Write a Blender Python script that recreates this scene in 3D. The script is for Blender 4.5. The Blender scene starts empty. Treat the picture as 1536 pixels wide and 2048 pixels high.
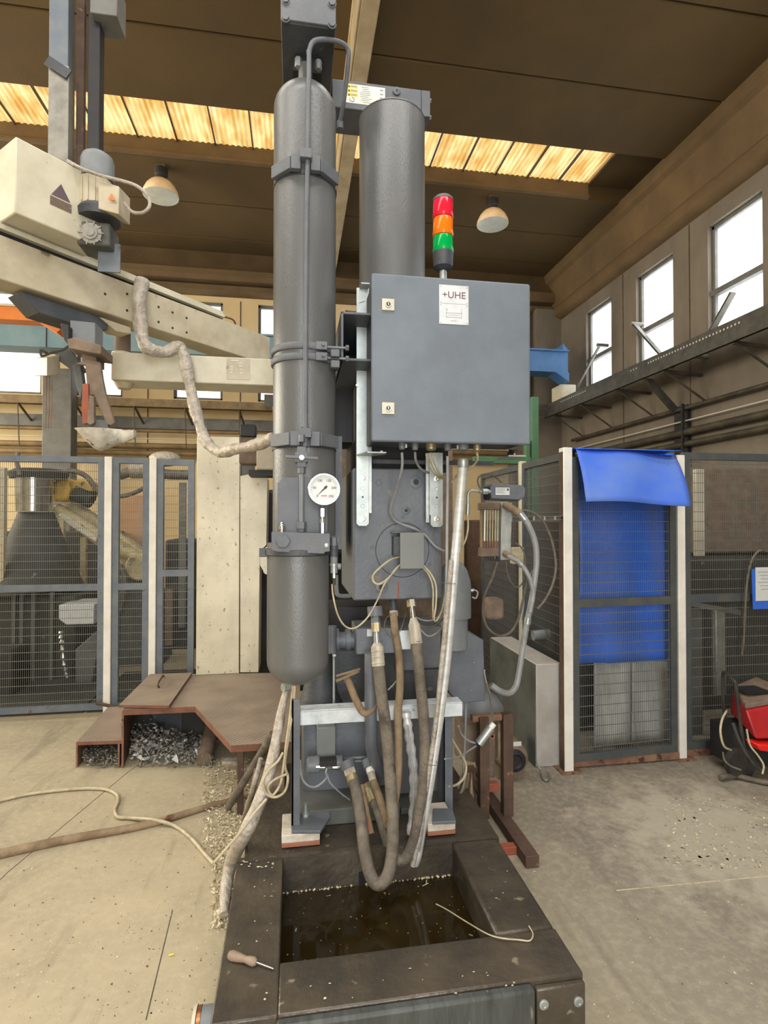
import bpy, bmesh, math, random
from mathutils import Vector, Matrix
R = math.radians
rnd = random.Random(7)
scene = bpy.context.scene
COL = scene.collection

# ---------------------------------------------------------------- camera, world, light, exposure
F_PX = 1100.0; YAW = R(9.2); PITCH = R(0.83); CAM_H = 1.5
cam_d = bpy.data.cameras.new('camera'); cam = bpy.data.objects.new('camera', cam_d); COL.objects.link(cam)
cam.location = (0, 0, CAM_H)
cam.rotation_euler = (R(90) + PITCH, 0, -YAW)
cam_d.sensor_fit = 'VERTICAL'; cam_d.sensor_height = 24.0; cam_d.lens = 24.0 * F_PX / 2048.0
cam_d.clip_start = 0.02; cam_d.clip_end = 200
scene.camera = cam

scene.view_settings.view_transform = 'Standard'
scene.view_settings.look = 'None'
scene.view_settings.gamma = 1.0
scene.view_settings.use_curve_mapping = False
scene.view_settings.exposure = 0.35

w = bpy.data.worlds.new('overcast_sky'); scene.world = w; w.use_nodes = True
bg = w.node_tree.nodes['Background']; bg.inputs[0].default_value = (0.93, 0.97, 1.0, 1); bg.inputs[1].default_value = 1.7

def area(name, loc, rot, sx, sy, power, col=(1, 1, 1)):
    l = bpy.data.lights.new(name, 'AREA'); l.shape = 'RECTANGLE'; l.size = sx; l.size_y = sy
    l.energy = power; l.color = col
    o = bpy.data.objects.new(name, l); o.location = loc; o.rotation_euler = rot; COL.objects.link(o); return o
# daylight at right windows and assumed rear door; other lamps are added fills
area('daylight_door_behind', (-0.2, -3.3, 2.4), (R(90), 0, 0), 2.0, 4.4, 190, (0.98, 0.99, 1.0))
area('overhead_fill', (-1.5, -.06, 6.15), (0, 0, 0), 9.0, .9, 300, (1.0, 0.97, 0.92))  # added overhead fill below the closed slabs, out of view
area('overhead_fill_near', (-1.5, 2.94, 6.15), (0, 0, 0), 9.0, .9, 150, (1.0, 0.96, 0.88))  # second added fill under closed ceiling, brightens floor and upper faces
area('daylight_windows_right', (5.75, 5.5, 4.35), (0, R(90), 0), 2.2, 8.5, 260, (0.93, 0.97, 1.0))
area('left_high_fill', (-8.8, 6.5, 4.1), (0, R(-90), 0), 2.8, 7.0, 650, (1.0, 0.88, 0.68))  # added warm fill with no known source, brightens the upper back wall

# ---------------------------------------------------------------- pixel of the photograph -> point in the hall
def ray(px, py):
    u = (px - 768) / F_PX; v = (1024 - py) / F_PX
    y = math.cos(PITCH) - v * math.sin(PITCH); z = math.sin(PITCH) + v * math.cos(PITCH)
    c, s = math.cos(YAW), math.sin(YAW)
    return Vector((u * c + y * s, -u * s + y * c, z))
CO = Vector((0, 0, CAM_H))
def at(px, py, Y): r = ray(px, py); return CO + r * (Y / r.y)
def onz(px, py, z): r = ray(px, py); return CO + r * ((z - CAM_H) / r.z)
def onx(px, py, X): r = ray(px, py); return CO + r * (X / r.x)
def xat(px, Y, py=1040): return at(px, py, Y).x
def zat(py, Y, px=700): return at(px, py, Y).z

# ---------------------------------------------------------------- materials
def srgb(h):
    h = h.lstrip('#'); v = [int(h[i:i + 2], 16) / 255 for i in (0, 2, 4)]
    return tuple((c / 12.92 if c <= .04045 else ((c + .055) / 1.055) ** 2.4) for c in v) + (1,)
MATS = {}
def M(name, c1, c2=None, scale=6, rough=.55, metal=0.0, bump=0.0, lo=.4, hi=.65, stretch=(1, 1, 1), world=False,
      spots=None, spot_scale=25, spot_at=.68, bscale=None, rough2=None, trans=0.0, detail=7):
    m = bpy.data.materials.new(name); m.use_nodes = True; nt = m.node_tree; N = nt.nodes; L = nt.links
    b = N['Principled BSDF']; b.inputs['Roughness'].default_value = rough; b.inputs['Metallic'].default_value = metal
    b.inputs['Base Color'].default_value = srgb(c1)
    if c2 or bump:
        if world: g = N.new('ShaderNodeNewGeometry'); src = g.outputs['Position']
        else: g = N.new('ShaderNodeTexCoord'); src = g.outputs['Object']
        mp = N.new('ShaderNodeMapping'); mp.inputs['Scale'].default_value = stretch; L.new(src, mp.inputs['Vector'])
        n = N.new('ShaderNodeTexNoise'); n.inputs['Scale'].default_value = scale; n.inputs['Detail'].default_value = detail
        n.inputs['Roughness'].default_value = .62
        L.new(mp.outputs[0], n.inputs['Vector'])
        last = None
        if c2:
            r = N.new('ShaderNodeMapRange'); r.inputs[1].default_value = lo; r.inputs[2].default_value = hi
            L.new(n.outputs[0], r.inputs[0])
            mx = N.new('ShaderNodeMix'); mx.data_type = 'RGBA'
            mx.inputs[6].default_value = srgb(c1); mx.inputs[7].default_value = srgb(c2)
            L.new(r.outputs[0], mx.inputs[0]); last = mx.outputs[2]
            if rough2 is not None:
                rr = N.new('ShaderNodeMapRange'); rr.inputs[3].default_value = rough; rr.inputs[4].default_value = rough2
                L.new(r.outputs[0], rr.inputs[0]); L.new(rr.outputs[0], b.inputs['Roughness'])
        if spots:
            n2 = N.new('ShaderNodeTexNoise'); n2.inputs['Scale'].default_value = spot_scale; n2.inputs['Detail'].default_value = 4
            L.new(mp.outputs[0], n2.inputs['Vector'])
            r2 = N.new('ShaderNodeMapRange'); r2.inputs[1].default_value = spot_at; r2.inputs[2].default_value = spot_at + .06
            L.new(n2.outputs[0], r2.inputs[0])
            m2 = N.new('ShaderNodeMix'); m2.data_type = 'RGBA'; m2.inputs[7].default_value = srgb(spots)
            if last: L.new(last, m2.inputs[6])
            else: m2.inputs[6].default_value = srgb(c1)
            L.new(r2.outputs[0], m2.inputs[0]); last = m2.outputs[2]
        if last: L.new(last, b.inputs['Base Color'])
        if bump:
            nb = n
            if bscale:
                nb = N.new('ShaderNodeTexNoise'); nb.inputs['Scale'].default_value = bscale; nb.inputs['Detail'].default_value = 5
                L.new(mp.outputs[0], nb.inputs['Vector'])
            bp = N.new('ShaderNodeBump'); bp.inputs['Strength'].default_value = bump; bp.inputs['Distance'].default_value = .02
            L.new(nb.outputs[0], bp.inputs['Height']); L.new(bp.outputs[0], b.inputs['Normal'])
    if trans: b.inputs['Transmission Weight'].default_value = trans
    MATS[name] = m; return m

M('grey_paint', '#52565b', '#606367', 7, .55, 0, .12, bscale=160)
M('bottle_paint', '#585a5a', '#646564', 4, .36, .12, .10, bscale=220, stretch=(1, 1, .35))
M('box_paint', '#5a626b', '#646d76', 4, .5, 0, .12, bscale=240)
M('dark_paint', '#33373c', '#404346', 7, .55, 0, .15, bscale=60, spots='#6b655a', spot_scale=18, spot_at=.66)
M('machine_paint', '#555a61', '#64686d', 6, .5, 0, .1, bscale=90, spots='#7a7264', spot_scale=14, spot_at=.68)
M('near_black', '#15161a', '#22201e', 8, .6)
M('black_rubber', '#232323', '#37332e', 12, .65, 0, .1)
M('hose_rubber', '#534c42', '#70675a', 14, .75, 0, .25, bscale=90, spots='#3b352e', spot_scale=9, spot_at=.62)
M('hose_brown', '#6f5b44', '#8f7d62', 10, .75, 0, .2, spots='#5d3a22', spot_scale=8, spot_at=.62)
M('ferrule', '#9b9486', '#b3ab9b', 20, .5, .15, .1)
M('zinc', '#949b9b', '#adb2ac', 14, .4, .6, .05, rough2=.45)
M('zinc_dull', '#9aa0a1', '#b9bbb4', 16, .45, .7, .1)
M('chrome', '#d8dcde', None, rough=.16, metal=1.0)
M('brass', '#a89d7c', '#8f8260', 20, .4, .55)
M('dusty_blue', '#2f60cc', '#5474bc', 2.2, .6, 0, .1, bscale=6, spots='#33468c', spot_scale=5, spot_at=.68)
M('white_paint', '#e2dfd6', '#cfcbc0', 5, .5, 0, .05, spots='#7b5a3c', spot_scale=20, spot_at=.72)
M('rail_white', '#d0d6d8', '#aab2b6', 12, .45, .2, spots='#8a8374', spot_scale=24, spot_at=.68)
M('fence_paint', '#5c6670', '#6d7276', 9, .5, .1, spots='#544a3e', spot_scale=14, spot_at=.68)
M('fence_dark', '#454c50', '#55564f', 9, .5, .1)
M('wire', '#6d6f6a', None, rough=.5, metal=.3)
M('cream_paint', '#b5ab92', '#a2977e', 6, .5, 0, .05, spots='#6e5f48', spot_scale=12, spot_at=.70)
M('cream_light', '#c4bea8', '#b2ab94', 5, .5, 0, .05, spots='#6e5f48', spot_scale=22, spot_at=.72)
M('sheet_steel', '#c9c1a8', '#b0a892', 3.5, .42, .2, .06, spots='#8a7f6a', spot_scale=38, spot_at=.63, stretch=(1, 1, .7))
M('rust', '#6f4f3e', '#8a6b55', 9, .8, .1, .3, spots='#4a2f20', spot_scale=15, spot_at=.6)
M('rust_edge', '#7d5340', '#66483a', 12, .8, .1, .3)
M('rust_dark', '#4d3b31', '#5f4a3c', 12, .7, .2, .3, spots='#7c6350', spot_scale=22, spot_at=.66)
M('primer_red', '#9c5238', '#7f4632', 12, .7)
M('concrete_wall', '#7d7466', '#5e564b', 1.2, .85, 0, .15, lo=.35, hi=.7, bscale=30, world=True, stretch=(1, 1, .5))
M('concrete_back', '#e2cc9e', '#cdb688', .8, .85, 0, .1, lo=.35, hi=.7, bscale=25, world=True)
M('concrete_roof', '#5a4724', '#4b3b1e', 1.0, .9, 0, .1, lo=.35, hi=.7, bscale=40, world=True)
M('concrete_beam', '#6f5a3c', '#59482f', 2.0, .85, 0, .15, lo=.35, hi=.7, bscale=30, world=True)
M('beam_pale', '#b5a586', '#a08f6c', 3, .8, 0, .1, world=True)
M('blue_paint', '#3f6fa8', '#4f7cae', 3, .45)
M('blue_grey', '#6f8f9c', '#7f9ba4', 3, .45)
M('blue_tarp', '#2368dc', '#1c5ac8', 4, .55, 0, .15, bscale=6, spots='#2b3f86', spot_scale=5, spot_at=.70)
M('orange_paint', '#d07a2c', '#c56a24', 5, .45)
M('green_paint', '#4f7a57', '#47704f', 5, .5)
M('pipe_dark', '#3e3a34', '#57503f', 6, .5, .3)
M('pipe_tan', '#8a7552', '#6e5c40', 6, .6, .1)
M('pipe_white', '#c9c4b4', None, rough=.4, metal=.3)
M('tray_metal', '#4a4944', '#5c5a52', 10, .5, .5)
M('galv_bracket', '#8d8a80', '#75726a', 10, .5, .4)
M('cover_grey', '#6b6f6c', '#727673', 10, .5)
M('cable_grey', '#8d8f90', '#7d7d7b', 20, .5)
M('cable_cream', '#b3a98d', '#9a8d70', 24, .5)
M('cable_dark', '#4d4840', '#6a6152', 24, .6)
M('conduit', '#cfd1cf', '#b8b8b2', 12, .4, .35, .15, bscale=260, stretch=(.4, .4, 3))
M('dirty_wrap', '#a8a094', '#8b8377', 18, .6, .15, .7, bscale=40)
M('foil_wrap', '#b5ada0', '#988f82', 14, .55, .25, .8, bscale=30)
M('plaster_shell', '#c4beb0', '#a29a8a', 16, .8, 0, .5, spots='#4d443b', spot_scale=30, spot_at=.62)
M('bell_enamel', '#f0d9b8', '#e2c8a2', 8, .4)
M('bell_glass', '#cfd4cc', '#bfc4bb', 8, .3)
M('robot_yellow', '#cda84c', '#b18c3a', 8, .5, spots='#5f4f34', spot_scale=14, spot_at=.62)
M('robot_cream', '#b5a77c', '#8f8262', 8, .5, spots='#5f5540', spot_scale=14, spot_at=.6)
M('brick_tan', '#b08c68', '#a07d5c', 4, .8, world=True)
M('red_plastic', '#b5282c', '#9e2226', 8, .4, spots='#6b3a38', spot_scale=20, spot_at=.7)
M('red_bright', '#d8251c', None, rough=.35)
M('paper', '#c9ccca', '#bdc0bd', 10, .8)
M('blue_card', '#2f62c8', None, rough=.6)
M('ink', '#3a3038', None, rough=.7)
M('ink_purple', '#5d3a46', None, rough=.7)
M('ink_soft', '#8c8f90', None, rough=.7)
M('label_yellow', '#e8c83c', None, rough=.6)
M('label_white', '#e3dfc8', None, rough=.6)
M('plate_silver', '#c9ced0', '#bcc2c4', 20, .4, .3)
M('sign_purple', '#5a4a52', None, rough=.6)
M('tank_steel', '#3a352e', '#534b3f', 5, .42, .15, .25, bscale=30, spots='#7d7463', spot_scale=22, spot_at=.68, rough2=.3)
M('tank_front', '#4c504e', '#3a3c3a', 9, .55, .2, .2, stretch=(4, 1, .6), spots='#77756b', spot_scale=14, spot_at=.66)
M('pad_white', '#c8c0b2', '#a89d8c', 16, .7, 0, .3)
M('pad_wood', '#96614a', '#7f5542', 14, .75)
M('stone_grey', '#a8a49d', '#96918a', 5, .7, 0, .1, spots='#a5a19a', spot_scale=30, spot_at=.68)
M('motor_grey', '#666b6d', '#74787a', 9, .5)
M('pot_brown', '#665749', '#7d6c5b', 10, .8, 0, .3)
M('rag', '#7d6e5d', '#97897a', 9, .9, 0, .6, bscale=18)
M('handle_brown', '#7a6656', '#8f7c6a', 12, .6)
M('copper', '#a06a48', None, rough=.35, metal=.8)
M('swarf', '#8f8b82', '#4a463f', 30, .5, .2, spots='#d8d6cf', spot_scale=60, spot_at=.6)
M('swarf_pale', '#d0c5a8', '#a39678', 30, .7, .1)
M('debris_dark', '#4c4840', '#35322d', 10, .8)
M('blue_plastic', '#3c84a8', None, rough=.4)
M('duct_grey', '#6f6f6a', '#5f5e58', 5, .6, .1)
M('furnace_dark', '#33332f', '#26251f', 5, .7, .1, .2, spots='#6b675c', spot_scale=12, spot_at=.68)
M('furnace_grey', '#5b5d59', '#46463f', 4, .7, .1, spots='#8d8a7e', spot_scale=14, spot_at=.7)
M('shiny_pot', '#b9bab6', '#95958f', 8, .22, .9)
M('dark_screen', '#26302c', None, rough=.3)

def clearish(name, col, rough, alpha_mix, glossy=.12):
    m = bpy.data.materials.new(name); m.use_nodes = True; nt = m.node_tree; N = nt.nodes; L = nt.links
    N.remove(N['Principled BSDF']); out = N['Material Output']
    t = N.new('ShaderNodeBsdfTransparent'); t.inputs[0].default_value = col
    tr = N.new('ShaderNodeBsdfTranslucent'); tr.inputs[0].default_value = col
    g = N.new('ShaderNodeBsdfGlossy'); g.inputs['Roughness'].default_value = rough
    m1 = N.new('ShaderNodeMixShader'); m1.inputs[0].default_value = alpha_mix
    L.new(t.outputs[0], m1.inputs[1]); L.new(tr.outputs[0], m1.inputs[2])
    m2 = N.new('ShaderNodeMixShader'); m2.inputs[0].default_value = glossy
    L.new(m1.outputs[0], m2.inputs[1]); L.new(g.outputs[0], m2.inputs[2]); L.new(m2.outputs[0], out.inputs[0])
    MATS[name] = m; return m
clearish('window_glass', (1, 1, 1, 1), .1, .35, .05)
clearish('screen_sheet', (.55, .57, .56, 1), .25, .35, .10)

def skylight_mat():
    m = bpy.data.materials.new('yellowed_sheet'); m.use_nodes = True; nt = m.node_tree; N = nt.nodes; L = nt.links
    N.remove(N['Principled BSDF']); out = N['Material Output']
    g = N.new('ShaderNodeNewGeometry'); mp = N.new('ShaderNodeMapping'); mp.inputs['Scale'].default_value = (1, .35, 1)
    L.new(g.outputs['Position'], mp.inputs[0])
    n = N.new('ShaderNodeTexNoise'); n.inputs['Scale'].default_value = 7; n.inputs['Detail'].default_value = 7; L.new(mp.outputs[0], n.inputs['Vector'])
    r = N.new('ShaderNodeMapRange'); r.inputs[1].default_value = .38; r.inputs[2].default_value = .66; L.new(n.outputs[0], r.inputs[0])
    mx = N.new('ShaderNodeMix'); mx.data_type = 'RGBA'; mx.inputs[6].default_value = (1.0, .86, .58, 1); mx.inputs[7].default_value = (.84, .60, .30, 1)
    L.new(r.outputs[0], mx.inputs[0])
    wv = N.new('ShaderNodeTexWave'); wv.inputs['Scale'].default_value = 5.0; wv.inputs['Distortion'].default_value = .6; wv.inputs['Detail'].default_value = 1
    L.new(g.outputs['Position'], wv.inputs['Vector'])
    r3 = N.new('ShaderNodeMapRange'); r3.inputs[3].default_value = .84; r3.inputs[4].default_value = 1.0; L.new(wv.outputs['Fac'], r3.inputs[0])
    mu = N.new('ShaderNodeMix'); mu.data_type = 'RGBA'; mu.blend_type = 'MULTIPLY'; mu.inputs[0].default_value = 1
    L.new(mx.outputs[2], mu.inputs[6]); L.new(r3.outputs[0], mu.inputs[7])
    tr = N.new('ShaderNodeBsdfTranslucent'); L.new(mu.outputs[2], tr.inputs[0])
    d = N.new('ShaderNodeBsdfDiffuse'); L.new(mu.outputs[2], d.inputs[0])
    m1 = N.new('ShaderNodeMixShader'); m1.inputs[0].default_value = .12
    L.new(tr.outputs[0], m1.inputs[1]); L.new(d.outputs[0], m1.inputs[2]); L.new(m1.outputs[0], out.inputs[0])
    MATS['yellowed_sheet'] = m
skylight_mat()

def lens_mat(name, col):
    m = bpy.data.materials.new(name); m.use_nodes = True; b = m.node_tree.nodes['Principled BSDF']
    b.inputs['Base Color'].default_value = col; b.inputs['Roughness'].default_value = .12
    b.inputs['Transmission Weight'].default_value = .35; b.inputs['IOR'].default_value = 1.3
    b.inputs['Subsurface Weight'].default_value = 0
    MATS[name] = m
lens_mat('lens_red', (.85, .02, .05, 1)); lens_mat('lens_orange', (.95, .22, .01, 1)); lens_mat('lens_green', (.0, .42, .08, 1))

def floor_mat():
    m = bpy.data.materials.new('concrete_floor'); m.use_nodes = True; nt = m.node_tree; N = nt.nodes; L = nt.links
    b = N['Principled BSDF']; g = N.new('ShaderNodeNewGeometry')
    def noise(s, d=8, vec=None):
        n = N.new('ShaderNodeTexNoise'); n.inputs['Scale'].default_value = s; n.inputs['Detail'].default_value = d; n.inputs['Roughness'].default_value = .65
        L.new(vec or g.outputs['Position'], n.inputs['Vector']); return n
    def rng(src, a, c, o0=0., o1=1.):
        r = N.new('ShaderNodeMapRange'); r.inputs[1].default_value = a; r.inputs[2].default_value = c
        r.inputs[3].default_value = o0; r.inputs[4].default_value = o1; L.new(src, r.inputs[0]); return r.outputs[0]
    def mix(f, a, c):
        x = N.new('ShaderNodeMix'); x.data_type = 'RGBA'
        if isinstance(f, float): x.inputs[0].default_value = f
        else: L.new(f, x.inputs[0])
        for i, v in ((6, a), (7, c)):
            if isinstance(v, tuple): x.inputs[i].default_value = v
            else: L.new(v, x.inputs[i])
        return x.outputs[2]
    sx = N.new('ShaderNodeSeparateXYZ'); L.new(g.outputs['Position'], sx.inputs[0])
    big = rng(noise(.9).outputs[0], .38, .64)
    c = mix(big, srgb('#aca084'), srgb('#928871'))
    # greyer concrete on the right of the machine
    side = rng(sx.outputs[0], .4, 1.4)
    c2 = mix(big, srgb('#8b8375'), srgb('#736c61'))
    c = mix(side, c, c2)
    fine = rng(noise(30, 5).outputs[0], .45, .7, 0., .5)
    c = mix(fine, c, srgb('#b3a88e'))
    mp = N.new('ShaderNodeMapping'); mp.inputs['Rotation'].default_value = (0, 0, R(35)); mp.inputs['Scale'].default_value = (3, .5, 1); L.new(g.outputs['Position'], mp.inputs[0])
    scr = rng(noise(2.2, 7, mp.outputs[0]).outputs[0], .56, .70, 0., .45)
    c = mix(scr, c, srgb('#5d5548'))
    sp = rng(noise(60, 2).outputs[0], .70, .74, 0., .8)
    c = mix(sp, c, srgb('#4c463b'))
    sp2 = rng(noise(85, 1).outputs[0], .74, .77, 0., .8)
    c = mix(sp2, c, srgb('#d8d0b8'))
    # pale scraped patch in the floor right of the machine
    dx = N.new('ShaderNodeVectorMath'); dx.operation = 'DISTANCE'; dx.inputs[1].default_value = (1.95, 2.35, 0); L.new(g.outputs['Position'], dx.inputs[0])
    nn = noise(7, 6)
    dd = N.new('ShaderNodeMath'); dd.operation = 'MULTIPLY_ADD'; L.new(nn.outputs[0], dd.inputs[0]); dd.inputs[1].default_value = 1.6; L.new(dx.outputs['Value'], dd.inputs[2])
    pt = rng(dd.outputs[0], 1.05, 1.45, .75, 0.)
    c = mix(pt, c, srgb('#b3aa97'))
    L.new(c, b.inputs['Base Color'])
    rr = rng(big, 0, 1, .62, .8); L.new(rr, b.inputs['Roughness'])
    bp = N.new('ShaderNodeBump'); bp.inputs['Strength'].default_value = .25; bp.inputs['Distance'].default_value = .01
    L.new(noise(18, 8).outputs[0], bp.inputs['Height']); L.new(bp.outputs[0], b.inputs['Normal'])
    MATS['concrete_floor'] = m
floor_mat()

def tread_mat():
    m = bpy.data.materials.new('tread_plate'); m.use_nodes = True; nt = m.node_tree; N = nt.nodes; L = nt.links
    b = N['Principled BSDF']; g = N.new('ShaderNodeNewGeometry')
    n = N.new('ShaderNodeTexNoise'); n.inputs['Scale'].default_value = 4; n.inputs['Detail'].default_value = 8; L.new(g.outputs['Position'], n.inputs['Vector'])
    r = N.new('ShaderNodeMapRange'); r.inputs[1].default_value = .38; r.inputs[2].default_value = .62; L.new(n.outputs[0], r.inputs[0])
    mx = N.new('ShaderNodeMix'); mx.data_type = 'RGBA'; mx.inputs[6].default_value = srgb('#6f6053'); mx.inputs[7].default_value = srgb('#8a7a69'); L.new(r.outputs[0], mx.inputs[0])
    mp = N.new('ShaderNodeMapping'); mp.inputs['Rotation'].default_value = (0, 0, R(45)); L.new(g.outputs['Position'], mp.inputs[0])
    wv = N.new('ShaderNodeTexWave'); wv.inputs['Scale'].default_value = 16; wv.inputs['Distortion'].default_value = 3.5; wv.inputs['Detail'].default_value = 2; L.new(mp.outputs[0], wv.inputs['Vector'])
    r2 = N.new('ShaderNodeMapRange'); r2.inputs[1].default_value = .6; r2.inputs[2].default_value = .9; r2.inputs[4].default_value = .75; L.new(wv.outputs['Fac'], r2.inputs[0])
    m2 = N.new('ShaderNodeMix'); m2.data_type = 'RGBA'; m2.inputs[7].default_value = srgb('#a99b88'); L.new(mx.outputs[2], m2.inputs[6]); L.new(r2.outputs[0], m2.inputs[0])
    L.new(m2.outputs[2], b.inputs['Base Color']); b.inputs['Roughness'].default_value = .7; b.inputs['Metallic'].default_value = .15
    bp = N.new('ShaderNodeBump'); bp.inputs['Strength'].default_value = .5; bp.inputs['Distance'].default_value = .004
    L.new(wv.outputs['Fac'], bp.inputs['Height']); L.new(bp.outputs[0], b.inputs['Normal'])
    MATS['tread_plate'] = m
tread_mat()

def bath_mat():
    m = bpy.data.materials.new('oily_water'); m.use_nodes = True; nt = m.node_tree; N = nt.nodes; L = nt.links
    b = N['Principled BSDF']; b.inputs['Roughness'].default_value = .06; b.inputs['IOR'].default_value = 1.4
    g = N.new('ShaderNodeNewGeometry')
    n = N.new('ShaderNodeTexNoise'); n.inputs['Scale'].default_value = 7; n.inputs['Detail'].default_value = 6; L.new(g.outputs['Position'], n.inputs['Vector'])
    r = N.new('ShaderNodeMapRange'); r.inputs[1].default_value = .35; r.inputs[2].default_value = .7; L.new(n.outputs[0], r.inputs[0])
    mx = N.new('ShaderNodeMix'); mx.data_type = 'RGBA'; mx.inputs[6].default_value = srgb('#1e1606'); mx.inputs[7].default_value = srgb('#2b220f'); L.new(r.outputs[0], mx.inputs[0])
    v = N.new('ShaderNodeTexNoise'); v.inputs['Scale'].default_value = 75; v.inputs['Detail'].default_value = 1; L.new(g.outputs['Position'], v.inputs['Vector'])
    r2 = N.new('ShaderNodeMapRange'); r2.inputs[1].default_value = .73; r2.inputs[2].default_value = .76; L.new(v.outputs[0], r2.inputs[0])
    m2 = N.new('ShaderNodeMix'); m2.data_type = 'RGBA'; m2.inputs[7].default_value = srgb('#8a8474'); L.new(mx.outputs[2], m2.inputs[6]); L.new(r2.outputs[0], m2.inputs[0])
    L.new(m2.outputs[2], b.inputs['Base Color'])
    bp = N.new('ShaderNodeBump'); bp.inputs['Strength'].default_value = .04; bp.inputs['Distance'].default_value = .01
    L.new(n.outputs[0], bp.inputs['Height']); L.new(bp.outputs[0], b.inputs['Normal'])
    MATS['oily_water'] = m
bath_mat()

# ---------------------------------------------------------------- mesh helpers
def catmull(pts, per=8):
    pts = [Vector(p) for p in pts]
    if len(pts) < 3: return pts
    P = [pts[0] * 2 - pts[1]] + pts + [pts[-1] * 2 - pts[-2]]
    out = []
    for i in range(1, len(P) - 2):
        a, b_, c, d = P[i - 1], P[i], P[i + 1], P[i + 2]
        for k in range(per):
            t = k / per
            out.append(.5 * ((2 * b_) + (c - a) * t + (2 * a - 5 * b_ + 4 * c - d) * t * t + (3 * b_ - a - 3 * c + d) * t ** 3))
    out.append(pts[-1]); return out

class MB:
    def __init__(s): s.v = []; s.f = []; s.mi = []; s.cur = 0
    def mat(s, i): s.cur = i; return s
    def add(s, vs, fs):
        o = len(s.v); s.v += [Vector(v) for v in vs]
        s.f += [tuple(o + i for i in f) for f in fs]; s.mi += [s.cur] * len(fs); return s
    def box(s, x0, x1, y0, y1, z0, z1):
        if x0 > x1: x0, x1 = x1, x0
        if y0 > y1: y0, y1 = y1, y0
        if z0 > z1: z0, z1 = z1, z0
        vs = [(x, y, z) for z in (z0, z1) for y in (y0, y1) for x in (x0, x1)]
        return s.add(vs, [(0, 2, 3, 1), (4, 5, 7, 6), (0, 1, 5, 4), (2, 6, 7, 3), (0, 4, 6, 2), (1, 3, 7, 5)])
    def hexa(s, p):   # 8 points: bottom loop 0-3, top loop 4-7
        return s.add(p, [(3, 2, 1, 0), (4, 5, 6, 7), (0, 1, 5, 4), (1, 2, 6, 5), (2, 3, 7, 6), (3, 0, 4, 7)])
    def obox(s, c, ax, ay, az, hx, hy, hz):  # oriented box, centre, unit axes, half sizes
        c = Vector(c); ax, ay, az = (Vector(a).normalized() for a in (ax, ay, az))
        q = [c + ax * (i * hx) + ay * (j * hy) + az * (k * hz) for k, (i, j) in [(-1, ij) for ij in ((-1, -1), (1, -1), (1, 1), (-1, 1))] + [(1, ij) for ij in ((-1, -1), (1, -1), (1, 1), (-1, 1))]]
        return s.hexa(q)
    def bar(s, a, b, w, h=None, up=(0, 0, 1)):  # rectangular bar from a to b
        a = Vector(a); b = Vector(b); h = h or w; d = (b - a).normalized(); up = Vector(up)
        if abs(d.dot(up)) > .98: up = Vector((0, 1, 0))
        sd = d.cross(up).normalized(); u = sd.cross(d).normalized()
        return s.obox((a + b) / 2, d, sd, u, (b - a).length / 2, w / 2, h / 2)
    def frame(s, d):
        d = Vector(d).normalized(); t = Vector((0, 0, 1)) if abs(d.z) < .9 else Vector((0, 1, 0))
        a = d.cross(t).normalized(); return a, d.cross(a).normalized()
    def cyl(s, a, b, r0, r1=None, n=24, caps=True):
        a = Vector(a); b = Vector(b); r1 = r0 if r1 is None else r1; u, v = s.frame(b - a)
        ring = [(math.cos(2 * math.pi * i / n), math.sin(2 * math.pi * i / n)) for i in range(n)]
        vs = [a + u * (c * r0) + v * (q * r0) for c, q in ring] + [b + u * (c * r1) + v * (q * r1) for c, q in ring]
        fs = [(i, (i + 1) % n, n + (i + 1) % n, n + i) for i in range(n)]
        if caps: fs += [tuple(range(n - 1, -1, -1)), tuple(range(n, 2 * n))]
        return s.add(vs, fs)
    def hexnut(s, a, b, r): return s.cyl(a, b, r, n=6)
    def lathe(s, c, axis, prof, n=32):   # prof: list of (t along axis, r)
        c = Vector(c); axis = Vector(axis).normalized(); u, v = s.frame(axis); vs = []; fs = []
        for t, r in prof:
            for i in range(n):
                an = 2 * math.pi * i / n; vs.append(c + axis * t + (u * math.cos(an) + v * math.sin(an)) * max(r, 1e-5))
        for k in range(len(prof) - 1):
            for i in range(n):
                j = (i + 1) % n; fs.append((k * n + i, k * n + j, (k + 1) * n + j, (k + 1) * n + i))
        fs.append(tuple(range(n - 1, -1, -1))); fs.append(tuple((len(prof) - 1) * n + i for i in range(n)))
        return s.add(vs, fs)
    def tube(s, pts, r, n=10, smooth=True, per=8, rf=None):
        P = catmull(pts, per) if smooth else [Vector(p) for p in pts]
        if len(P) < 2: return s
        d = (P[1] - P[0]).normalized(); u, _ = s.frame(d); vs = []; fs = []
        for k, p in enumerate(P):
            d = (P[min(k + 1, len(P) - 1)] - P[max(k - 1, 0)])
            d = d.normalized() if d.length > 1e-9 else Vector((0, 0, 1))
            u = (u - d * u.dot(d)); u = u.normalized() if u.length > 1e-6 else s.frame(d)[0]; v = d.cross(u)
            rr = rf(k / (len(P) - 1), k) * r if rf else r
            for i in range(n):
                an = 2 * math.pi * i / n; vs.append(p + (u * math.cos(an) + v * math.sin(an)) * rr)
        for k in range(len(P) - 1):
            for i in range(n):
                j = (i + 1) % n; fs.append((k * n + i, k * n + j, (k + 1) * n + j, (k + 1) * n + i))
        fs.append(tuple(range(n - 1, -1, -1))); fs.append(tuple((len(P) - 1) * n + i for i in range(n)))
        return s.add(vs, fs)
    def prism(s, poly, d):   # planar 3D polygon extruded by vector d
        poly = [Vector(p) for p in poly]; d = Vector(d); n = len(poly)
        return s.add(poly + [p + d for p in poly], [tuple(range(n - 1, -1, -1)), tuple(range(n, 2 * n))] + [(i, (i + 1) % n, n + (i + 1) % n, n + i) for i in range(n)])
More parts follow.
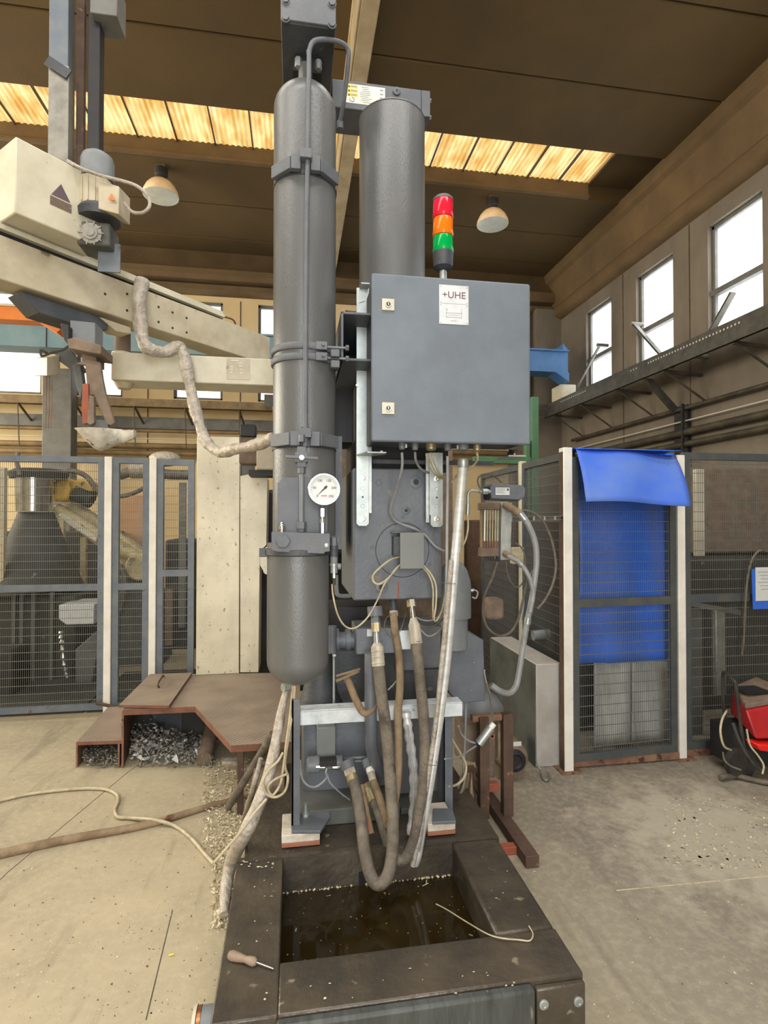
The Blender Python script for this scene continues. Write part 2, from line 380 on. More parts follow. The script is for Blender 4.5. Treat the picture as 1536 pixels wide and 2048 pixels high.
    def sphere(s, c, r, n=20, m=12, sq=(1, 1, 1), zmin=-1.0):
        prof = []
        c = Vector(c); vs = []; fs = []
        for k in range(m + 1):
            ph = -math.pi / 2 + math.pi * k / m
            for i in range(n):
                an = 2 * math.pi * i / n
                vs.append(c + Vector((math.cos(ph) * math.cos(an) * r * sq[0], math.cos(ph) * math.sin(an) * r * sq[1], max(math.sin(ph), zmin) * r * sq[2])))
        for k in range(m):
            for i in range(n):
                j = (i + 1) % n; fs.append((k * n + i, k * n + j, (k + 1) * n + j, (k + 1) * n + i))
        return s.add(vs, fs)
    def build(s, name, mat, parent=None, label=None, cat=None, group=None, kind=None, bevel=0, seg=2, angle=38, subsurf=0):
        if parent is not None:
            root = parent
            while root.parent: root = root.parent
            off = root.location.copy()
        else:
            lo = Vector((min(v.x for v in s.v), min(v.y for v in s.v), min(v.z for v in s.v)))
            hi = Vector((max(v.x for v in s.v), max(v.y for v in s.v), max(v.z for v in s.v)))
            off = Vector(((lo.x + hi.x) / 2, (lo.y + hi.y) / 2, lo.z))
        me = bpy.data.meshes.new(name); me.from_pydata([v - off for v in s.v], [], s.f)
        mats = mat if isinstance(mat, (list, tuple)) else [mat]
        for m in mats: me.materials.append(MATS[m])
        if len(mats) > 1: me.polygons.foreach_set('material_index', s.mi)
        bm = bmesh.new(); bm.from_mesh(me); bmesh.ops.recalc_face_normals(bm, faces=bm.faces); bm.to_mesh(me); bm.free()
        me.polygons.foreach_set('use_smooth', [True] * len(me.polygons)); me.set_sharp_from_angle(angle=R(angle)); me.update()
        o = bpy.data.objects.new(name, me); COL.objects.link(o)
        if parent is not None: o.parent = parent
        else: o.location = off
        tag(o, label, cat, group, kind)
        if bevel:
            b = o.modifiers.new('bevel', 'BEVEL'); b.width = bevel; b.segments = seg; b.limit_method = 'ANGLE'; b.angle_limit = R(40)
        if subsurf:
            b = o.modifiers.new('sub', 'SUBSURF'); b.levels = subsurf; b.render_levels = subsurf
        return o

def tag(o, label=None, cat=None, group=None, kind=None):
    if label: o['label'] = label
    if cat: o['category'] = cat
    if group: o['group'] = group
    if kind: o['kind'] = kind
    return o
def thing(name, label, cat, loc, group=None):
    o = bpy.data.objects.new(name, None); o.empty_display_size = .1; o.location = Vector(loc); COL.objects.link(o)
    return tag(o, label, cat, group)
def copy_tree(o, parent=None):
    c = o.copy(); COL.objects.link(c)
    if parent is not None: c.parent = parent
    for ch in [x for x in bpy.data.objects if x.parent == o]: copy_tree(ch, c)
    return c
def struct(mb, name, mat, **k): return mb.build(name, mat, kind='structure', **k)
def write(text, size, loc, ax, up, mat, parent, name='lettering', align='CENTER', depth=.0006):
    cu = bpy.data.curves.new('t', 'FONT'); cu.body = text; cu.size = size; cu.align_x = align; cu.align_y = 'CENTER'; cu.extrude = depth; cu.resolution_u = 3
    t = bpy.data.objects.new('t', cu); COL.objects.link(t)
    bpy.context.view_layer.update()
    me = bpy.data.meshes.new_from_object(t.evaluated_get(bpy.context.evaluated_depsgraph_get()))
    bpy.data.objects.remove(t); bpy.data.curves.remove(cu)
    ax = Vector(ax).normalized(); up = Vector(up).normalized(); nz = ax.cross(up)
    root = parent
    while root.parent: root = root.parent
    mt = Matrix((ax, up, nz)).transposed().to_4x4(); mt.translation = Vector(loc) - root.location
    me.transform(mt); me.materials.clear(); me.materials.append(MATS[mat])
    o = bpy.data.objects.new(name, me); COL.objects.link(o); o.parent = parent; return o
# ================================================================ THE HALL
YB = 10.05; XW = 5.0; ZC = 6.2
m = MB(); m.box(-9, 5.3, -3.5, 10.4, -.2, 0)
struct(m, 'floor', 'concrete_floor')
# joints cut in the floor
m = MB()
for a, b in ((onz(15, 1700 + 45, 0), onz(255, 1545, 0)), (onz(255, 1545, 0), onz(360, 1470, 0)),
             (onz(-200, 1960, 0), onz(15, 1745, 0)), (onz(292, 2040, 0), onz(345, 1820, 0)),
             ):
    m.bar(a, b, .0035, .0016)
struct(m, 'trim_1', 'debris_dark')
m = MB(); m.bar(onz(1233, 1781, 0), onz(1600, 1746, 0), .005, .0016); struct(m, 'trim_10', 'swarf_pale')
# ceiling slabs with seams, left open for the strip of translucent sheets
m = MB(); g = .012
ys = [-3.5, -2.56, -1.56, -.56, .44, 1.44, 2.44, 3.44, 4.44, 5.44, 6.44]
for a, b in zip(ys[:-1], ys[1:]): m.box(-9, XW + .3, a + g, b - g, ZC, ZC + .2)
ys = [7.43, 8.43, 9.43, 10.5]
for a, b in zip(ys[:-1], ys[1:]): m.box(-9, XW + .3, a + g, b - g, ZC, ZC + .2)
m.box(-9, XW + .3, -3.5, 6.42, ZC + .19, ZC + .25); m.box(-9, XW + .3, 7.44, 10.5, ZC + .19, ZC + .25)
m.box(4.23, XW + .3, 6.4, 7.5, ZC + .22, ZC + .3); m.box(-9, -4.4, 6.4, 7.5, ZC + .1, ZC + .3)
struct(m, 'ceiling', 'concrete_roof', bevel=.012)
m = MB(); m.box(-4.4, 4.23, 7.40, 7.44, ZC + .01, ZC + .24); m.box(-4.4, 4.23, 7.36, 7.43, ZC + .0, ZC + .035)
struct(m, 'trim_2', 'concrete_beam')
for i in range(18):
    x0 = -4.4 + i * .48; x1 = x0 + .472; m = MB(); vs = []; n = 48
    for k in range(n + 1):
        x = x0 + (x1 - x0) * k / n; z = .010 * math.sin((x) * 2 * math.pi / .076)
        vs += [(x, 6.40, ZC + .235 + z), (x, 7.46, ZC + .235 + z), (x, 6.40, ZC + .237 + z), (x, 7.46, ZC + .237 + z)]
    fs = []
    for k in range(n):
        a = 4 * k; fs += [(a, a + 4, a + 5, a + 1), (a + 2, a + 3, a + 7, a + 6)]
    m.add(vs, fs); struct(m, 'window_%d' % (20 + i), 'yellowed_sheet')
m = MB()
for i in range(19): m.box(-4.404 + i * .48, -4.396 + i * .48 + .004, 6.44, 7.43, ZC + .2, ZC + .245)
struct(m, 'trim_3', 'rust_dark')

def wall(name, mat, P, u0, u1, z0, z1, holes):
    """P(u, z, d) -> point; a wall of thickness .25 with rectangular holes"""
    m = MB()
    def blk(a, b, c, d):
        if b - a < 1e-4 or d - c < 1e-4: return
        m.hexa([P(a, c, 0), P(b, c, 0), P(b, c, .25), P(a, c, .25), P(a, d, 0), P(b, d, 0), P(b, d, .25), P(a, d, .25)])
    hz0, hz1 = holes[0][2], holes[0][3]
    blk(u0, u1, z0, hz0); blk(u0, u1, hz1, z1); c = u0
    for a, b, _, _ in sorted(holes): blk(c, a, hz0, hz1); c = b
    blk(c, u1, hz0, hz1)
    return struct(m, name, mat)
def win(i, P, a, b, z0, z1, bar, fm):
    m = MB(); t = .045
    def bb(q, r, s, e, d0, d1): m.hexa([P(q, s, d0), P(r, s, d0), P(r, s, d1), P(q, s, d1), P(q, e, d0), P(r, e, d0), P(r, e, d1), P(q, e, d1)])
    bb(a, a + t, z0, z1, .06, .14); bb(b - t, b, z0, z1, .06, .14); bb(a, b, z0, z0 + t, .06, .14); bb(a, b, z1 - t, z1, .06, .14)
    if bar: bb(a, b, bar - .035, bar + .035, .03, .15)
    f = struct(m, 'window_%d' % i, fm, bevel=.006)
    m = MB(); m.hexa([P(a, z0, .10), P(b, z0, .10), P(b, z0, .104), P(a, z0, .104), P(a, z1, .10), P(b, z1, .10), P(b, z1, .104), P(a, z1, .104)])
    m.build('pane', 'window_glass', f)
PR = lambda u, z, d: Vector((XW + d, u, z))
PBk = lambda u, z, d: Vector((u, YB + d, z))
hr = [(8.08, 8.85), (6.62, 7.43), (5.19, 5.99), (3.76, 4.56), (2.33, 3.13), (.9, 1.7)]
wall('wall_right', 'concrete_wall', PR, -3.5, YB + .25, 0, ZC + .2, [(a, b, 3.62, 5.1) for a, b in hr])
for i, (a, b) in enumerate(hr): win(1 + i, PR, a, b, 3.62, 5.1, 4.27, 'duct_grey')
hb = [(xat(p, YB), xat(q, YB)) for p, q in ((-215, -90), (-45, 80), (150, 243), (345, 444), (515, 612), (690, 790), (860, 955))]
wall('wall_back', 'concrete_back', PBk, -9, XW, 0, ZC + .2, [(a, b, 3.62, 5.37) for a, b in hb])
for i, (a, b) in enumerate(hb): win(8 + i, PBk, a, b, 3.62, 5.37, 0, 'duct_grey')
# seams and dirty joints between the wall panels
m = MB()
for a, b in zip(hr[1:], hr[:-1]): y = (a[1] + b[0]) / 2; m.box(XW - .006, XW + .001, y - .008, y + .008, 0, 5.3)
for a, b in zip(hb[:-1], hb[1:]): x = (a[1] + b[0]) / 2; m.box(x - .008, x + .008, YB - .006, YB + .001, 0, 5.4)
struct(m, 'trim_4', 'rust_dark')
m = MB()
m.box(-9.25, -9, -3.5, 3.0, 0, ZC + .2); m.box(-9.25, -9, 3.0, 10, 5.6, ZC + .2); m.box(-9.25, -9, 3.0, 10, 0, 2.6)  # unseen high opening, shaped for the warm left fill
struct(m, 'wall_left', 'concrete_back')
m = MB(); m.box(-9, -1.3, -3.75, -3.5, 0, ZC + .2); m.box(.9, 5.2, -3.75, -3.5, 0, ZC + .2); m.box(-1.3, .9, -3.75, -3.5, 4.7, ZC + .2)  # unseen wall behind the camera, added to cut frontal light
struct(m, 'added_wall_behind_camera', 'concrete_back')
# eaves beam along the right wall
prof = [(4.74, ZC + .02), (4.74, 6.03), (4.80, 5.985), (4.90, 5.56), (4.885, 5.55), (4.87, 5.52), (4.87, 5.38), (4.90, 5.345), (5.01, 5.31), (5.01, ZC + .02)]
m = MB(); m.prism([(x, -3.4, z) for x, z in prof], (0, YB + 3.3, 0)); struct(m, 'trim_5', 'concrete_beam')
m = MB(); m.box(4.875, 4.884, -3.4, YB, 5.515, 5.545); struct(m, 'trim_11', 'rust_dark')
# beams along the back wall
m = MB()
def zb2(py): return zat(py, YB - .3, 300)
m.prism([(-9, YB - .28, zb2(527)), (-9, YB - .34, zb2(531)), (-9, YB - .34, zb2(543)), (-9, YB - .28, zb2(550)), (-9, YB + .01, zb2(552)), (-9, YB + .01, ZC + .02), (-9, YB - .1, ZC + .02)], (13.9, 0, 0))
m.prism([(-9, YB - .14, zb2(553)), (-9, YB - .2, zb2(556)), (-9, YB - .2, zb2(566)), (-9, YB - .14, zb2(571)), (-9, YB + .01, zb2(571)), (-9, YB + .01, zb2(553))], (13.9, 0, 0))
struct(m, 'trim_6', 'concrete_beam')
# steel roof beam running into the hall
m = MB(); m.box(.54, .70, -3.4, YB, 5.86, 5.9); m.box(.61, .635, -3.4, YB, 5.9, 6.2); m.box(.50, .72, -3.4, YB, 6.16, 6.21)
m.box(.515, .54, -3.4, YB, 5.86, 6.2)
struct(m, 'trim_7', 'beam_pale', bevel=.01)
# brown wall pier in the corner
m = MB(); m.box(4.5, 5.0, YB - .3, YB, 0, 5.5); m.box(4.05, 4.3, YB - .2, YB, 0, 5.5)
struct(m, 'trim_8', 'concrete_wall')

# ---------------------------------------------------------------- high bay lamps
def lamp(px, py, label):
    c = onz(px, py - 5, 5.90); t = thing('pendant_lamp', label, 'lamp', (c.x, c.y, 5.8), 'bell lamps under the roof')
    Z = 5.80
    prof = [(0, .225), (.015, .228), (.05, .222), (.12, .19), (.18, .14), (.215, .085), (.22, .075)]
    m = MB(); m.lathe((c.x, c.y, Z), (0, 0, 1), prof, 40); m.build('lamp_shade', 'bell_enamel', t)
    m = MB(); m.lathe((c.x, c.y, Z - .006), (0, 0, 1), [(0, .2), (.004, .222), (.008, .222)], 40); m.build('diffuser', 'bell_glass', t)
    m = MB(); m.lathe((c.x, c.y, Z + .22), (0, 0, 1), [(0, .07), (.05, .075), (.06, .085), (.15, .085), (.16, .06), (.17, .03)], 28); m.build('lamp_housing', 'black_rubber', t)
    m = MB(); m.cyl((c.x, c.y, Z + .37), (c.x, c.y, ZC), .02); m.build('hanger_rod', 'pipe_dark', t)
    m = MB(); m.box(c.x - .06, c.x + .06, c.y - .06, c.y + .06, ZC - .03, ZC); m.build('ceiling_plate', 'pipe_tan', t)
lamp(322, 383, 'bell-shaped cream ceiling lamp on the left, between translucent strip and back windows')
lamp(985, 441, 'bell-shaped cream ceiling lamp on the right, beside the signal tower')

# ---------------------------------------------------------------- cable tray and pipes on the right wall
t = thing('cable_tray', 'perforated grey cable tray running along the right wall under the windows', 'cable tray', (4.6, 5, 3.3))
m = MB(); m.box(4.45, 4.83, -1, 9.3, 3.50, 3.505); m.box(4.44, 4.447, -1, 9.3, 3.33, 3.56); m.box(4.83, 4.836, -1, 9.3, 3.50, 3.56)
m.box(4.44, 4.47, -1, 9.3, 3.33, 3.337); m.box(-.5, 4.84, 9.2, 9.45, 3.50, 3.507); m.box(-.5, 4.44, 9.19, 9.2, 3.36, 3.56)
m.build('tray_channel', 'tray_metal', t)
for y in [4.9 + .05 * k for k in range(30)] + [6.6, 6.66, 6.72] + [7.9 + .06 * k for k in range(14)]:
    m = MB(); m.cyl((4.446, y, 3.50), (4.439, y, 3.50), .012, n=8); m.build('slot', 'pipe_white', t)
for y in (5.0, 6.1, 7.1, 8.1, 9.0, 3.6):
    m = MB(); m.bar((4.46, y, 3.33), (4.99, y, 3.30), .035, .035); m.bar((4.47, y - .02, 3.32), (4.96, y - .10, 2.96), .02, .02); m.build('bracket', 'pipe_dark', t)
m = MB(); m.prism([(4.46, 6.45, 3.33), (4.56, 6.45, 3.33), (4.98, 6.45, 2.92), (4.86, 6.45, 2.92)], (0, .05, 0)); m.build('gusset', 'tray_metal', t)
def wpipe(z, r, mat, label, x=4.92, y1=9.5, name='pipe', blen=True):
    m = MB(); pts = [(x, -1, z), (x, 3, z), (x, 6, z), (x, y1 - .3, z)]
    m.tube(pts, r, n=12, smooth=False)
    m.build(name, mat, None, label, 'pipe')
wpipe(2.93, .028, 'pipe_dark', 'thin dark pipe on the right wall, topmost of the wall pipes')
wpipe(2.765, .011, 'pipe_white', 'thin pale pipe on the right wall, just below the topmost dark pipe')
wpipe(2.62, .05, 'pipe_dark', 'thick dark pipe on the right wall above the lowest wall pipe')
wpipe(2.47, .04, 'pipe_dark', 'lowest dark pipe on the right wall, just above the mesh fence')
t = thing('pipe_bracket', 'black steel bracket holding the pipes to the right wall', 'bracket', (4.93, 6.3, 2.3))
m = MB(); m.box(4.95, 5.0, 6.3, 6.55, 2.3, 2.98); m.build('back_plate', 'near_black', t)
m = MB(); m.bar((4.88, 6.3, 2.98), (4.88, 6.3, 2.4), .03, .03); m.build('clamp', 'near_black', t)
# levers of the window openers
for n_, (a, b, wd, lab) in enumerate((((1395, 712), (1466, 585), .07, 'dusty flat lever leaning across the nearest right-hand window'),
                               ((1268, 648), (1345, 735), .06, 'dusty flat lever sloping down across the middle right-hand window'),
                               ((1200, 690), (1138, 805), .035, 'thin dusty lever across the farthest right-hand window'))):
    p = onx(*a, 4.86); q = onx(*b, 4.86); t = thing('window_lever', lab, 'lever', (4.86, (p.y + q.y) / 2, min(p.z, q.z)))
    m = MB(); m.bar(p, q, .03, wd, up=(1, 0, 0)); m.bar(p, q, wd, .012, up=(0, 0, 1)); m.build('lever_arm', 'galv_bracket', t)
    m = MB(); m.cyl(p - Vector((.05, 0, 0)), p + Vector((.14, 0, 0)), .03, n=12); m.build('pivot', 'galv_bracket', t)
# small white box in the corner
a = at(1122, 768, 8.75); b = at(1152, 806, 8.75)
m = MB(); m.box(a.x, b.x, 8.75, 9.1, b.z, a.z); m.build('junction_box', 'cream_light', None, 'small pale box on the corner below the end of the blue crane beam', 'box', bevel=.01)

# ---------------------------------------------------------------- pipes and tray along the back wall
def bp(py, r, mat, label, Y=YB - .18, px=100, x0=-9, x1=4.6, name='pipe'):
    z = zat(py, Y, px); m = MB(); m.tube([(x0, Y, z), (0, Y, z), (x1, Y, z)], r, n=12, smooth=False); m.build(name, mat, None, label, 'pipe')
bp(857, .03, 'pipe_tan', 'brown pipe along the back wall, topmost of the wall pipes')
bp(873, .011, 'pipe_white', 'thin pale pipe along the back wall below the topmost brown one')
bp(888, .05, 'pipe_tan', 'thick brown pipe along the back wall above the lowest one')
bp(903, .045, 'pipe_tan', 'lowest brown pipe along the back wall just over the fence top')
t = thing('cable_tray', 'tan cable tray along the back wall under the windows', 'cable tray', (-3, YB - .2, 3.3))
z0 = zat(806, YB - .3, 200); m = MB(); m.box(-9, -.4, YB - .42, YB - .02, z0 - .01, z0); m.box(-9, -.4, YB - .43, YB - .42, z0 - .06, z0 + .07)
m.build('tray_channel', 'pipe_tan', t)
for px in (35, 150, 268, 370, 478):
    x = xat(px, YB - .4, 830); m = MB(); m.bar((x, YB - .4, z0 - .05), (x + .08, YB - .02, z0 - .33), .025, .025); m.bar((x, YB - .4, z0 - .05), (x + .02, YB - .38, z0 - .75), .014, .014); m.build('bracket', 'pipe_dark', t)
m = MB(); a = zat(832, YB - .05, 200); b = zat(855, YB - .05, 200); m.box(-9, 4.4, YB - .08, YB, b, a)
struct(m, 'trim_9', 'duct_grey')
a = at(85, 735, YB - .7); b = at(142, 900, YB - .7)
m = MB(); m.box(a.x, b.x, YB - .7, YB - .45, 0, a.z); m.build('support_column', 'duct_grey', None, 'grey steel column at the back wall behind the ladle gripper', 'column', bevel=.01)
# ---------------------------------------------------------------- overhead crane
t = thing('overhead_crane', 'blue-painted overhead crane girder crossing the hall near the back wall', 'crane', (0, 8.6, 4.0))
z1 = zat(644, 8.6, 0); z0 = zat(690, 8.6, 0); xr = xat(1136, 8.6, 720)
m = MB(); m.box(-9, .15, 8.6, 8.95, z0, z1); m.box(-9, .15, 8.55, 9.0, z1 - .01, z1 + .015); m.build('girder', 'blue_grey', t)
m = MB(); m.box(.15, xr, 8.6, 8.95, z0 - .02, z1); m.box(.15, xr, 8.55, 9.0, z1 - .01, z1 + .015); m.build('girder', 'blue_paint', t, label='bright blue end of the girder')
for tri in ([(xr - .22, 8.6, z0 - .02), (xr + .02, 8.6, z0 - .02), (xr + .02, 8.6, z0 - .18)], [(xr - .10, 8.6, z1), (xr + .02, 8.6, z1), (xr - .08, 8.6, z1 + .14)], [(xr - 1.3, 8.6, z1), (xr - .98, 8.6, z1), (xr - 1.3, 8.6, z1 + .4)]):
    m = MB(); m.prism(tri, (0, .3, 0)); m.build('end_bracket', 'blue_paint', t)
for px in (93, 250, 420): x = xat(px, 8.6, 660); m = MB(); m.box(x - .006, x + .006, 8.594, 8.6, z0, z1); m.build('joint', 'near_black', t)
t = thing('orange_hoist_beam', 'orange hoist beam above the blue crane girder at the left edge', 'beam', (-4.5, 7.6, 4.0))
a = at(0, 612, 7.6); b = at(80, 642, 7.6); m = MB(); m.box(a.x - 2.5, b.x, 7.6, 7.8, b.z, a.z); m.build('beam', 'orange_paint', t)
m = MB(); m.prism([at(80, 612, 7.6), at(125, 655, 7.6), at(113, 665, 7.6), at(75, 642, 7.6)], (0, .2, 0)); m.build('gusset', 'orange_paint', t)
m = MB(); m.box(a.x - 2.5, b.x, 7.58, 7.82, a.z, a.z + .03); m.build('top_flange', 'cream_light', t)
# ================================================================ THE PRESS: columns, body, cabinet
def V(x, y, z): return Vector((x, y, z))
def bolt(name, c, axis, r, h, mat, parent, washer=0):
    c = Vector(c); axis = Vector(axis).normalized(); m = MB()
    if washer: m.cyl(c, c + axis * (h * .25), washer, n=20)
    m.cyl(c, c + axis * h, r, n=6); return m.build(name, mat, parent, bevel=.0006)
def socket(name, c, r, mat, parent):   # socket-head screw seen from the front
    c = Vector(c); m = MB(); m.mat(0).lathe(c, (0, -1, 0), [(0, r), (.004, r), (.005, r * .92), (.005, r * .5), (.001, r * .48), (.001, 0.0001)], 20)
    return m.build(name, mat, parent)

# ---- machine frame (body block, base frame, arm on top)
fr = thing('hydraulic_press', 'dark grey hydraulic press behind the oil tank, with bolted square body block', 'machine', (.3, 2.5, .25))
YF = 2.25
a = at(707, 936, YF); b = at(885, 1197, YF)
BX0, BX1, BZ1, BZ0 = a.x, b.x, a.z, b.z
m = MB(); m.box(BX0, BX1, YF, 2.83, BZ0, BZ1); m.build('body_block', 'machine_paint', fr, bevel=.006)
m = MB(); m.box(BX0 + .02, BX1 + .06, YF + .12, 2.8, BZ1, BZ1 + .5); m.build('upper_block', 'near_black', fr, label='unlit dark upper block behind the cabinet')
for px, py, r in ((763, 1174, .026), (832, 964, .028), (812, 1021, .017), (758, 965, .013), (806, 1034, .007), (745, 1095, .008), (845, 1152, .012), (860, 1128, .007)):
    socket('socket_bolt', at(px, py, YF), r, 'machine_paint', fr)
    if r > .015:
        m = MB(); c = at(px, py, YF); m.cyl(c - V(0, .0012, 0), c - V(0, .0002, 0), r * .42, n=12); m.build('bolt_recess', 'near_black', fr)
# round flange engraved in the block
c = at(805, 1100, YF)
m = MB(); r = .113; m.tube([c + V(r * math.cos(R(q)), 0, r * math.sin(R(q))) for q in range(0, 361, 6)], .0014, n=6, smooth=False); m.build('round_flange', 'near_black', fr)
m = MB(); m.bar(at(797, 1163, YF - .001), at(797, 1196, YF - .001), .006, .001); m.build('rust_streak', 'primer_red', fr)
# little cover box on the flange, open at its left side
m = MB(); a = at(800, 1064, YF - .07); b = at(848, 1137, YF - .07)
m.box(a.x, b.x, YF - .072, YF - .068, b.z, a.z); m.box(a.x - .03, b.x, YF - .072, YF, a.z - .003, a.z); m.box(b.x - .003, b.x, YF - .07, YF, b.z, a.z)
m.box(a.x, b.x, YF - .07, YF, b.z, b.z + .003)
m.build('sensor_cover', 'cover_grey', fr, label='small grey sheet cover on the round flange', bevel=.001)
m = MB(); a2 = at(785, 1068, YF - .02); b2 = at(800, 1110, YF - .02); m.box(a2.x, b2.x + .05, YF - .05, YF, b2.z, a2.z - .01); m.build('sensor_body', 'dark_paint', fr)
# lower structure under the block
def pbox(name, x0, y0, x1, y1, Y, depth, mat, parent=fr, bevel=.003, label=None):
    a = at(x0, y0, Y); b = at(x1, y1, Y); m = MB(); m.box(a.x, b.x, Y, Y + depth, b.z, a.z); return m.build(name, mat, parent, bevel=bevel, label=label)
pbox('manifold_block', 713, 1258, 793, 1306, 2.27, .2, 'machine_paint')
pbox('manifold_block', 792, 1255, 882, 1338, 2.45, .25, 'machine_paint')
pbox('pump_body', 612, 1305, 865, 1412, 2.5, .35, 'dark_paint')
pbox('pump_body', 640, 1215, 760, 1310, 2.6, .25, 'near_black')
pbox('motor_plinth', 606, 1452, 882, 1594, 2.45, .35, 'machine_paint')
pbox('base_plate', 600, 1624, 800, 1638, 2.28, .5, 'furnace_grey', label='dusty base plate')
pbox('base_plate', 802, 1618, 890, 1631, 2.32, .4, 'furnace_grey')
pbox('aluminium_plate', 777, 1262, 822, 1299, 2.28, .006, 'rail_white', label='bright metal plate')
pbox('aluminium_plate', 734, 1259, 745, 1273, 2.268, .003, 'rail_white', label='small bright metal plate')
pbox('terminal_box', 635, 1456, 671, 1513, 2.36, .09, 'cover_grey', label='small grey-green terminal box')
pbox('side_panel', 845, 1340, 885, 1400, 2.42, .04, 'dark_paint')
m = MB(); a = at(672, 1250, 2.38); m.cyl(at(660, 1280, 2.38), at(714, 1280, 2.38), .035, n=20); m.lathe(at(668, 1280, 2.38), (1, 0, 0), [(0, .048), (.02, .048), (.02, .03), (.05, .03), (.05, .045), (.07, .045)], 24); m.build('check_valve', 'machine_paint', fr)
m = MB(); m.cyl(at(664, 1252, 2.33), at(664, 1305, 2.33), .02, n=16); m.build('elbow_fitting', 'machine_paint', fr)
m = MB(); m.cyl(at(668, 1306, 2.33), at(668, 1440, 2.33), .005, n=8); m.build('drain_pipe', 'zinc_dull', fr)
m = MB(); m.cyl(at(669, 1308, 2.33), at(669, 1312, 2.33), .009, n=6); m.build('drain_nut', 'zinc', fr)
m = MB(); m.tube([at(741, 1306, 2.195), at(741, 1380, 2.195), at(742, 1460, 2.195), at(744, 1500, 2.22), at(760, 1545, 2.34)], .0245, n=20); m.build('suction_pipe', 'machine_paint', fr)
m = MB(); m.tube([at(760, 1500, 2.36), at(756, 1512, 2.36), at(700, 1516, 2.36), at(672, 1522, 2.38)], .0055, n=8); m.tube([at(745, 1495, 2.37), at(745, 1510, 2.36), at(735, 1520, 2.36), at(700, 1523, 2.36)], .005, n=8); m.build('pressure_line', 'motor_grey', fr)
# small motor lying in front of the plinth
m = MB(); m.lathe(at(613, 1530, 2.34), (1, 0, 0), [(0, .02), (.006, .032), (.05, .034), (.06, .026), (.12, .024), (.125, .03), (.15, .03), (.155, .015)], 24); m.build('pilot_valve', 'motor_grey', fr)
for px, py in ((641, 1534), (674, 1535)):
    m = MB(); m.cyl(at(px - 9, py, 2.30), at(px + 9, py, 2.30), .008, n=6); m.build('bright_fitting', 'chrome', fr)
m = MB(); m.box(xat(641, 2.29), xat(674, 2.29), 2.29, 2.33, zat(1530, 2.29), zat(1519, 2.29)); m.build('valve_body', 'near_black', fr)
for path, r in (([(601, 1520, 2.33), (603, 1550, 2.3), (612, 1568, 2.28), (630, 1574, 2.28), (648, 1562, 2.29), (656, 1548, 2.3)], .0045), ([(655, 1550, 2.29), (660, 1565, 2.28), (680, 1585, 2.28), (700, 1600, 2.29)], .003), ([(654, 1536, 2.29), (652, 1545, 2.285), (655, 1556, 2.29)], .004)):
    m = MB(); m.tube([at(*p) for p in path], r, n=8); m.build('thin_cable', 'cable_grey', fr)
# bracket under the block's left side
m = MB(); m.tube([at(672, 1150, 2.2), at(673, 1180, 2.2), at(678, 1191, 2.2), at(700, 1192, 2.24)], .009, n=8); m.build('hose_guard', 'motor_grey', fr)
# bell-shaped coupling on the left of the lower body
m = MB(); m.lathe(at(640, 1350, 2.5), (0, 0, 1), [(-.14, .10), (-.12, .10), (-.08, .08), (.02, .06), (.10, .055)], 28); m.build('coupling_bell', 'dark_paint', fr)
# legs
for (x0, x1, Yl, ptop, plow) in ((583, 600, 2.19, 1400, 1664), (886, 906, 2.30, 1400, 1648)):
    a = at(x0, ptop, Yl); b = at(x1, plow, Yl); m = MB(); m.box(a.x, b.x, Yl, Yl + .012, b.z, a.z); m.box(a.x, a.x + .010, Yl, Yl + .09, b.z, a.z)
    m.build('leg', 'machine_paint', fr, bevel=.002)
m = MB(); z = .297; P0 = [(583, 1668), (641, 1668), (660, 1640), (658, 1612), (583, 1612)]
m.prism([onz(px, py, z) for px, py in P0], (0, 0, .012)); m.build('foot_plate', 'machine_paint', fr, bevel=.002)
P0 = [(865, 1650), (912, 1648), (905, 1622), (866, 1622)]; m = MB(); m.prism([onz(px, py, .297) for px, py in P0], (0, 0, .012)); m.build('foot_plate', 'machine_paint', fr, bevel=.002)
m = MB(); m.bar(at(903, 1640, 2.28), at(886, 1560, 2.4), .012, .008); m.build('brace', 'machine_paint', fr)
c = onz(611, 1632, .309); m = MB(); m.cyl(c, c + V(0, 0, .05), .008, n=14); m.build('anchor_stud', 'zinc', fr)
m = MB(); m.cyl(c, c + V(0, 0, .012), .015, n=6); m.build('stud_nut', 'zinc', fr)
# white angle rail
a = at(583, 1428, 2.23); b = at(925, 1405, 2.23)
m = MB(); zt = zat(1423, 2.23, 600); m.box(a.x, b.x, 2.23, 2.236, zt - .056, zt); m.box(a.x, b.x, 2.23, 2.30, zt - .004, zt + .002); m.build('front_rail', 'rail_white', fr, bevel=.0015, label='white angle rail across the legs')
# leg pads: things of their own under the feet
for (x0, x1, yb, lab, k) in ((563, 640, 1697, 'white-topped wooden pad under the left foot of the press', 0), (856, 912, 1673, 'white-topped wooden pad under the right foot of the press', 1)):
    a = onz(x0, yb, .25); b = onz(x1, yb - (6 if k == 0 else 4), .25); t = thing('foot_pad', lab, 'pad', ((a.x + b.x) / 2, a.y, .25), 'pads under the press feet')
    m = MB(); m.box(a.x, b.x, a.y, a.y + .16, .25, .266); m.build('wood_board', 'pad_wood', t, bevel=.002)
    m = MB(); m.box(a.x, b.x, a.y + .001, a.y + .16, .266, .297); m.build('white_block', 'pad_white', t, bevel=.003)

